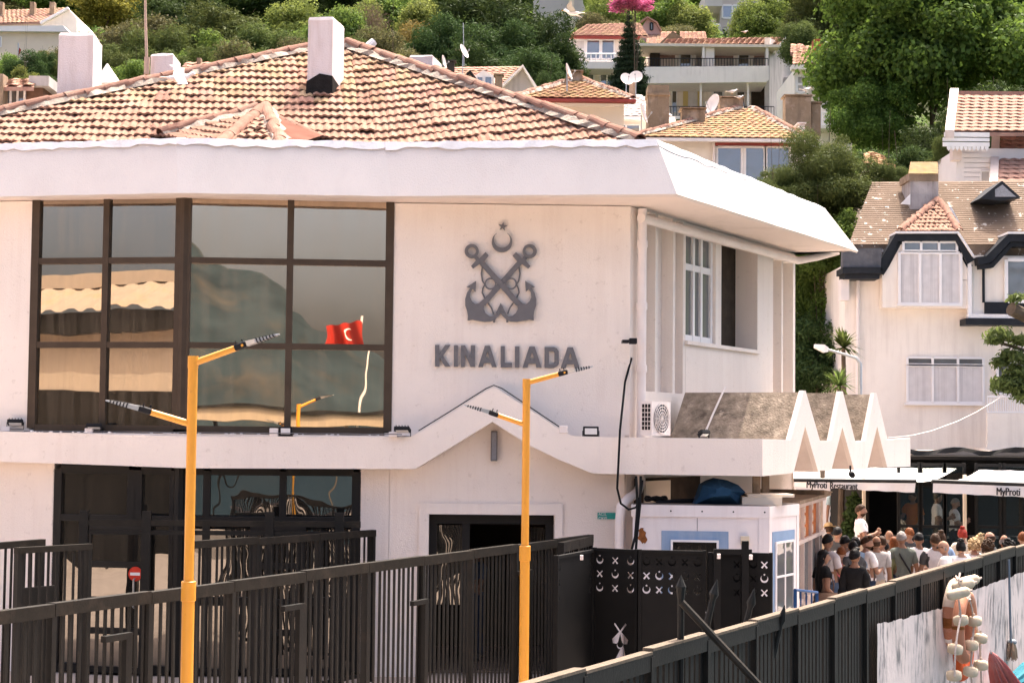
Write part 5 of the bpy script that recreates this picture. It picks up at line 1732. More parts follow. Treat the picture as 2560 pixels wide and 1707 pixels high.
# ---- gabled houses left of the big pine
h = House('gabled_house', 'grey gabled house with pale verge boards behind the terminal roof', 1230, 76.0)
h.slope([(1085, 212, 0), (1262, 212, 0), (1305, 165, 3.2), (1095, 168, 3.2)], TILE2, 'roof', .30, .36, 0)
h.box('wall', 1090, 1258, 210, None, CREAM, .4, 5)
h.poly('gable_wall', [(1258, 300), (1258, 212), (1308, 168), (1338, 222), (1338, 300)], GREYW, 0, 5)
h.poly('verge_board', stroke([(1252, 218), (1307, 165), (1342, 222)], 7), WHITEW, -.4, .5)
h.poly('dark_gable', [(1148, 215), (1176, 181), (1204, 224)], mk('beige_gable', (.50, .40, .33), .9, .1, 3), -1.2, 3)
h.poly('dark_verge', stroke([(1140, 212), (1175, 179), (1205, 222)], 8), DARKFR, -1.4, .3)
h.poly('dormer_wall', [(1187, 224), (1187, 190), (1208, 176), (1236, 190), (1236, 224)], WHITEW, -.6, 2)
h.win(1192, 1208, 192, 215, 1, 1, -.64, WHITEP, GLASS_H, .06); h.win(1212, 1230, 192, 215, 1, 1, -.64, WHITEP, GLASS_H, .06)
h.chim(1118, 1136, 150, 212, -1.0, mk('stove_pipe', (.05, .045, .04), .7, .2, 6), True, .4)
h.chim(1238, 1256, 184, 236, -1.5, BROWNCH, True, .5)
mb = MB(); p = at(1160, 165, 76.6); mb.cyl(p, at(1158, 58, 76.6), .02, n=5); q = at(1159, 128, 76.6)
for k in range(5): mb.cyl(q + V((-.35 + .15 * k, 0, .1)), q + V((-.35 + .15 * k, .4, .1)), .006, n=4)
tag(mb.build('tv_antenna', STEEL), 'thin television antenna mast above the gabled house', 'antenna')
# ---- long roof strip behind the left chimneys
h = House('ridge_house', 'house of which only a long tiled roof shows behind the terminal ridge', 560, 58.0)
h.slope([(420, 215, 0), (720, 205, 0), (700, 156, 3), (465, 158, 3)], TILE2, 'roof', .30, .36, 0)
h.box('wall', 440, 700, 215, None, CREAM, .4, 5)
h.box('vent', 492, 502, 145, 160, BROWNCH, 2.6, .3)
# ---- white conical spire
h = House('domed_turret', 'small white turret with pointed conical roof behind the left chimney', 268, 50.0, 'turret')
p = at(268, 212, 50)
rw = (at(305, 212, 50).x - at(232, 212, 50).x) / 2
mb = MB(); mb.tube([p + V((0, 0, -.05)), p, at(268, 160, 50)], [rw, rw, .02], 8); mb.build('cone_roof', WHITEW, h.t)
mb = MB(); mb.tube([(p.x, p.y, h.z0), p + V((0, 0, -.06))], [rw * .9, rw * .9], 8); mb.build('drum', WHITEW, h.t)
for k in range(8):
    a = 2 * math.pi * (k + .5) / 8
    mb = MB(MX.Translation(p + V((math.cos(a), math.sin(a), 0)) * rw * .84) @ MX.Rotation(a, 4, 'Z')); mb.box(-.02, .06, -.16, .16, -.75, -.22); mb.build('arched_opening', CREAM, h.t)
# ---- dark little house at the left edge
h = House('left_edge_house', 'low brown house with tile strip and glazed veranda at the left edge', 40, 52.0)
h.box('wall', -60, 108, 218, None, mk('brown_boards', (.14, .08, .055), .8, .2, 4), .3, 5)
h.slope([(10, 216, -.4), (85, 216, -.4), (80, 197, 1.2), (18, 197, 1.2)], TILE2, 'roof', .30, .36, 0)
h.box('roof_slab', 72, 122, 190, 215, GREYW, 0, 3)
h.win(10, 62, 222, 266, 3, 1, .2, WHITEP, GLASS_H, .06)
h.box('pillar', -8, 8, 185, 300, BROWNCH, -.5, .5)
# ---- upper left houses
h = House('hill_house', 'white house with pink tiled roof and gable high at the left edge', 100, 135.0)
h.slope([(-40, 60, 0), (104, 56, 0), (168, 20, 4), (-40, 28, 4)], TILE2, 'roof', .34, .4, 0)
h.poly('gable_wall', [(104, 110), (104, 57), (170, 21), (192, 46), (192, 110)], WHITEW, 0, 8)
h.poly('verge_board', stroke([(100, 58), (170, 20)], 6), WHITEP, -.4, .5)
h.box('wall', -40, 104, 60, None, CREAM, .4, 7)
for x0_, x1_ in ((75, 86), (124, 136), (-4, 7)): h.chim(x0_, x1_, 5, 42, 2, BROWNCH, False, .6)
h = House('long_house', 'long cream house with white metal roof below the pink tiled one', 60, 122.0)
h.poly('roof', [(-40, 78), (-40, 66), (158, 64), (172, 80)], WHITEP, -.4, 8)
h.box('wall', -40, 170, 80, None, CREAM, 0, 8)
h.win(-20, 3, 92, 118, 1, 1, -.04, WHITEP, GLASS_H, .1); h.win(-14, 10, 158, 184, 1, 1, -.04, WHITEP, GLASS_H, .1)
# flag by that house
FL = thing('flagpole', at(46, 190, 100), 'small red flag on a thin pole before the long cream house', 'flag')
mb = MB(); mb.cyl(at(46, 260, 100), at(46, 108, 100), .04, n=6); mb.build('pole', STEEL, FL)
mb = MB()
A_ = [at(46 + 1.0 * k, 117 + k * 1.2, 100 + .1 * math.sin(k)) for k in range(8)]; B_ = [at(44 - .4 * k, 152 + k * .3, 100 + .1 * math.cos(k)) for k in range(8)]
mb.strip(A_, B_); mb.build('cloth', mk('flag_red', (.30, .022, .014), .8, .1, 3), FL)

# ---- white modern house with glazed room and terrace
h = House('terrace_house', 'white house with glazed top room and railed terrace beside the spruce', 1450, 108.0)
h.slope([(1425, 90, -.5), (1620, 90, -.5), (1600, 58, 4), (1470, 62, 4)], TILE2, 'roof', .34, .4, 0)
h.box('roof_edge', 1420, 1600, 90, 96, REDTRIM, -.6, .3)
h.box('wall', 1420, 1600, 94, 152, WHITEW, 0, 6)
h.win(1428, 1462, 100, 148, 1, 2, -.04, WHITEP, CURTAIN, .1); h.win(1466, 1500, 100, 148, 1, 1, -.04, WHITEP, GLASS_H, .1); h.win(1504, 1536, 100, 148, 1, 1, -.04, WHITEP, GLASS_H, .1)
h.box('terrace', 1338, 1600, 155, 172, WHITEW, -2.2, 6)
h.railing(1340, 1540, 135, 154, -2.1, WHITEP, 16, r=.03)
h.box('wall', 1402, 1600, 172, None, WHITEW, -.3, 6)
h.win(1460, 1485, 184, 214, 1, 1, -.35, WHITEP, GLASS_H, .1); h.win(1500, 1535, 184, 214, 2, 1, -.35, WHITEP, GLASS_H, .1)
# ---- stone building at the top
h = House('stone_building', 'tall grey rendered building with pilaster at the top of the slope', 1410, 150.0, 'building')
h.poly('wall', [(1335, 140), (1335, -60), (1450, -60), (1458, 10), (1472, 40), (1472, 140)], mk('pale_render', (.50, .45, .42), .9, .08, 1), 0, 6)
h.box('pilaster', 1422, 1436, -60, 80, CREAM, -.2, .19)
# ---- roofs behind the spruce
h = House('pink_gable_house', 'house with pink gable wall behind the spruce top', 1630, 138.0)
h.poly('gable_wall', [(1602, 120), (1602, 72), (1620, 44), (1640, 56), (1652, 80), (1652, 120)], mk('pink_wall', (.50, .33, .30), .9, .08, 2), 0, 6)
h.poly('verge', stroke([(1600, 56), (1619, 43), (1642, 56), (1653, 78)], 4), TILE2, -.3, .4)
h.win(1626, 1632, 58, 76, 1, 1, -.04, DARKFR, GLASS_D, .1)
h.slope([(1615, 112, -3), (1690, 112, -3), (1690, 80, 1), (1618, 80, 1)], TILE2, 'roof', .34, .4, 0)
h.slope([(1700, 112, -3), (1770, 112, -3), (1764, 80, 1), (1700, 80, 1)], TILE2, 'roof', .34, .4, 0)
h.box('wall', 1612, 1770, 112, None, WHITEW, -2.5, 5)
h.poly('yellow_roof', [(1645, 112), (1682, 78), (1725, 108)], TILEY, -3.6, 2)

# ---- three-storey balcony house
h = House('balcony_house', 'white three-storey house with long balconies and iron railings up the slope', 1780, 105.0)
h.slope([(1655, 112, .5), (1960, 110, .5), (1968, 94, 4), (1670, 98, 4)], TILE2, 'roof', .34, .4, 0)
h.box('balcony_roof', 1588, 1950, 110, 117, CREAM, -1.5, 3)
h.box('rear_wall', 1625, 1920, 117, None, WHITEW, 1.6, 8)
h.slope([(1648, 142, 1.0), (1690, 142, 1.0), (1690, 121, 1.58), (1650, 121, 1.58)], TILE2, 'tile_apron', .34, .4, 0)
h.slope([(1785, 140, 1.0), (1838, 140, 1.0), (1838, 121, 1.58), (1785, 121, 1.58)], TILE2, 'tile_apron', .34, .4, 0)
h.slope([(1880, 138, 1.0), (1915, 138, 1.0), (1915, 121, 1.58), (1880, 121, 1.58)], TILE2, 'tile_apron', .34, .4, 0)
for x0_, x1_ in ((1700, 1728), (1846, 1873)):
    h.poly('dormer_front', [(x0_ - 12, 168), (x0_ - 12, 136), (x0_ - 2, 124), (x1_ + 2, 124), (x1_ + 12, 136), (x1_ + 12, 168)], WHITEW, .9, .6)
    h.win(x0_, x1_, 128, 168, 1, 1, .85, WHITEP, GLASS_D, .08, 'dormer_door')
for x_ in (1592, 1756, 1915): h.box('column', x_, x_ + 6, 117, 170, WHITEW, -1.4, .25)
h.box('partition', 1764, 1786, 117, 168, WHITEW, -1.2, 2.6)
h.box('stone_chimney', 1626, 1650, 120, 165, DARKW, .4, .8)
h.poly('parapet', [(1594, 200), (1590, 190), (1591, 168), (1922, 165), (1922, 200), (1914, 206), (1604, 209)], WHITEW, -1.6, .25)
h.box('balcony_slab', 1600, 1918, 200, 206, WHITEW, -1.34, 2.9)
h.railing(1600, 1920, 147, 167, -1.5, IRON, 44, r=.018)
h.box('balcony_slab', 1600, 1935, 291, 299, WHITEW, -1.4, 3)
h.railing(1640, 1935, 267, 290, -1.3, IRON, 40, r=.018)
h.win(1714, 1750, 218, 290, 1, 1, 1.5, mk('yellow_frame', (.62, .47, .20), .6, .05, 3), CURTAIN, .3)
h.win(1782, 1808, 224, 262, 1, 1, 1.54, WHITEP, GLASS_H, .12)
h.win(1680, 1692, 228, 282, 1, 1, 1.54, WHITEP, GLASS_D, .06)
h.win(1842, 1862, 230, 282, 1, 1, 1.54, WHITEP, GLASS_D, .06)
h.box('stone_panel', 1879, 1917, 211, 290, DARKW, 1.4, .19)
for x_ in (1750, 1868): h.box('column', x_, x_ + 5, 206, 291, WHITEW, -1.3, .25)
SWp = Wall(plan(1922, 104.5), plan(1990, 113.0))
mb = MB(SWp.m); z_ = lambda py: zat(1950, py, 107)
mb.prism([(0, 0, h.z0), (SWp.L, 0, h.z0), (SWp.L, 0, z_(180)), (SWp.L * .62, 0, z_(92)), (0, 0, z_(118))], (0, .3, 0)); mb.build('side_wall', GREYW, h.t)
h.poly('verge_board', stroke([(1936, 132), (1966, 93)], 6), WHITEP, -.6, .6)
for k in range(3):
    mb = MB(SWp.m); u = SWp.L * (.25 + .22 * k); mb.box(u, u + 1.0, -.08, -.005, z_(330), z_(232)); mb.build('shutter', CREAM, h.t)
mb = MB(SWp.m); mb.bbox(SWp.L * .5, SWp.L * .5 + .9, -.5, -.02, z_(198), z_(178), .03); mb.build('wall_unit', GREYW, h.t)
# ---- old timber house beside the plane tree
h = House('old_timber_house', 'old grey timber house with brick chimney half hidden by the plane tree', 2030, 88.0)
h.slope([(1982, 162, -.4), (2130, 158, -.4), (2130, 118, 4), (1984, 116, 4)], TILE2, 'roof', .34, .4, 0)
h.slope([(1976, 134, 3.2), (2014, 134, 3.2), (2010, 112, 5), (1978, 112, 5)], TILE2, 'roof', .34, .4, 0)
h.box('eaves', 1980, 2130, 163, 174, WHITEW, -.6, .6)
h.box('wall', 1986, 2130, 174, None, WHITEW, 0, 6)
for k in range(9):
    h.box('siding_board', 2022, 2048, 182 + k * 9, 190 + k * 9, CREAM, -.06, .055)
h.win(1992, 2012, 190, 232, 1, 2, -.05, WHITEP, GREYW, .12); h.win(2052, 2066, 205, 262, 1, 1, -.05, GREYW, GLASS_D, .12); h.win(2070, 2092, 240, 282, 1, 1, -.05, WHITEP, GLASS_H, .12)
h.chim(2035, 2056, 98, 150, 1.0, mk('brick_red', (.30, .10, .05), .9, .2, 5, .3, 20), False, .7)
h.box('solar_panel', 2026, 2086, 148, 155, WHITEP, -.3, .8)
h.box('balcony', 2052, 2140, 314, 322, WHITEW, -1.2, 1.2)
h.railing(2054, 2140, 282, 313, -1.1, WHITEP, 18, r=.022)
# ---- block at the top right
h = House('upper_block', 'beige apartment block with wide window at the top of the slope', 1820, 165.0, 'building')
h.box('wall', 1800, 1900, -60, None, mk('beige_block', (.52, .45, .41), .9, .06, 1), 0, 8)
h.box('balcony', 1762, 1806, -20, 16, mk('beige_block2', (.60, .53, .49), .9, .06, 1), -2, 5)
h.box('lower_wall', 1764, 1800, 66, None, WHITEW, -2, 4)
h.win(1806, 1856, 14, 46, 2, 1, -.05, WHITEP, GLASS_H, .16)
h.railing(1764, 1800, 62, 68, -2.1, WHITEP, 4, r=.04)
h = House('shed_house', 'small house corner with tiled edge hidden behind the round pine', 2200, 57.0)
h.slope([(2160, 412, 0), (2240, 418, 0), (2200, 384, 2.5), (2165, 380, 2.5)], TILEY, 'roof', .3, .36, 0)
h.box('wall', 2168, 2236, 418, None, CREAM, .3, 3)

# ================================================================== TREES
def leafcloud(name, lobes, n, size, mat_, shape=(1.0, .5), up=.35, seed=1, fill=.55, jit=.16):
    """leaf-sized faces spread through the outer part of every lobe"""
    r = np.random.default_rng(seed)
    vol = np.array([(l[3] * l[4] * l[5]) ** (2 / 3) for l in lobes])
    idx = r.choice(len(lobes), n, p=vol / vol.sum())
    L = np.array(lobes)[idx]
    d = r.normal(size=(n, 3)); d /= np.linalg.norm(d, axis=1)[:, None]
    rad = fill + (1 - fill) * r.random(n) ** .6
    rad *= 1 + r.normal(0, jit, n)
    c = L[:, :3] + d * L[:, 3:6] * rad[:, None]
    nrm = d * .8 + r.normal(size=(n, 3)) * .6 + np.array([0, 0, up])
    nrm /= np.linalg.norm(nrm, axis=1)[:, None]
    t = np.cross(nrm, r.normal(size=(n, 3))); t /= np.linalg.norm(t, axis=1)[:, None]
    b = np.cross(nrm, t)
    s = size * (.6 + .8 * r.random(n))
    t *= (s * shape[0])[:, None] * .5
    b *= (s * shape[1])[:, None] * .5
    bend = nrm * (s * .12)[:, None]
    v = np.stack([c - t - bend, c - b * 1.0 + t * .1, c + t - bend, c + b * 1.0 + t * .1], 1).reshape(-1, 3)
    me = bpy.data.meshes.new(name)
    me.vertices.add(4 * n)
    me.vertices.foreach_set('co', v.ravel())
    me.loops.add(4 * n)
    me.loops.foreach_set('vertex_index', np.arange(4 * n))
    me.polygons.add(n)
    me.polygons.foreach_set('loop_start', np.arange(n) * 4)
    me.polygons.foreach_set('loop_total', np.full(n, 4))
    me.update(calc_edges=True)
    me.materials.append(mat_)
    return me
def lobes_round(k, seed, flatb=.6, spread=.36, lr=(.13, .22)):
    r = random.Random(seed)
    out = []
    for i in range(k):
        a = r.uniform(0, 2 * math.pi)
        ph = math.asin(r.uniform(-.55, 1))
        q = spread * r.uniform(.55, 1.22)
        R = r.uniform(lr[0] * .75, lr[1] * 1.15)
        z = math.sin(ph) * q * (1.0 if ph > 0 else flatb)
        out.append((math.cos(a) * math.cos(ph) * q, math.sin(a) * math.cos(ph) * q, .5 + z, R, R, R * r.uniform(.65, .9)))
    out.append((0, 0, .5, .26, .26, .25))
    return out
def lobes_cone(seed, tiers=13):
    r = random.Random(seed)
    out = []
    for k in range(tiers):
        q = k / (tiers - 1)
        R = .48 * (1 - q) ** .85 + .02
        m = max(3, int(11 * (1 - q)) + 3)
        for i in range(m):
            a = 2 * math.pi * i / m + r.uniform(-.2, .2)
            rr = R * r.uniform(.75, 1.05)
            out.append((math.cos(a) * rr * .55, math.sin(a) * rr * .55, q * .96 + .03 - rr * .12, rr * .5 + .01, rr * .5 + .01, .028))
    return out
PINE = leafmat('pine_needles', (0.0802, 0.1057, 0.0308), .22, .24)
PINED = leafmat('pine_dark', (0.0415, 0.0706, 0.0216), .2, .24)
OLIVE = leafmat('olive_leaf', (0.1158, 0.1170, 0.0476), .3, .3)
GREENL = leafmat('broad_leaf', (0.0932, 0.1495, 0.0318), .38, .25)
LIGHTL = leafmat('light_leaf', (0.1449, 0.1824, 0.0458), .4, .3)
PLANE = leafmat('plane_leaf', (0.0723, 0.1211, 0.0220), .42, .4)
YELLOWL = leafmat('flowering_leaf', (0.1584, 0.1518, 0.0297), .35, .3)
OCHRE = leafmat('ochre_leaf', (0.1584, 0.1188, 0.0363), .3, .3)
PINKL = leafmat('bougainvillea', (0.442, 0.1105, 0.2125), .3, .2)
SPRUCE = leafmat('spruce_needles', (0.0213, 0.0357, 0.017), .12, .35)
YUC = leafmat('yucca_leaf', (0.0858, 0.1254, 0.033), .3, .3)
DRY = leafmat('dry_twigs', (.17, .12, .08), .1, .3)
PROTO = {}
def proto(kind_, mat_, lobes, n, size, shape, seed, fill=.55):
    PROTO.setdefault(kind_, []).append(leafcloud('crown', lobes, n, size, mat_, shape, .35, seed, fill))
for k in range(3):
    proto('pine', PINE, lobes_round(30, k + 1, .5, .36, (.10, .18)), 15000, .034, (1.5, .35), k)
    proto('pined', PINED, lobes_round(34, k + 11, .5, .37, (.09, .17)), 17000, .032, (1.5, .38), k + 10)
for k in range(2):
    proto('broad', GREENL, lobes_round(22, k + 21), 13000, .034, (1.1, .75), k + 20)
    proto('light', LIGHTL, lobes_round(20, k + 31), 11000, .036, (1.1, .7), k + 30)
proto('olive', OLIVE, lobes_round(24, 41), 11000, .034, (1.2, .5), 40)
proto('yellow', YELLOWL, lobes_round(24, 51), 11000, .036, (1.1, .8), 50)
proto('ochre', OCHRE, lobes_round(20, 61), 9000, .034, (1.1, .6), 60)
proto('pink', PINKL, lobes_round(16, 71), 8000, .034, (1.1, .9), 70)
proto('spruce', SPRUCE, lobes_cone(81, 15), 22000, .040, (1.6, .3), 80, .3)
proto('dry', DRY, lobes_round(14, 91, .8, .34, (.1, .2)), 2600, .04, (2.2, .12), 90)
proto('bigplane', PLANE, lobes_round(46, 101, .8, .40, (.08, .15)), 62000, .0195, (1.1, .9), 100, .5)
proto('nearpine', PINE, lobes_round(44, 111, .7, .38, (.08, .15)), 60000, .017, (1.7, .35), 110, .5)
proto('acacia', GREENL, lobes_round(40, 121, .9, .38, (.08, .15)), 36000, .024, (1.2, .65), 120, .5)
TR = {}
def trunk_mesh(seed):
    r = random.Random(seed)
    mb = MB()
    mb.tube([(0, 0, 0), (.02, .01, .3), (-.01, .02, .6), (.01, 0, 1.0)], [.055, .042, .034, .022], 8)
    for k in range(6):
        a = 2 * math.pi * k / 6 + r.uniform(-.3, .3)
        z = r.uniform(.55, .9)
        mb.tube([(0, 0, z), (.12 * math.cos(a), .12 * math.sin(a), z + .12), (.3 * math.cos(a), .3 * math.sin(a), z + r.uniform(.2, .42))], [.02, .014, .006], 5)
    return mb.mesh('trunk', BARK, True)
TRUNKS = [trunk_mesh(k) for k in range(4)]
TLAB = {'pine': ('pine_tree', 'olive green pine on the wooded hillside'), 'pined': ('pine_tree', 'dark green pine on the wooded hillside'), 'broad': ('leafy_tree', 'leafy green tree on the wooded hillside'),
        'light': ('leafy_tree', 'pale green leafy tree on the wooded hillside'), 'olive': ('olive_tree', 'dusty olive-grey tree on the wooded hillside'), 'yellow': ('flowering_tree', 'yellow flowering tree on the hillside'),
        'ochre': ('ochre_tree', 'ochre tinted tree above the terminal ridge'), 'pink': ('bougainvillea', 'bright pink bougainvillea above the spruce'), 'spruce': ('spruce_tree', 'dark pointed spruce between the white houses'), 'dry': ('bare_tree', 'bare brown twiggy tree among green ones')}
tn = [0]
LANDMARKS = [(150, 60, 'the pink-roofed hill house'), (60, 110, 'the long cream house'), (175, 160, 'the big stuccoed chimney'), (268, 180, 'the white conical turret'), (395, 160, 'the chimney with the mast'), (365, 40, 'the tall thin mast'), (560, 165, 'the long tiled ridge house'), (800, 100, 'the chimney with the black collar'), (1052, 150, 'the low lump chimney'), (1158, 100, 'the television antenna'), (1230, 190, 'the grey gabled house'), (1405, 40, 'the grey stone building'), (1440, 110, 'the glazed terrace house'), (1572, 120, 'the dark spruce'), (1590, 10, 'the pink bougainvillea'), (1640, 60, 'the pink gable house'), (1780, 120, 'the balcony house'), (1820, 20, 'the beige block'), (2035, 130, 'the old timber house'), (1440, 240, 'the orange hipped roof'), (970, 10, 'the flying dark bird'), (925, 60, 'the bare twiggy tree'), (270, 30, 'the yellow flowering tree'), (2200, 100, 'the huge plane tree')]
def q_top(lm): return lm[1] - 30
def tree(px, py0, py1, wpx, D, kind_, label=None, name=None, group='trees on the hillside', ground_z=None):
    """crown from pixel row py0 (top) to py1 (bottom), wpx wide, standing at depth D"""
    tn[0] += 1
    r = random.Random(tn[0] * 7 + 1)
    z1, z0 = zat(px, py0, D), zat(px, py1, D)
    x = at(px, (py0 + py1) / 2, D).x
    w = wpx / FPX * D
    hh = z1 - z0
    gz = ground_z if ground_z is not None else hfun(x, D)
    nm, lb = TLAB.get(kind_, (name, label))
    if label is None:
        lm = min(LANDMARKS, key=lambda q: (q[0] - px) ** 2 + ((q[1] - (py0 + py1) / 2) * 1.5) ** 2)
        wd = w / 6.5
        sz = 'small ' if wd < .6 else ('broad ' if w > hh * 1.25 else ('tall ' if hh > w * .95 else ''))
        lb = sz + lb.split(' on the ')[0].split(' above ')[0] + (' behind and above ' if py0 < q_top(lm) else ' beside ') + lm[2]
    t = thing(name or nm, (x, D, gz), label or lb, 'tree', group if label is None else None)
    me = PROTO[kind_][tn[0] % len(PROTO[kind_])]
    a = r.uniform(0, 6.28)
    inst('crown', me, MX.Translation((x, D, z0)) @ MX.Rotation(a, 4, 'Z') @ MX.Diagonal((w, w * .9, hh, 1)), t)
    tz = z0 + hh * (.95 if kind_ == 'spruce' else .55)
    inst('trunk', TRUNKS[tn[0] % 4], MX.Translation((x, D, gz - .3)) @ MX.Rotation(a, 4, 'Z') @ MX.Diagonal((w * .3, w * .3, (tz - gz + .3), 1)), t)
    return t
HILL = [
 (270, -30, 95, 190, 150, 'yellow'), (345, 40, 190, 190, 126, 'olive'), (240, 90, 260, 150, 118, 'pine'), (480, -10, 170, 230, 140, 'pined'), (395, 75, 230, 190, 108, 'pine'),
 (560, 15, 190, 230, 124, 'pine'), (660, 70, 230, 210, 104, 'pine'), (735, 10, 130, 150, 146, 'light'), (620, -90, 90, 300, 172, 'pined'), (755, 95, 230, 150, 98, 'olive'),
 (310, -80, 60, 220, 185, 'pined'), (150, -70, 60, 200, 180, 'broad'), (60, -80, 30, 220, 185, 'olive'), (450, -100, 40, 240, 190, 'pined'), (820, -80, 70, 200, 178, 'pined'),
 (700, -70, 40, 180, 190, 'broad'), (850, 20, 170, 140, 112, 'broad'), (905, 20, 160, 130, 122, 'light'), (925, -10, 130, 90, 118, 'dry'), (985, -20, 130, 180, 140, 'broad'),
 (955, 70, 190, 140, 103, 'olive'), (1025, 55, 190, 110, 106, 'ochre'), (890, -60, 60, 200, 170, 'pined'), (1060, 10, 130, 130, 128, 'light'),
 (1190, -20, 240, 290, 98, 'pined'), (1340, 25, 240, 210, 97, 'pined'), (1110, 60, 240, 170, 94, 'pined'), (1265, 55, 260, 220, 92, 'pined'), (1390, 90, 260, 150, 96, 'pined'),
 (1080, -70, 60, 200, 165, 'broad'), (1260, -110, 40, 260, 170, 'pined'), (1510, 0, 130, 150, 146, 'light'), (1490, 30, 130, 120, 124, 'olive'), (1670, -10, 110, 170, 152, 'broad'),
 (1560, -60, 60, 160, 175, 'broad'), (1720, 20, 120, 120, 150, 'light'), (1745, -50, 50, 120, 178, 'broad'), (1880, 5, 120, 100, 140, 'light'), (1930, 5, 130, 150, 132, 'broad'),
 (1960, -70, 60, 180, 170, 'broad'), (2030, -20, 150, 150, 112, 'pine'), (1850, -90, 30, 160, 200, 'pined'), (2000, 50, 180, 110, 100, 'pine'), (1690, 60, 130, 110, 145, 'olive'),
 (70, 140, 240, 110, 92, 'pined'), (30, 135, 250, 90, 96, 'broad'), (110, 128, 210, 60, 100, 'pined'), (200, 120, 250, 120, 100, 'pine'), (290, 130, 270, 120, 90, 'pine'),
 (1370, 180, 260, 90, 80, 'pined'), (1455, 205, 290, 90, 82, 'pined'), (2100, -30, 140, 160, 120, 'broad'),
 (420, 30, 160, 180, 150, 'broad'), (540, 90, 230, 170, 100, 'broad'), (600, 110, 240, 150, 95, 'olive'), (700, 130, 240, 150, 90, 'pine'), (470, 120, 250, 170, 92, 'pine'), (800, 60, 200, 160, 108, 'broad'), (870, 100, 220, 130, 96, 'pine'), (350, 150, 270, 130, 88, 'broad'), (1030, 120, 230, 130, 90, 'olive'),
 (1600, 100, 220, 120, 116, 'broad'), (1480, 60, 160, 130, 130, 'broad'), (1700, 30, 120, 150, 160, 'broad'), (2060, 110, 300, 160, 96, 'broad'), (1950, 70, 170, 130, 118, 'pine'), (150, 110, 220, 120, 112, 'olive'), (1330, 130, 280, 170, 88, 'pined'), (1180, 130, 270, 190, 86, 'pined'), (985, 138, 168, 56, 64, 'light'), (60, 170, 230, 60, 60, 'light'),
]
for a in HILL:
    a = list(a); ex_ = (a[2] - a[1]) * .12; a[1] -= ex_ * .5; a[2] += ex_ * 1.6; a[3] *= 1.18
    tree(*a)
rr = random.Random(5)
for k in range(44):                 # trees further up close the top of the picture
    D = rr.uniform(195, 260)
    px = -100 + 2700 * (k + rr.random()) / 44
    top = rr.uniform(-140, -60)
    tree(px, top, top + rr.uniform(130, 190), rr.uniform(190, 280), D, rr.choice(['pined', 'pined', 'broad', 'pine', 'light']))
tree(1572, 28, 232, 125, 86, 'spruce')
tree(1588, -16, 40, 150, 84, 'pink')
# nearer trees
tree(2330, -180, 440, 580, 72, 'bigplane', 'huge dark green plane tree towering over the houses on the right', 'plane_tree')
tree(2540, -140, 330, 420, 80, 'bigplane', 'second plane tree merging into the huge one behind the red roof', 'plane_tree')
tree(2180, 190, 440, 250, 70, 'bigplane', 'lower leafy tree under the left side of the huge plane', 'leafy_tree')
tree(2060, 320, 640, 360, 50.5, 'nearpine', 'rounded olive green pine in front of the lichen roof house', 'pine_tree')
tree(1940, 420, 600, 190, 49.5, 'nearpine', 'low spreading pine bough right of the glazed windows', 'pine_tree')
tree(2215, 395, 520, 130, 51, 'nearpine', 'small pine behind the shingle roof chimney', 'pine_tree')
tree(2370, 310, 500, 130, 58, 'nearpine', 'bushy pine beside the timber house wall', 'pine_tree')
GZ = 1.0
tree(2050, 490, 780, 270, 49, 'acacia', 'bright leafed tree top in the gap between terminal and white house', 'leafy_tree', None, GZ)
tree(2075, 650, 930, 260, 50, 'acacia', 'leafy tree behind the yucca in the gap', 'leafy_tree', None, GZ)
tree(2040, 770, 1070, 270, 48.2, 'pined', 'shaded evergreen low in the gap behind the zigzag canopy', 'evergreen_tree', None, GZ)
tree(2090, 840, 1130, 260, 51, 'pined', 'lowest dark evergreen in the gap beside the white house wall', 'evergreen_tree', None, GZ)
tree(2010, 580, 860, 260, 52, 'pined', 'dark evergreen behind the terminal wall in the gap', 'evergreen_tree', None, GZ)
tree(2100, 580, 850, 280, 53, 'pined', 'dark evergreen deep in the gap beside the white house', 'evergreen_tree', None, GZ)
tree(2060, 780, 1100, 320, 54, 'pined', 'dark evergreen filling the bottom of the gap', 'evergreen_tree', None, GZ)
tree(2390, 290, 540, 300, 63, 'pined', 'dark evergreen in the shade under the huge plane tree', 'evergreen_tree')
tree(2260, 360, 560, 260, 61, 'pined', 'dark evergreen between the round pine and the shingle roof', 'evergreen_tree')
tree(2470, 200, 460, 300, 66, 'pined', 'dark evergreen behind the timber house ridge', 'evergreen_tree')
# undergrowth on the slope
ub = leafcloud('undergrowth', [(RNG.uniform(-.34, .34) * y, y, 0, 2.2, 2.2, 1.3) for y in RNG.uniform(56, 250, 1300)], 120000, .6, GREENL, (1.1, .6), .6, 5, .3)
co = np.empty(len(ub.vertices) * 3); ub.vertices.foreach_get('co', co); co = co.reshape(-1, 3)
co[:, 2] += np.array([hfun(x, y) for x, y in co[:, :2]]) + .4
ub.vertices.foreach_set('co', co.ravel())
kind(inst('undergrowth', ub, MX.Identity(4)), 'stuff')
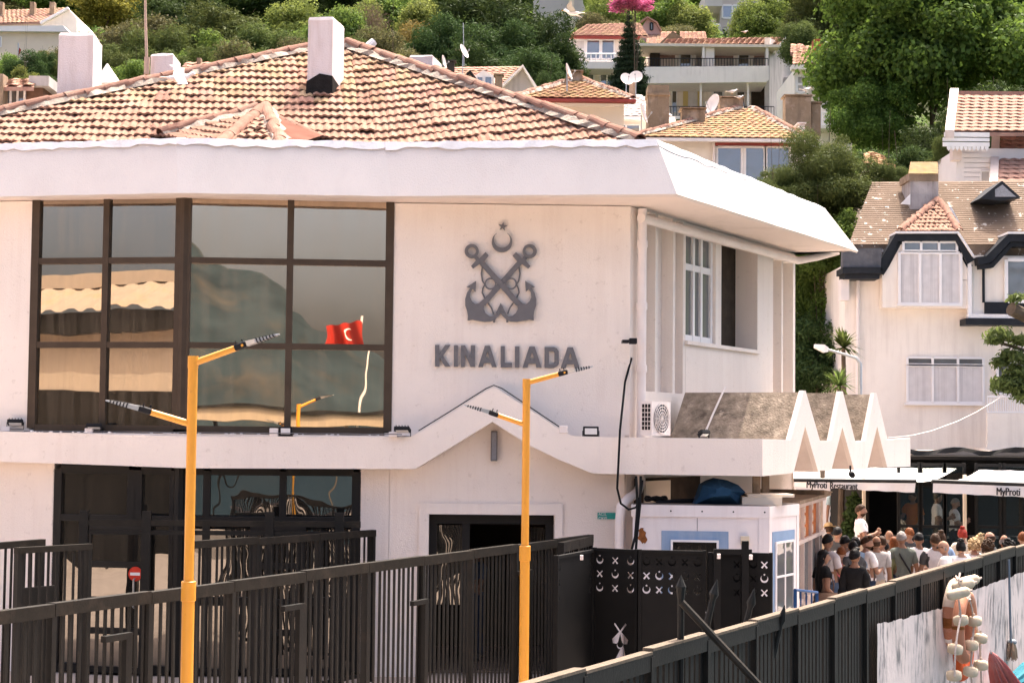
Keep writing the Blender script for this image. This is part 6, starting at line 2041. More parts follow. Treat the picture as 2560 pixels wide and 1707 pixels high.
# yuccas beside the white house
def yucca(px, py, D, n, l, label):
    p = at(px, py, D)
    t = thing('yucca_plant', (p.x, D, 0), label, 'plant')
    mb = MB(); r = random.Random(int(px))
    for k in range(n):
        a = r.uniform(0, 6.28); e = r.uniform(-.5, 1.4)
        d = V((math.cos(a) * math.cos(e), math.sin(a) * math.cos(e), math.sin(e)))
        s_ = d.cross(V((0, 0, 1))).normalized() * .022
        q = p + d * l * .5 + V((0, 0, .03)); e_ = p + d * l * r.uniform(.8, 1.1) + V((0, 0, -.04))
        mb.add([p - s_, p + s_, q + s_ * 1.3, q - s_ * 1.3, e_], [(0, 1, 2, 3), (3, 2, 4)])
    mb.build('leaves', YUC, t)
    mb = MB(); mb.tube([(p.x, D, 0), (p.x + .05, D, p.z * .5), (p.x, D, p.z)], [.09, .07, .05], 7); mb.build('stem', BARK, t)
yucca(2108, 868, 40.5, 90, .55, 'spiky yucca head above the street lamp beside the white house')
yucca(2098, 965, 39.5, 80, .50, 'lower yellow-green spiky yucca behind the zigzag canopy')
# leafy branch reaching in at the right edge
BRT = thing('branch_tree', (plan(2640, 38).x, 38, 0), 'leafy branches with a sawn limb reaching in at the right edge', 'tree')
lob = []
for px, py, r_ in ((2540, 745, 22), (2500, 835, 34), (2530, 890, 36), (2480, 850, 20), (2555, 850, 30), (2520, 960, 44), (2555, 930, 40), (2560, 985, 36), (2500, 905, 24)):
    p = at(px, py, 37.5); q = r_ / FPX * 37.5; lob.append((p.x, p.y, p.z, q, q * 1.4, q * .55))
inst('crown', leafcloud('crown', lob, 2600, .13, leafmat('edge_leaf', (0.0792, 0.103, 0.0317), .4, .3), (1.3, .45), .4, 9, .2), MX.Identity(4), BRT)
mb = MB(); p = plan(2640, 38)
mb.tube([(p.x, 38, 0), (p.x + .1, 38, 2.5), at(2620, 900, 38), at(2585, 800, 37.8), at(2528, 772, 37.5)], [.22, .19, .17, .16, .15], 10)
for q in ((2500, 860), (2480, 850), (2520, 950), (2550, 985)): mb.tube([at(2620, 900, 38), at(lerp(2620, q[0], .6), lerp(890, q[1], .6), 37.7), at(*q, 37.5)], [.05, .03, .008], 6)
mb.build('trunk', BARK, BRT)
# street lamp in the gap
SLP = thing('street_lamp', (plan(2150, 40).x, 40, 0), 'pale cobra-head street lamp reaching out beside the white house', 'street lamp')
mb = MB(); a, b = at(2112, 886, 40), at(2070, 874, 40)
mb.tube([(at(2150, 900, 40).x, 40, 0), (at(2150, 900, 40).x, 40, a.z - .2), at(2140, 895, 40), a, b], [.06, .05, .035, .03, .03], 8); autosmooth(mb.build('pole', STEEL, SLP), 60)
mb = MB(); c_ = at(2036, 866, 40)
mb.loft([[b + V((0, -.05, -.05)), b + V((0, .05, -.05)), b + V((0, .05, .05)), b + V((0, -.05, .05))], [lerp(b, c_, .3) + V((0, -.11, -.09)), lerp(b, c_, .3) + V((0, .11, -.09)), lerp(b, c_, .3) + V((0, .09, .09)), lerp(b, c_, .3) + V((0, -.09, .09))], [c_ + V((0, -.09, -.03)), c_ + V((0, .09, -.03)), c_ + V((0, .06, .05)), c_ + V((0, -.06, .05))]])
mb.build('lamp_head', WHITEPVC, SLP)

# ================================================================== RESTAURANT
RD = 35.0
RS = thing('restaurant', (plan(2320, 37).x, 37, 0), 'dark open-fronted restaurant with glazed front under white awnings', 'restaurant')
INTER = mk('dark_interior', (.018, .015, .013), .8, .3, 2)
TERR = .55
def rbox(name, px0, px1, py0, py1, D, dep, mat_, parent=RS, z0=None, z1=None):
    cx = (px0 + px1) / 2
    mb = MB(); mb.box(at(px0, hz(px0), D).x, at(px1, hz(px1), D).x, D, D + dep, zat(cx, py1, D) if z0 is None else z0, zat(cx, py0, D) if z1 is None else z1)
    return mb.build(name, mat_, parent)
rbox('terrace', 2150, 2760, 0, 0, 35.6, 7.5, mk('terrace_boards', (.10, .08, .07), .8, .15, 2), RS, 0, TERR)
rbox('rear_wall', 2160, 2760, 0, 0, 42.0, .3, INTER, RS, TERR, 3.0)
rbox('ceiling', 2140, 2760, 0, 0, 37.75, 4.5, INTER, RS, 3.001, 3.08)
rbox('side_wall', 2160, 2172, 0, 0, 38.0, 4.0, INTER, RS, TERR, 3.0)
rbox('roof_edge', 2060, 2760, 1140, 1172, 38.6, .3, DARKFR)
rbox('concrete_edge', 2270, 2760, 1128, 1139, 38.9, 3.5, mk('pale_concrete', (.42, .36, .31), .9, .15, 3, stain=(.2, .15, .12), stain_amt=.5))
mb = MB()                                   # sagging dark tarpaulin along the roof edge
tp = [at(2275 + k * 22, 1122 + 5 * math.sin(k * .9), 38.5) for k in range(16)]
tb = [p + V((0, -.05, -.10 - .03 * math.sin(k * 1.7))) for k, p in enumerate(tp)]
mb.strip(tb, tp); mb.build('roof_tarpaulin', DARKFR, RS)
# glazed screens and posts
for x0_, x1_ in ((2246, 2298), (2302, 2360), (2362, 2410), (2440, 2500), (2510, 2600)):
    mb = MB(); a, b = at(x0_, 1230, 37.2), at(x1_, 1230, 37.2)
    for x_ in (a.x, b.x): mb.box(x_ - .03, x_ + .03, 37.15, 37.22, TERR, 2.95)
    for z_ in (TERR + .04, 1.6, 2.9): mb.box(a.x + .03, b.x - .03, 37.155, 37.215, z_ - .03, z_ + .03)
    f = mb.build('glazed_screen', DARKFR, RS)
    g = MB(); g.box(a.x + .03, b.x - .03, 37.18, 37.19, TERR + .06, 2.87); g.build('pane', GLASS_T, f)
for x_, D_ in ((2160, 35.9), (2412, 35.9), (2640, 35.9)):
    rbox('post', x_ - 3, x_ + 4, 0, 0, D_, .09, CREAM, RS, TERR, 2.72)
for k, (x_, w_) in enumerate(((2270, .8), (2330, .7), (2480, .9), (2560, .8))):   # tables
    p = plan(x_, 39.0)
    mb = MB(); mb.box(p.x - w_ / 2, p.x + w_ / 2, 38.7, 39.3, TERR + .72, TERR + .76); mb.cyl((p.x, 39, TERR), (p.x, 39, TERR + .72), .04, n=6); mb.cyl((p.x, 39, TERR), (p.x, 39, TERR + .03), .22, n=10)
    tag(mb.build('dining_table', mk('table_top', (.40, .36, .32), .4, .1, 3) if 'table_top' not in MATS else MATS['table_top']), 'small pale pedestal table inside the dark restaurant', 'table', 'tables in the restaurant')
AWN = mk('awning_cloth', (.80, .77, .72), .8, .03, 2)
AWNV = mk('awning_valance', (.72, .67, .65), .8, .04, 2, stain=(.55, .50, .48), stain_amt=.3)
BLK = mk('awning_black', (.02, .02, .022), .6, .1, 4)
def awning(fl, fr, bl, br, vl, vr, D, label, texts):
    A, B = at(*fl, D), at(*fr, D)
    C_, E = at(*br, D + 2.6), at(*bl, D + 2.6)
    t = thing('awning', A, label, 'awning')
    n = 14
    mb = MB()
    rows_ = []
    for j in range(7):
        v = j / 6
        rows_.append([lerp(lerp(A, B, i / n), lerp(E, C_, i / n), v) + V((0, 0, -.10 * math.sin(math.pi * v) + .008 * math.sin(i * 2.1 + j))) for i in range(n + 1)])
    for r0, r1 in zip(rows_, rows_[1:]): mb.strip(r0, r1)
    autosmooth(mb.build('cloth', AWN, t), 60)
    mb = MB(); mb.tube([A + V((-.02, 0, 0)), B + V((.02, 0, 0))], .045, 8); mb.build('front_bar', DARKFR, t)
    mb = MB(); lo = [at(*vl, D - .03), at(*vr, D - .03)]
    a = [lerp(A, B, i / 30) + V((0, -.03, -.03)) for i in range(31)]
    b = [lerp(lo[0], lo[1], i / 30) + V((0, .02 * math.sin(i * .8), .006 * math.sin(i * 1.3))) for i in range(31)]
    mb.strip(b, a); mb.build('valance', AWNV, t)
    for body, px0, px1, py1, size_px in texts:
        p = at(px0, py1, D - .09); q = at(px1, py1, D - .09)
        me = text_mesh('lettering', body, 1, 1, .004, BLK, 0)
        xs = [v.co.x for v in me.vertices]
        sx = (q.x - p.x) / (max(xs) - min(xs))
        sz = size_px / FPX * D
        for v in me.vertices: v.co.x = (v.co.x - min(xs)) * sx; v.co.y *= sz
        for dx in (0, .011):
            inst('lettering', me, MX.Translation(p + V((dx, -.004 * (dx > 0), 0))) @ MX.Rotation(math.pi / 2, 4, 'X') @ MX.Rotation(-.012, 4, 'Z'), t)
    return t
awning((1984, 1200), (2288, 1203), (1984, 1168), (2392, 1170), (1984, 1216), (2286, 1231), RD, 'white awning with black lettering MyProti Restaurant on its grey valance', [('MyProti', 2016, 2066, 1219, 24), ('Restaurant', 2075, 2143, 1221.5, 24)])
awning((2332, 1203), (2720, 1217), (2448, 1174), (2720, 1180), (2332, 1231), (2720, 1250), RD - .6, 'white awning with lettering MyProti alone on its grey valance', [('MyProti', 2491, 2549, 1237, 27)])
for fl, fr, bl, br in (((1990, 1162), (2410, 1164), (2000, 1156), (2420, 1160)), ((2450, 1166), (2720, 1170), (2460, 1160), (2720, 1164))):
    mb = MB(); mb.add([at(*fl, 37.7), at(*fr, 37.7), at(*br, 38.5), at(*bl, 38.5)], [(0, 1, 2, 3)]); mb.build('awning_cassette', AWN, RS)
# climbing shrub at the restaurant corner
SH = thing('climbing_shrub', (plan(2125, 35.4).x, 35.4, 0), 'dark leafy shrub climbing at the corner of the restaurant', 'shrub')
lob = []
for px, py, r_ in ((2135, 1255, 18), (2130, 1290, 20), (2125, 1325, 24), (2120, 1360, 28), (2128, 1400, 30), (2140, 1270, 14)):
    p = at(px, py, 35.4); q = r_ / FPX * 35.4; lob.append((p.x, p.y, p.z, q, q, q * 1.2))
inst('foliage', leafcloud('foliage', lob, 3500, .09, PINED, (1.1, .8), .3, 3, .3), MX.Identity(4), SH)
mb = MB(); p = plan(2126, 35.4); mb.tube([(p.x, p.y, 0), (p.x + .03, p.y, 1), (p.x - .02, p.y, 2.1)], [.04, .03, .015], 6); mb.build('stem', BARK, SH)
# street behind, seen beside the shrub: parked moped-like carts are hidden; pale wall closes it
mb = MB(); a, b = plan(1990, 46), plan(2150, 46); mb.box(a.x, b.x, 46, 46.3, 0, 2.2); tag(mb.build('garden_wall', WHITEW), 'low pale garden wall at the end of the street beside the restaurant', 'wall')

# ================================================================== PEOPLE
SKINS = [mk('skin_a', (.31, .175, .12), .55, .06, 8), mk('skin_b', (.24, .13, .085), .55, .06, 8), mk('skin_c', (.38, .225, .16), .55, .06, 8)]
HAIRC = {'black': mk('hair_black', (.010, .009, .009), .45, .3, 30, .3, 60), 'brown': mk('hair_brown', (.045, .025, .015), .5, .3, 30, .3, 60), 'grey': mk('hair_grey', (.22, .20, .19), .6, .3, 40, .3, 60),
         'ginger': mk('hair_ginger', (.15, .05, .018), .5, .3, 30, .3, 60), 'red': mk('hair_red', (.25, .03, .02), .5, .3, 30, .3, 60), 'blond': mk('hair_blond', (.40, .28, .15), .5, .3, 30, .3, 60)}
CLOTH = {}
def cloth(nm, col):
    if nm not in CLOTH: CLOTH[nm] = mk('cloth_' + nm, col, .95, .16, 7, .7, 11)
    return CLOTH[nm]
CL = {'white': (.72, .68, .67), 'grey': (.33, .31, .30), 'green': (.105, .115, .10), 'lightgrey': (.44, .40, .40), 'black': (.014, .014, .015), 'pink': (.62, .16, .20), 'blue': (.20, .28, .42), 'charcoal': (.06, .06, .062), 'navy': (.02, .03, .055), 'aqua': (.36, .46, .46), 'orange': (.5, .16, .03), 'denim': (.05, .07, .11), 'beige': (.45, .36, .27), 'skirt': (.02, .02, .022), 'stripe': (.30, .30, .34), 'teal': (.05, .14, .15), 'rust': (.30, .10, .05), 'cream': (.60, .52, .42), 'sky': (.30, .40, .52), 'olive': (.12, .12, .06)}
def skeleton(pose):
    """joints (x right, y back, z up; the figure faces -y), radii and bones"""
    J = {'pelvis': (0, 0, .95, .135), 'belly': (0, -.01, 1.10, .135), 'chest': (0, .0, 1.27, .15), 'upchest': (0, .015, 1.40, .115), 'neck': (0, .02, 1.48, .052), 'head': (0, .0, 1.57, .055)}
    B = [('pelvis', 'belly'), ('belly', 'chest'), ('chest', 'upchest'), ('upchest', 'neck'), ('neck', 'head')]
    for s_, n in ((-1, 'l'), (1, 'r')):
        J['sh' + n] = (s_ * .155, .015, 1.405, .062)
        J['sh2' + n] = (s_ * .195, .015, 1.36, .055)
        el, wr, hd = pose.get(n, ((.245, .03, 1.10), (.25, -.06, .87), (.245, -.08, .79)))
        J['el' + n] = (s_ * el[0], el[1], el[2], .042)
        J['fa' + n] = tuple(s_ * (el[0] * .6 + wr[0] * .4) if k == 0 else el[k] * .6 + wr[k] * .4 for k in range(3)) + (.039,)
        J['wr' + n] = (s_ * wr[0], wr[1], wr[2], .026)
        J['ha' + n] = (s_ * hd[0], hd[1], hd[2], .034)
        st = pose.get('step', 0) * s_
        J['hip' + n] = (s_ * .09, 0, .87, .088)
        J['kn' + n] = (s_ * .10, -.03 - st * .12, .49, .058)
        J['ca' + n] = (s_ * .10, .01 - st * .10, .34, .055)
        J['an' + n] = (s_ * .10, .03 - st * .16, .09, .038)
        J['toe' + n] = (s_ * .115, -.12 - st * .16, .035, .036)
        B += [('upchest', 'sh' + n), ('sh' + n, 'sh2' + n), ('sh2' + n, 'el' + n), ('el' + n, 'fa' + n), ('fa' + n, 'wr' + n), ('wr' + n, 'ha' + n), ('pelvis', 'hip' + n), ('hip' + n, 'kn' + n), ('kn' + n, 'ca' + n), ('ca' + n, 'an' + n), ('an' + n, 'toe' + n)]
    return J, B
PEOPLE = []
def person(px, pytop, name_label, facing, shirt, hair, style='short', height=1.74, trousers='navy', skin=0, pose=None, D=None, z=0.0, turn=0.0, extra=None, sleeve=.55, build_=1.0, tilt=.0, beard=False, sleevecol=None):
    if D is None:
        d = ray(px, pytop)
        D = (z + height - CAM.z) / d.z
    p = at(px, pytop, D)
    rp = random.Random(int(px * 3 + pytop))
    if not turn: turn = rp.uniform(-.75, .75)
    if not tilt: tilt = rp.uniform(-.12, .24)
    if pose is None and not height > 1.9: pose = rp.choice([{}, {}, PHONE, {'l': ((.24, -.03, 1.12), (.15, -.20, 1.02), (.10, -.26, 1.02))}, {'r': ((.25, .05, 1.13), (.20, -.08, 1.30), (.13, -.09, 1.42))}])
    PEOPLE.append(dict(loc=(p.x, D, z), label=name_label, f=facing, shirt=shirt, hair=hair, style=style, h=height, tr=trousers, skin=skin, pose=pose or {}, turn=turn, extra=extra, sleeve=sleeve, b=build_, tilt=tilt, beard=beard, sc=sleevecol))
UPL = {'l': ((.23, -.05, 1.15), (.16, -.28, 1.20), (.10, -.34, 1.22))}
PHONE = {'l': ((.23, -.05, 1.13), (.12, -.26, 1.20), (.06, -.30, 1.24)), 'r': ((.23, -.05, 1.13), (.14, -.26, 1.18), (.08, -.31, 1.20))}
WALK = {'step': .8}
BACK = math.pi          # facing away from the camera
person(2056, 1376, 'woman in black with very long dark hair and a brown shoulder bag', 1.75 * math.pi - .4 + math.pi, 'black', 'black', 'long', 1.66, 'skirt', 0, {'r': ((.25, .02, 1.10), (.26, -.10, .88), (.25, -.13, .80)), 'l': ((.23, .04, 1.12), (.20, -.14, .98), (.17, -.2, .95))}, turn=-.5, extra='bag', sleeve=.25, build_=.9)
person(2137, 1372, 'young man in black shirt with black hair behind the waterfront fence', BACK - .3, 'black', 'black', 'quiff', 1.72, 'black', 1, turn=-.4, sleeve=.9, build_=.84)
person(2098, 1367, 'ginger-haired child in pink shirt between two people in black', BACK + .2, 'pink', 'ginger', 'short', 1.60, 'navy', 2, build_=.82)
person(2126, 1352, 'person with black hair in a dark sleeve behind the ginger child', BACK + .4, 'charcoal', 'black', 'short', 1.70)
person(2186, 1340, 'stocky balding man in plain grey t-shirt seen from behind', BACK - .1, 'grey', 'brown', 'balding', 1.74, 'beige', 1, build_=1.12)
person(2258, 1330, 'grey-haired man in green-grey t-shirt with a dark cross-body strap', BACK + .05, 'green', 'grey', 'short', 1.80, 'navy', 1, {'l': ((.27, .02, 1.10), (.29, -.05, .86), (.28, -.07, .78)), 'r': ((.25, .03, 1.14), (.18, -.16, 1.28), (.12, -.2, 1.36))}, extra='strap', build_=1.12)
person(2330, 1334, 'dark-haired man in pale grey t-shirt with darker sleeves', BACK, 'lightgrey', 'brown', 'short', 1.78, 'denim', 1, build_=1.05, sleevecol='charcoal')
person(2397, 1352, 'woman in white blouse with black hair tied up', BACK + .1, 'white', 'black', 'bun', 1.68, 'navy', 2, build_=.95)
person(2367, 1352, 'bald man with dark sunglasses looking to the right', BACK - 1.2 + 2.4, 'white', 'grey', 'bald', 1.72, 'navy', 2, extra='glasses')
person(2161, 1280, 'man in white t-shirt standing taller than the crowd at the restaurant corner', math.pi / 2 - .1, 'white', 'brown', 'short', 1.78, 'beige', 0, PHONE, 34.3, .36, beard=True, build_=1.08)
person(2165, 1341, 'bearded young man in white collar turning to the right', math.pi / 2 + .5, 'white', 'brown', 'quiff', 1.74, 'navy', 0, beard=True)
person(2105, 1340, 'man with cropped black hair in the white tee by the kiosk', BACK - .3, 'white', 'black', 'short', 1.74, 'denim', 1)
person(2074, 1336, 'broad man in pale grey tee with black strap beside the kiosk end', BACK - .9, 'lightgrey', 'black', 'short', 1.82, 'denim', 1, extra='strap', build_=1.15)
person(2076, 1311, 'person in a tan sun hat at the end of the kiosk', BACK, 'beige', 'brown', 'hat', 1.70, 'navy', 0, None, 36)
person(2093, 1318, 'dark-haired man with headphones behind the sun hat', BACK - .2, 'charcoal', 'black', 'short', 1.74, 'navy', 0)
person(2408, 1322, 'woman with bright red piled-up hair', BACK, 'cream', 'red', 'bun', 1.74, 'navy', 2, build_=.95)
person(2357, 1331, 'man in pale blue shirt with short dark hair tied at the top', BACK + .2, 'blue', 'brown', 'bun', 1.74, 'navy', 1)
person(2289, 1332, 'man with thick black hair in white tee, hands at his face', BACK + .1, 'white', 'black', 'short', 1.76, 'navy', 1)
person(2268, 1320, 'person with reddish hair in the shade of the awning', BACK, 'charcoal', 'ginger', 'short', 1.72, 'navy', 0)
person(2451, 1338, 'blond woman with hair in a bun beyond the white blouse', BACK, 'beige', 'blond', 'bun', 1.68, 'navy', 2, build_=.92)
person(2475, 1330, 'balding dark-haired man facing half right', BACK - 1.2 + 2.4, 'charcoal', 'brown', 'balding', 1.74, 'navy', 2)
person(2510, 1337, 'bald man with grey fringe of hair near the fence end', BACK, 'navy', 'grey', 'balding', 1.74, 'navy', 1)
person(2549, 1330, 'person with orange hair at the end of the fence', BACK, 'cream', 'ginger', 'short', 1.76, 'navy', 2)
person(2475, 1351, 'woman with a big mass of curly dark hair', BACK, 'rust', 'brown', 'curly', 1.66, 'navy', 0, build_=.95)
person(2520, 1350, 'person with short curly black hair before the bald man', BACK, 'teal', 'black', 'curly', 1.66, 'navy', 0)
person(2431, 1348, 'woman with grey-blond curls and a pale headscarf', BACK, 'white', 'blond', 'curly', 1.66, 'navy', 2, build_=.95)
person(2203, 1341, 'young man with brown hair in white tee beyond the grey t-shirt', BACK + .5, 'white', 'brown', 'short', 1.72, 'navy', 0)
person(2216, 1355, 'short person with black hair between grey and green shirts', BACK, 'olive', 'black', 'short', 1.62, 'navy', 1)
person(2220, 1326, 'old bearded man in the shade facing the crowd', .1, 'charcoal', 'grey', 'balding', 1.70, 'navy', 1, beard=True)
person(2142, 1344, 'person with black hair behind the bearded young man', BACK - .4, 'sky', 'black', 'short', 1.72, 'navy', 1)
person(2236, 1342, 'woman with reddish brown hair half hidden by the green shirt', BACK, 'beige', 'ginger', 'bob', 1.68, 'navy', 0, build_=.92)
person(2343, 1236, 'waiter in white t-shirt standing inside the restaurant', math.pi / 2 - .3, 'white', 'black', 'short', 1.76, 'black', 1, PHONE, 37.8, TERR)
person(2385, 1262, 'person in white carrying a pale box inside the restaurant', math.pi / 2, 'white', 'grey', 'short', 1.60, 'black', 2, PHONE, 38.4, TERR)
person(2280, 1240, 'customer in red patterned shirt inside the glazed restaurant', -.6, 'orange', 'brown', 'short', 1.70, 'navy', 0, UPL, 39.6, TERR)
person(2096, 1211, 'passer-by in pale aqua t-shirt and dark shorts in the street', BACK, 'aqua', 'brown', 'short', 1.74, 'shorts', 0, WALK, 42.5, .62)
person(1192, 1312, 'man in blue jacket with orange lanyard inside the dark doorway', math.pi / 2 + .5 + math.pi, 'denim', 'black', 'short', 1.72, 'navy', 1, None, 26.6, .04)

def make_people():
    tmp = []
    for P in PEOPLE:
        J, B = skeleton(P['pose'])
        kx = min(1.0, P['b'])
        J = {n: ((v[0] * kx * .95, v[1], v[2], v[3]) if n[:2] in ('sh', 'el', 'fa', 'wr', 'ha') else v) for n, v in J.items()}
        names = list(J)
        me = bpy.data.meshes.new('body')
        me.from_pydata([J[n][:3] for n in names], [(names.index(a), names.index(b)) for a, b in B], [])
        ob = bpy.data.objects.new('body', me)
        COL.objects.link(ob)
        md = ob.modifiers.new('skin', 'SKIN')
        md.use_smooth_shade = True
        sk = me.skin_vertices[0].data
        for i, n in enumerate(names):
            r = J[n][3] * (P['b'] if n in ('pelvis', 'belly', 'chest', 'upchest') else 1)
            flat_ = .78 if n in ('pelvis', 'belly', 'chest', 'upchest') else 1
            sk[i].radius = (r, r * flat_)
            sk[i].use_root = n == 'pelvis'
        sb = ob.modifiers.new('sub', 'SUBSURF')
        sb.levels = sb.render_levels = 2
        tmp.append((P, ob, J, B))
    dg = bpy.context.evaluated_depsgraph_get()
    out = []
    for P, ob, J, B in tmp:
        m = bpy.data.meshes.new_from_object(ob.evaluated_get(dg))
        out.append((P, m, J, B))
    for _, ob, _, _ in tmp:
        bpy.data.objects.remove(ob)
    return out
def head_mesh(P):
    """skull with brow, nose, chin, ears; local, facing -y, centre (0,0,0), height about .23"""
    nu, nv = 20, 14
    vs_ = []
    for i in range(nv + 1):
        t = math.pi * i / nv - math.pi / 2
        for j in range(nu):
            a = 2 * math.pi * j / nu
            x, y, z = math.cos(t) * math.sin(a), -math.cos(t) * math.cos(a), math.sin(t)
            X, Y, Z = x * .076, y * .098, z * .118
            if z < -.1: X *= 1 + .32 * (z + .1); Y *= 1 + (.16 if y < 0 else .34) * (z + .1)
            f = max(0, -y)
            if f > .75 and abs(x) < .3:
                if -.38 < z < .1: Y -= .024 * (1 - abs(x) / .3) * (1 - abs(z + .22) / .32 if abs(z + .22) < .32 else 0)
                if .1 < z < .3: Y -= .004
            if f > .7 and .18 < abs(x) < .5 and -.02 < z < .2: Y += .009
            if f > .8 and -.62 < z < -.5 and abs(x) < .35: Y -= .005
            vs_.append((X, Y, Z))
    fs = [(i * nu + j, i * nu + (j + 1) % nu, (i + 1) * nu + (j + 1) % nu, (i + 1) * nu + j) for i in range(nv) for j in range(nu)]
    return vs_, fs
def hair_mesh(style, r):
    mb = MB()
    nu, nv = 20, 12
    def shell(cut, grow, back=0.0, low=-.35):
        vs_, fs = [], []
        for i in range(nv + 1):
            for j in range(nu):
                a = 2 * math.pi * j / nu
                y0 = -math.cos(a)
                lowz = float(np.interp(y0, (-1, -.55, -.1, .35, 1), (cut, cut * .9, .12 if low > -.5 else low * .6, -.02 if low > -.5 else low, low)))
                z = 1 - (1 - lowz) * i / nv
                q = math.sqrt(max(0, 1 - z * z))
                x, y = q * math.sin(a), -q * math.cos(a)
                n_ = 1 + r.uniform(-.045, .07)
                vs_.append((x * (.076 + grow) * n_, y * (.098 + grow) * n_ + back, z * (.118 + grow) * n_ + .004))
        for i in range(nv):
            for j in range(nu):
                fs.append((i * nu + j, (i + 1) * nu + j, (i + 1) * nu + (j + 1) % nu, i * nu + (j + 1) % nu))
        mb.add(vs_, fs)
    if style in ('short', 'quiff'):
        shell(.46, .010, .004, -.30)
        if style == 'quiff': mb.sphere((0, -.05, .115), (.062, .055, .035), 12, 7)
    elif style == 'balding':
        vs_, fs = [], []
        for i in range(5):
            z = .28 - .62 * i / 4
            q = math.sqrt(1 - z * z)
            for j in range(13):
                a = math.radians(75) + math.radians(210) * j / 12
                vs_.append((q * math.sin(a) * .084, -q * math.cos(a) * .106, z * .124))
        for i in range(4):
            for j in range(12): fs.append((i * 13 + j, i * 13 + j + 1, (i + 1) * 13 + j + 1, (i + 1) * 13 + j))
        mb.add(vs_, fs)
    elif style == 'bald':
        for s_ in (-1, 1): mb.sphere((s_ * .072, .035, -.02), (.012, .03, .03), 8, 5)
    elif style in ('bun', 'bob', 'long', 'hat'):
        shell(.40, .012, .006, -.55)
        if style == 'bun':
            mb.sphere((0, .045, .13), (.048, .048, .042), 12, 8)
            for k in range(10): mb.sphere((r.gauss(0, .025), .045 + r.gauss(0, .025), .135 + r.gauss(0, .02)), .02, 6, 4)
        if style == 'bob':
            mb.loft([[(.088 * math.sin(a), -.105 * math.cos(a), z) for a in [math.radians(60 + 240 * j / 14) for j in range(15)]] for z in (.03, -.05, -.13)], False, None, False)
        if style == 'long':
            rings = []
            for z, w_, y_ in ((.05, .090, .03), (-.06, .098, .055), (-.18, .105, .10), (-.34, .115, .135), (-.52, .115, .145), (-.70, .09, .14), (-.82, .05, .135)):
                rings.append([(w_ * math.cos(a), y_ + .052 * math.sin(a) * (1 if z < -.1 else 1.5), z) for a in [2 * math.pi * j / 16 for j in range(16)]])
            mb.loft(rings, True)
    elif style == 'curly':
        shell(.42, .016, .008, -.6)
        for k in range(110):
            a = r.uniform(0, 6.28); z = r.uniform(-.55, 1); q = math.sqrt(max(0, 1 - z * z))
            y = -q * math.cos(a)
            if y < -.4 and z < .4: continue
            mb.sphere((q * math.sin(a) * .105, y * .125 + .01, z * .14), r.uniform(.018, .032), 6, 4)
    return mb
GLS = BLACK
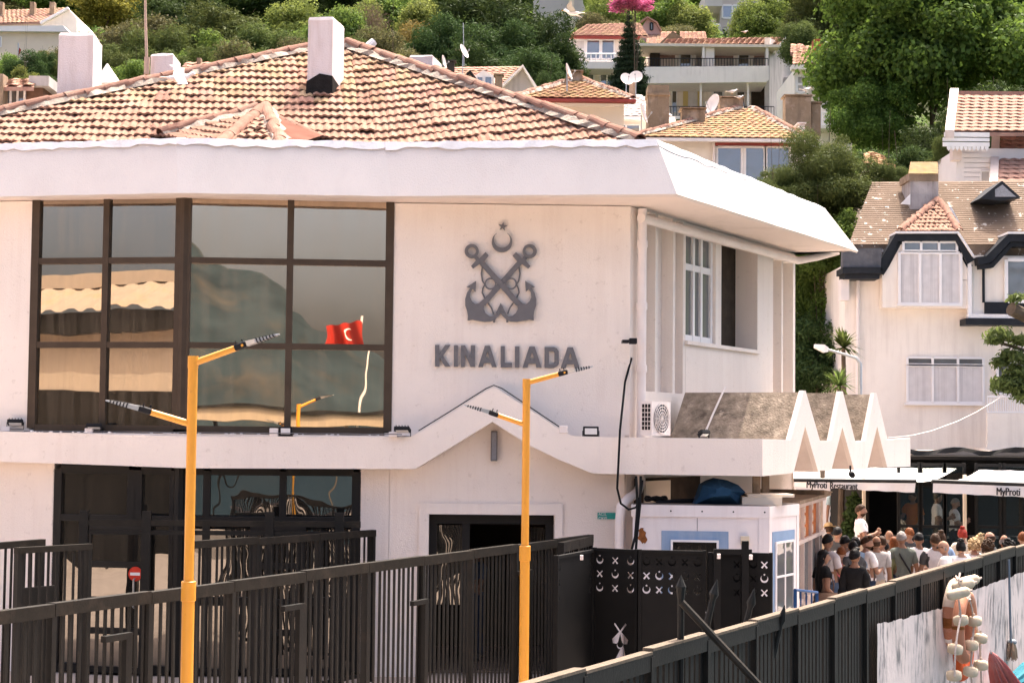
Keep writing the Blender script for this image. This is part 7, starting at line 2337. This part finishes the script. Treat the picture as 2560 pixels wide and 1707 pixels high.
def finish_people():
    r = random.Random(2)
    for P, me, J, B in make_people():
        sc_ = P['h'] / 1.74
        x, y, z = P['loc']
        t = thing('person', (x, y, z), P['label'], 'person', None, 0)
        Mw = MX.Translation((x, y, z)) @ MX.Rotation(P['f'], 4, 'Z') @ MX.Rotation(r.uniform(-.05, .03), 4, 'X') @ MX.Rotation(r.uniform(-.03, .03), 4, 'Y') @ MX.Scale(sc_, 4)
        co = np.empty(len(me.vertices) * 3); me.vertices.foreach_get('co', co); co = co.reshape(-1, 3)
        nr = np.empty(len(me.vertices) * 3); me.vertices.foreach_get('normal', nr); nr = nr.reshape(-1, 3)
        faces = [tuple(p.vertices) for p in me.polygons]
        fc = np.array([co[list(f)].mean(0) for f in faces])
        # nearest bone for every face
        segs = [(np.array(J[a][:3]), np.array(J[b][:3])) for a, b in B]
        dist = np.stack([np.linalg.norm(fc - (a + np.clip(((fc - a) @ (b - a)) / max(1e-9, (b - a) @ (b - a)), 0, 1)[:, None] * (b - a)), axis=1) for a, b in segs], 1)
        near = dist.argmin(1)
        par = np.array([np.clip(((fc[i] - segs[k][0]) @ (segs[k][1] - segs[k][0])) / max(1e-9, (segs[k][1] - segs[k][0]) @ (segs[k][1] - segs[k][0])), 0, 1) for i, k in enumerate(near)])
        is_arm, is_sh, is_leg, is_foot = [], [], [], []
        shirt, trous, shoe = [], [], []
        for i, k in enumerate(near):
            a, b = B[k]
            if a in ('pelvis', 'belly', 'chest') and not b.startswith('hip') or b in ('shl', 'shr'):
                shirt.append(i) if fc[i][2] > .90 else trous.append(i)
            elif a == 'upchest' and b == 'neck':
                if par[i] < .7: shirt.append(i)
            elif a.startswith('sh') and b.startswith('sh2'): shirt.append(i)
            elif a.startswith('sh2'):
                if par[i] < P['sleeve']: shirt.append(i)
                elif P['sleeve'] > .8: shirt.append(i)
            elif a.startswith('el') or a.startswith('fa'):
                if P['sleeve'] > .8: shirt.append(i)
            elif b.startswith('hip') or a.startswith('hip'):
                if P['tr'] != 'shorts' or fc[i][2] > .52: trous.append(i)
            elif a.startswith('kn') or a.startswith('ca'):
                if P['tr'] not in ('shorts', 'skirt'): trous.append(i)
            elif b.startswith('toe'): shoe.append(i)
        # body: skin figure with its head, ears and fingers in one mesh
        mb = MB(Mw)
        mb.add([V(c) for c in co], faces)
        Hm = MX.Translation((0, -.012, 1.625)) @ MX.Rotation(P['turn'], 4, 'Z') @ MX.Rotation(P['tilt'], 4, 'X')
        hv, hf = head_mesh(P)
        mb.add(hv, hf, Mw @ Hm)
        for s_ in (-1, 1):
            mb.sphere((s_ * .078, .012, -.012), (.010, .020, .032), 8, 6, Mw @ Hm)
            n = 'r' if s_ > 0 else 'l'
            w_, h_ = V(J['wr' + n][:3]), V(J['ha' + n][:3])
            d = (h_ - w_).normalized()
            sd = d.cross(V((1, 0, 0))); sd = sd.normalized() if sd.length > .1 else V((0, 1, 0))
            pn = sd.cross(d).normalized()
            for k, (off, ln) in enumerate(((-.026, .070), (-.009, .080), (.009, .076), (.026, .062))):
                b0 = h_ + sd * off + d * .015
                m1 = b0 + d * ln * .5 + pn * .006 * s_; e1 = b0 + d * ln * .85 - pn * .022 * -s_
                mb.tube([b0, m1, e1], [.0095, .0088, .006], 6)
            b0 = w_ + (h_ - w_) * .6 - sd * .028
            mb.tube([b0, b0 - sd * .022 + d * .03, b0 - sd * .02 + d * .055], [.011, .010, .007], 6)
        body = mb.build('body', SKINS[P['skin']], t, True)
        def garment(name, idx, grow, mat_, key=None):
            if not idx: return None
            used = sorted({v for i in idx for v in faces[i]})
            mp_ = {v: k for k, v in enumerate(used)}
            m2 = MB(Mw)
            w = np.sin(co[used][:, 2] * 34 + co[used][:, 0] * 21 + sc_ * 50) * .006 + np.sin(co[used][:, 0] * 47 + co[used][:, 2] * 13) * .005 + np.where(co[used][:, 2] < 1.12, .012, 0)
            q = co[used] + nr[used] * (grow + w)[:, None]
            m2.add([V(c) for c in q], [tuple(mp_[v] for v in faces[i]) for i in idx])
            return m2.build(name, mat_, t, True)
        tr = P['tr'] if P['tr'] != 'shorts' else 'navy'
        garment('trousers' if P['tr'] not in ('shorts', 'skirt') else {'shorts': 'shorts', 'skirt': 'skirt'}[P['tr']], trous, .013, cloth(tr, CL[tr]))
        garment('shoes', shoe, .008, cloth('charcoal', CL['charcoal']))
        if P['sc']:
            arm = [i for i in shirt if B[near[i]][0].startswith('sh')]
            for nn in 'lr': garment('sleeve', [i for i in arm if B[near[i]][1].endswith(nn)], .020, cloth(P['sc'], CL[P['sc']]))
            garment('shirt', [i for i in shirt if i not in set(arm)], .019, cloth(P['shirt'], CL[P['shirt']]))
        else:
            garment('shirt', shirt, .019, cloth(P['shirt'], CL[P['shirt']]))
        # hair, face details
        if P['style'] == 'hat':
            m2 = MB(Mw @ Hm); m2.tube([(0, 0, .05), (0, 0, .055)], .17, 18); m2.sphere((0, 0, .07), (.092, .11, .075), 14, 8); m2.build('sun_hat', cloth('straw', (.55, .40, .22)), t, True)
        hm = hair_mesh(P['style'], r)
        if hm.v:
            m2 = MB(Mw @ Hm); m2.add(hm.v, hm.f); m2.build('hair', HAIRC[P['hair']], t, True)
        m2 = MB(Mw @ Hm)
        for s_ in (-1, 1):
            m2.sphere((s_ * .028, -.086, .010), (.012, .007, .006), 8, 5)
            m2.box(s_ * .028 - .016, s_ * .028 + .016, -.096, -.088, .026, .031)
        m2.box(-.022, .022, -.094, -.086, -.062, -.057)
        m2.build('face_features', HAIRC['brown'], t)
        if P['beard']:
            m2 = MB(Mw @ Hm); v2 = [(x_ * 1.05, y_ * 1.04 - .001, z_ * 1.03) for x_, y_, z_ in hv]
            m2.add(v2, [f for f in hf if np.mean([hv[k][2] for k in f]) < -.045 and np.mean([hv[k][1] for k in f]) < .02 and not (np.mean([hv[k][2] for k in f]) > -.06 and abs(np.mean([hv[k][0] for k in f])) < .03)])
            if m2.v: m2.build('beard', HAIRC[P['hair']], t, True)
        ex = P['extra']
        if ex == 'strap':
            m2 = MB(Mw); m2.tube([(.13, -.10, 1.40), (.10, .03, 1.475), (.05, .155, 1.32), (-.08, .165, 1.10), (-.16, .10, .98)], .016, 6); m2.build('strap', BLACK, t)
        if ex == 'bag':
            m2 = MB(Mw); m2.tube([(-.13, -.02, 1.48), (-.17, .10, 1.2), (-.18, .12, 1.02)], .012, 6); m2.tube([(-.13, -.02, 1.48), (-.17, -.10, 1.2), (-.18, -.08, 1.02)], .012, 6)
            m2.loft([[(-.15, -.20, .74), (-.29, -.20, .74), (-.29, .24, .74), (-.15, .24, .74)], [(-.13, -.22, .90), (-.32, -.22, .90), (-.32, .28, .90), (-.13, .28, .90)], [(-.17, -.14, 1.06), (-.24, -.14, 1.06), (-.24, .18, 1.06), (-.17, .18, 1.06)]]); m2.build('shoulder_bag', cloth('bag', (.14, .085, .06)), t, True)
        if ex == 'backpack':
            m2 = MB(Mw); m2.bbox(-.13, .13, .14, .26, 1.02, 1.32, .03); m2.build('backpack', cloth('black', CL['black']), t)
        if ex == 'glasses':
            m2 = MB(Mw @ Hm); m2.box(-.075, .075, -.108, -.095, -.005, .026)
            for s_ in (-1, 1): m2.box(s_ * .078 - .003, s_ * .078 + .003, -.10, .02, .008, .016)
            m2.build('sunglasses', BLACK, t)
finish_people()

# ================================================================== AT THE WATERFRONT FENCE
F3off = -.07
def f3(px, py, off=F3off):
    u, z = F3W.hit(px, py, off); return F3W.pt(u, off, z)
SHEETM = mk('weathered_sheet', (.66, .56, .52), .8, .06, 2, .3, 10, streak=(.13, .13, .13), streak_amt=.9, streak_scale=(13, 13, 3.2), patch=1.5, stain=(.45, .38, .33), stain_amt=.5)
r = random.Random(4)
tops = [(2193, 1560), (2230, 1552), (2262, 1545), (2300, 1532), (2351, 1521), (2390, 1500), (2431, 1476), (2480, 1458), (2530, 1440), (2580, 1420), (2700, 1375)]
mb = MB()
A_, B_ = [], []
for k in range(len(tops) - 1):
    for j in range(8):
        q = j / 8
        px, py = lerp(tops[k][0], tops[k + 1][0], q), lerp(tops[k][1], tops[k + 1][1], q) + r.uniform(-2.5, 2.5)
        a = f3(px, py, -.075); A_.append(a); B_.append(V((a.x, a.y, .02)))
M1 = [lerp(a, b, .45) + V((QN3.x, QN3.y, 0)) * (.018 * math.sin(i * .21) + .008 * math.sin(i * .53)) for i, (a, b) in enumerate(zip(A_, B_))]
mb.strip(B_, M1); mb.strip(M1, A_)
edge = F3W.p0
sh = mb.build('weathered_sheet', SHEETM); tag(sh, 'torn white sheet with grey scratches hung on the outside of the waterfront fence', 'sheet')
# lifebuoys flat against the fence
LBO = mk('buoy_orange', (.46, .20, .12), .6, .12, 5, stain=(.70, .52, .44), stain_amt=.6)
LBW = mk('buoy_white', (.58, .46, .375), .6, .08, 6, stain=(.42, .26, .16), stain_amt=.5)
LBR = mk('buoy_red', (.52, .09, .025), .55, .15, 5, stain=(.30, .05, .02), stain_amt=.4)
ROPE = mk('rope', (.55, .44, .38), .9, .2, 30, .5, 80)
FLOAT = mk('cream_float', (.58, .465, .335), .6, .12, 10, .25, 25, stain=(.50, .36, .22), stain_amt=.4)
def ring(cx, cy, R, r_, out, col, band, label, tilt=0.0, ang=()):
    c = f3(cx, cy, -out)
    t = thing('lifebuoy', (c.x, c.y, c.z - R), label, 'lifebuoy')
    W = F3W
    m = MX.Translation(c) @ MX(((W.u.x, W.w.x, 0, 0), (W.u.y, W.w.y, 0, 0), (0, 0, 1, 0), (0, 0, 0, 1))) @ MX.Rotation(tilt, 4, 'X')
    N = 36
    pts = [(R * math.cos(2 * math.pi * i / N), 0, R * math.sin(2 * math.pi * i / N)) for i in range(N + 1)]
    mb = MB(m)
    rings = []
    for i in range(N + 1):
        a = 2 * math.pi * i / N
        e = V((math.cos(a), 0, math.sin(a)))
        rings.append([e * R + e * r_ * math.cos(b) + V((0, 1, 0)) * r_ * math.sin(b) for b in [2 * math.pi * j / 14 for j in range(14)]])
    mb.loft(rings, False); autosmooth(mb.build('ring', col, t), 80)
    for a0, a1, mt in ang:
        mb = MB(m); rg = []
        for i in range(9):
            a = math.radians(lerp(a0, a1, i / 8)); e = V((math.cos(a), 0, math.sin(a)))
            rg.append([e * R + e * r_ * 1.025 * math.cos(b) + V((0, 1, 0)) * r_ * 1.025 * math.sin(b) for b in [2 * math.pi * j / 14 for j in range(14)]])
        mb.loft(rg, False); autosmooth(mb.build('band', mt, t), 80)
    return t
ring(2386, 1532, .30, .062, .12, LBO, None, 'faded lifebuoy with white bands and rust hanging foremost on the fence', .06, ((100, 165, LBW), (183, 200, RUST), (222, 232, WHITEP), (60, 85, LBW)))
ring(2412, 1565, .31, .062, .28, LBO, None, 'pale orange lifebuoy hanging behind the foremost one', .02, ((95, 120, LBW), (175, 180, RUST)))
ring(2404, 1604, .34, .066, .10, LBR, None, 'deep red-orange lifebuoy hanging lowest of the cluster', 0, ((20, 60, LBO),))
# net floats on ropes
fl = [(2402, 1550, 0), (2436, 1552, .03), (2388, 1622, .0), (2428, 1612, .02), (2385, 1688, 0), (2426, 1678, .02), (2452, 1662, .05), (2450, 1595, .06), (2408, 1462, .03), (2396, 1483, .05), (2420, 1452, .05)]
for k, (px, py, o) in enumerate(fl):
    c = f3(px, py, -.34 - o)
    t = thing('net_float', c - V((0, 0, .05)), ['cream net float under the first buoy band', 'cream float hanging on the second rope beside the orange buoy', 'cream float on the left rope below the foremost buoy', 'scuffed cream float in the middle of the right rope', 'lowest cream float on the left rope', 'lowest cream float on the middle rope', 'round cream float swinging at the right of the buoys', 'small cream float half behind the pale orange buoy', 'cream float tied at the top knot of the buoys', 'long cream float lying across the buoy tops', 'upper cream float sticking out beyond the top knot'][k], 'float')
    horiz = k in (8, 9, 10)
    m = MX.Translation(c) @ (MX.Rotation(math.pi / 2 - .25, 4, 'Y') if horiz else MX.Rotation(r.uniform(-.15, .15), 4, 'Y'))
    hh, rr_ = (.05, .075) if not horiz else (.11, .052)
    mb = MB(m); mb.tube([(0, 0, -hh), (0, 0, -hh * .75), (0, 0, 0), (0, 0, hh * .75), (0, 0, hh)], [rr_ * .55, rr_ * .92, rr_, rr_ * .92, rr_ * .55], 14); autosmooth(mb.build('float_body', FLOAT, t), 60)
    mb = MB(m); mb.tube([(0, 0, hh), (0, 0, hh + .03)], [.018, .010], 6); mb.build('knot', ROPE, t)
for pts, lb in (([(2400, 1450), (2396, 1490), (2402, 1540), (2394, 1580), (2388, 1625), (2386, 1690)], 'left rope threading the net floats over the buoys'), ([(2412, 1455), (2425, 1500), (2436, 1550), (2430, 1612), (2427, 1680), (2430, 1707)], 'middle twisted rope threading floats down the buoys'), ([(2418, 1460), (2440, 1560), (2450, 1600), (2452, 1660), (2454, 1712)], 'right rope dangling from the buoy cluster'), ([(2390, 1440), (2398, 1452), (2408, 1446), (2414, 1458), (2404, 1470), (2396, 1452), (2400, 1432)], 'tangle of rope tying the buoys to the fence')):
    q = [f3(px, py, -.36) for px, py in pts]; q[0] = f3(*pts[0], -.12)
    sm = []
    for a, b in zip(q, q[1:]): sm += [lerp(a, b, i / 4) for i in range(4)]
    mb = MB(); mb.tube(sm + [q[-1]], .0105, 6); tag(autosmooth(mb.build('rope', ROPE), 70), lb, 'rope')
# broom
BM = thing('broom', f3(2525, 1640, -.12), 'straw broom hanging head down on a blue-grey stick', 'broom')
mb = MB(); a, b = f3(2522, 1398, -.12), f3(2527, 1605, -.14); mb.cyl(a, b, .014, n=8); mb.build('handle', mk('stick_grey', (.16, .19, .22), .5, .1, 5), BM)
mb = MB(); c = f3(2530, 1610, -.14)
for k in range(90):
    o = V((QD3.x, QD3.y, 0)) * r.uniform(-.10, .12) + V((QN3.x, QN3.y, 0)) * r.uniform(-.04, .04)
    mb.tube([c + o * .5 + V((0, 0, .03)), c + o + V((0, 0, -.07)), c + o * 1.15 + V((r.uniform(-.01, .01), 0, -.17 + r.uniform(-.02, .02)))], [.006, .005, .003], 4)
mb.build('bristles', mk('straw', (.32, .22, .15), .9, .2, 20), BM)
mb = MB(); mb.sphere(c + V((0, 0, .03)), (.06, .06, .035), 10, 6); mb.build('binding', mk('binding', (.22, .24, .26), .5, .1, 5), BM)
# furled red parasol and a teal one lying against the sheet
PS = thing('red_parasol', f3(2510, 1760, -.3), 'furled dusty red parasol leaning against the white sheet', 'parasol')
REDC = mk('red_canvas', (.42, .13, .12), .85, .12, 5, .3, 16, stain=(.55, .32, .30), stain_amt=.5)
ax0, ax1 = f3(2478, 1632, -.30), f3(2535, 1765, -.34)
d = (ax1 - ax0).normalized(); s1 = d.cross(V((0, 1, 0))).normalized(); s2 = d.cross(s1)
rings = []
for q, R in ((0, .02), (.08, .05), (.3, .09), (.6, .13), (.9, .17), (1.0, .16)):
    rings.append([lerp(ax0, ax1, q) + (s1 * math.cos(2 * math.pi * k / 24) + s2 * math.sin(2 * math.pi * k / 24)) * R * (1 + .22 * (-1) ** k * min(1, q * 3)) for k in range(24)])
mb = MB(); mb.loft(rings, True); mb.build('canopy', REDC, PS)
mb = MB(); mb.cyl(ax0 - d * .05, ax0 + d * .04, .012, n=6); mb.cyl(ax1 - d * .02, ax1 + d * .5, .02, n=8); mb.build('pole', STEEL, PS)
PS2 = thing('teal_parasol', f3(2560, 1740, -.3), 'teal canvas bundle low beside the red parasol', 'parasol')
ax0, ax1 = f3(2520, 1716, -.34), f3(2600, 1660, -.40)
d = (ax1 - ax0).normalized(); s1 = d.cross(V((0, 1, 0))).normalized(); s2 = d.cross(s1)
rings = [[lerp(ax0, ax1, q) + (s1 * math.cos(2 * math.pi * k / 16) + s2 * math.sin(2 * math.pi * k / 16)) * R * (1 + .1 * (-1) ** k) for k in range(16)] for q, R in ((0, .03), (.25, .09), (.7, .12), (1.0, .10))]
mb = MB(); mb.loft(rings, True); mb.build('canopy', mk('teal_canvas', (.02, .13, .17), .7, .1, 5), PS2)
mb = MB(); mb.cyl(ax1, ax1 + d * .3, .02, n=8); mb.build('pole', STEEL, PS2)

# ================================================================== GULLS
GW_ = mk('gull_white', (.80, .77, .74), .8, .03, 8)
GG = mk('gull_grey', (.40, .38, .37), .8, .06, 8)
def gull(p, yaw, wings, label, s_=1.0, dark=False):
    t = thing('seagull', p, label, 'bird')
    M_ = MX.Translation(p) @ MX.Rotation(yaw, 4, 'Z') @ MX.Scale(s_, 4)
    mb = MB(M_)
    rg = []
    for x, zc, ry, rz_ in ((-.24, .12, .012, .010), (-.16, .12, .035, .03), (-.05, .12, .062, .062), (.06, .13, .066, .068), (.14, .16, .045, .046), (.18, .20, .036, .037), (.215, .215, .036, .036), (.25, .213, .022, .022), (.262, .21, .008, .008)):
        rg.append([(x, ry * math.cos(a), zc + rz_ * math.sin(a)) for a in [2 * math.pi * k / 12 for k in range(12)]])
    mb.loft(rg, True); mb.build('body', GW_ if not dark else BROWNCH, t, True)
    mb = MB(M_); mb.tube([(.255, 0, .212), (.30, 0, .206), (.312, 0, .198)], [.010, .007, .002], 6); mb.build('beak', YELLOW, t)
    for sd in (-1, 1):
        mb = MB(M_)
        if wings == 'fold':
            mb.loft([[(.10, sd * .058, .16), (.10, sd * .066, .12), (.10, sd * .05, .10)], [(-.05, sd * .070, .165), (-.05, sd * .076, .12), (-.05, sd * .055, .09)], [(-.22, sd * .030, .14), (-.22, sd * .034, .12), (-.22, sd * .025, .115)], [(-.31, sd * .01, .125), (-.31, sd * .012, .12), (-.31, sd * .008, .118)]], True)
        else:
            a0, a1 = wings if sd > 0 else (wings[1], wings[0])
            j0 = V((0, sd * .05, .15)); j1 = j0 + V((.04, sd * .30 * math.cos(a0), .30 * math.sin(a0))); j2 = j1 + V((-.14, sd * .36 * math.cos(a0 * .4), .36 * math.sin(a0 * .4)))
            rg = []
            for p_, c_ in ((j0, .17), (lerp(j0, j1, .5), .17), (j1, .15), (lerp(j1, j2, .5), .10), (j2, .02)):
                rg.append([p_ + V((c_ * .45, 0, 0)), p_ + V((0, 0, .012)), p_ + V((-c_ * .6, 0, 0)), p_ + V((0, 0, -.006))])
            mb.loft(rg, True)
        mb.build('wing', GG if not dark else BROWNCH, t)
    mb = MB(M_); mb.add([(-.20, -.03, .125), (-.20, .03, .125), (-.33, .05, .12), (-.33, -.05, .12), (-.27, 0, .135), (-.27, 0, .105)], [(0, 1, 4), (1, 2, 4), (2, 3, 4), (3, 0, 4), (1, 0, 5), (2, 1, 5), (3, 2, 5), (0, 3, 5)]); mb.build('tail', GW_ if not dark else BROWNCH, t)
    if wings == 'fold':
        for sd in (-1, 1):
            mb = MB(M_); mb.cyl((0, sd * .025, .07), (0, sd * .025, 0), .006, n=5); mb.box(-.01, .035, sd * .025 - .012, sd * .025 + .012, -.002, .004); mb.build('leg', YELLOW, t)
gull(at(448, 215, 27.0), .30, (.75, -.6), 'white gull with spread wings flying low over the roof tiles', .95)
gull(at(1432, 45, 60), 2.9, (.3, .05), 'white gull gliding before the grey stone building', 1.3)
gull(at(963, 5, 40), .7, (.8, .6), 'dark bird flying at the top edge of the picture', .9, True)
gull(at(1830, 236, 64), .2, 'fold', 'white gull sitting on the wide chimney beside the dish', .8)
gull(at(1848, 250, 63.9), .5, 'fold', 'second gull standing just below the one on the wide chimney', .75)
gull(at(2014, 231, 63.3), .3, 'fold', 'white gull on the slab of the tall paired chimneys', .8)
gull(at(1862, 84, 108), .3, 'fold', 'tiny gull on the balcony house ridge', .8)

# ================================================================== WHAT THE PANES REFLECT (behind the camera)
def mirror(W, px, py, dist):
    d = ray(px, py).normalized()
    u, z = W.hit(px, py, .03)
    p = W.pt(u, .03, z)
    n = V((W.w.x, W.w.y, 0))
    rdir = d - n * (2 * d.dot(n))
    return p + rdir * dist
c0, c1 = mirror(WA, 60, 850, 24), mirror(WA, 445, 850, 22)
PB = Wall(V((c0.x, c0.y)), V((c1.x, c1.y)))
if True:
    a, b = V((c0.x, c0.y)), V((c1.x, c1.y))
    dd = (b - a).normalized()
    a2, b2 = a - dd * 4, b + dd * 3
    PB = Wall(a2, b2)
    if (PB.w.x * (W1.x - a2.x) + PB.w.y * (W1.y - a2.y)) > 0: PB = Wall(b2, a2)
zz_ = lambda py: mirror(WA, 250, py, 23).z
PBT = thing('pier_hall', (a2.x, a2.y, 0), 'long pier hall with white ribbed roof mirrored in the left panes', 'building')
mb = MB(PB.m); mb.box(0, PB.L, 0, 6, 0, zz_(825)); mb.build('wall', mk('pier_wall', (.40, .34, .28), .8, .06, .6, streak=(.3, .25, .2), streak_amt=.4), PBT)
mb = MB(PB.m); mb.box(-.2, PB.L + .2, -.5, 6, zz_(826), zz_(778)); mb.build('dark_fascia', DARKFR, PBT)
mb = MB(PB.m)
n = int(PB.L / .16); pr = [(PB.L * i / n, (0, .07, .07, 0)[i % 4]) for i in range(n + 1)]
mb.strip([(u, -.62, zz_(776) + q) for u, q in pr], [(u, 1.2, zz_(700) + q) for u, q in pr]); mb.build('ribbed_roof', mk('ribbed_sheet', (.32, .27, .225), .6, .1, 1, stain=(.40, .22, .10), stain_amt=.5), PBT)
mb = MB(PB.m); mb.box(-.2, PB.L + .2, 1.0, 4, zz_(702), zz_(668)); mb.build('ridge_box', mk('ridge_white', (.36, .305, .255), .7, .08, 1, stain=(.3, .22, .15), stain_amt=.5), PBT)
mb = MB(PB.m); mb.box(-.1, PB.L + .1, -.04, -.002, 0, zz_(975)); mb.build('dark_base', DARKFR, PBT)
# pier shelter fascia and flag mirrored in the right panes
SB = thing('pier_shelter', (0, -18, 0), 'long pier shelter with cream fascia mirrored in the right panes', 'shelter')
p0, p1 = mirror(WB, 440, 1015, 42), mirror(WB, 960, 1015, 42)
mb = MB(); mb.box(min(p0.x, p1.x) - 4, max(p0.x, p1.x) + 4, -20, -15.6, 3.75, 4.25); mb.build('fascia', mk('shelter_cream', (.38, .31, .23), .8, .08, 1), SB)
mb = MB(); mb.box(min(p0.x, p1.x) - 4.2, max(p0.x, p1.x) + 4.2, -20.3, -15.5, 4.251, 4.36); mb.build('roof_edge', DARKFR, SB)
for k in range(7):
    x = lerp(min(p0.x, p1.x) - 3.5, max(p0.x, p1.x) + 3.5, k / 6)
    mb = MB(); mb.box(x - .07, x + .07, -16.2, -16.05, -1.5, 3.749); mb.build('post', [YELLOW, BROWNCH, DARKFR][k % 3], SB)
mb = MB(); mb.box(min(p0.x, p1.x) - 5, max(p0.x, p1.x) + 5, -21, -15.2, -1.6, -.1); kind(mb.build('pier_deck', ASPH), 'structure')
FG = thing('ensign', mirror(WB, 900, 1085, 41), 'red flag with white crescent and star mirrored in the right panes', 'flag')
b0 = mirror(WB, 898, 1085, 41); t0 = mirror(WB, 930, 800, 41)
mb = MB(); mb.cyl((b0.x, b0.y, 3.6), (t0.x, t0.y, t0.z + .2), .035, n=8); mb.build('pole', WHITEP, FG)
uu = (mirror(WB, 835, 850, 41) - mirror(WB, 928, 850, 41)); uu.z = 0
rows_ = []
for j in range(9):
    rows_.append([V((t0.x, t0.y, t0.z)) + uu * (i / 16) + V((0, .18 * math.sin(i * .8 + j * .25), -.9 * j / 8 - .18 * (i / 16) ** 1.5 + .03 * math.sin(i))) for i in range(17)])
mb = MB()
for r0, r1 in zip(rows_, rows_[1:]): mb.strip(r1, r0)
autosmooth(mb.build('cloth', MATS['flag_red'], FG), 80)
fc_ = rows_[4][6]; ux = uu.normalized()
fm = MX(((ux.x, 0, 0, fc_.x), (ux.y, 0, 1, fc_.y + .22), (0, 1, 0, fc_.z), (0, 0, 0, 1)))
flat('crescent', [[(y_, x_) for x_, y_ in crescent(0, 0, .22, .18, .07)]], .01, fm, WHITEP, FG)
flat('star', [[(.2 + (.09 if k % 2 == 0 else .036) * math.cos(math.pi * k / 5), (.09 if k % 2 == 0 else .036) * math.sin(math.pi * k / 5)) for k in range(10)]], .01, fm, WHITEP, FG)
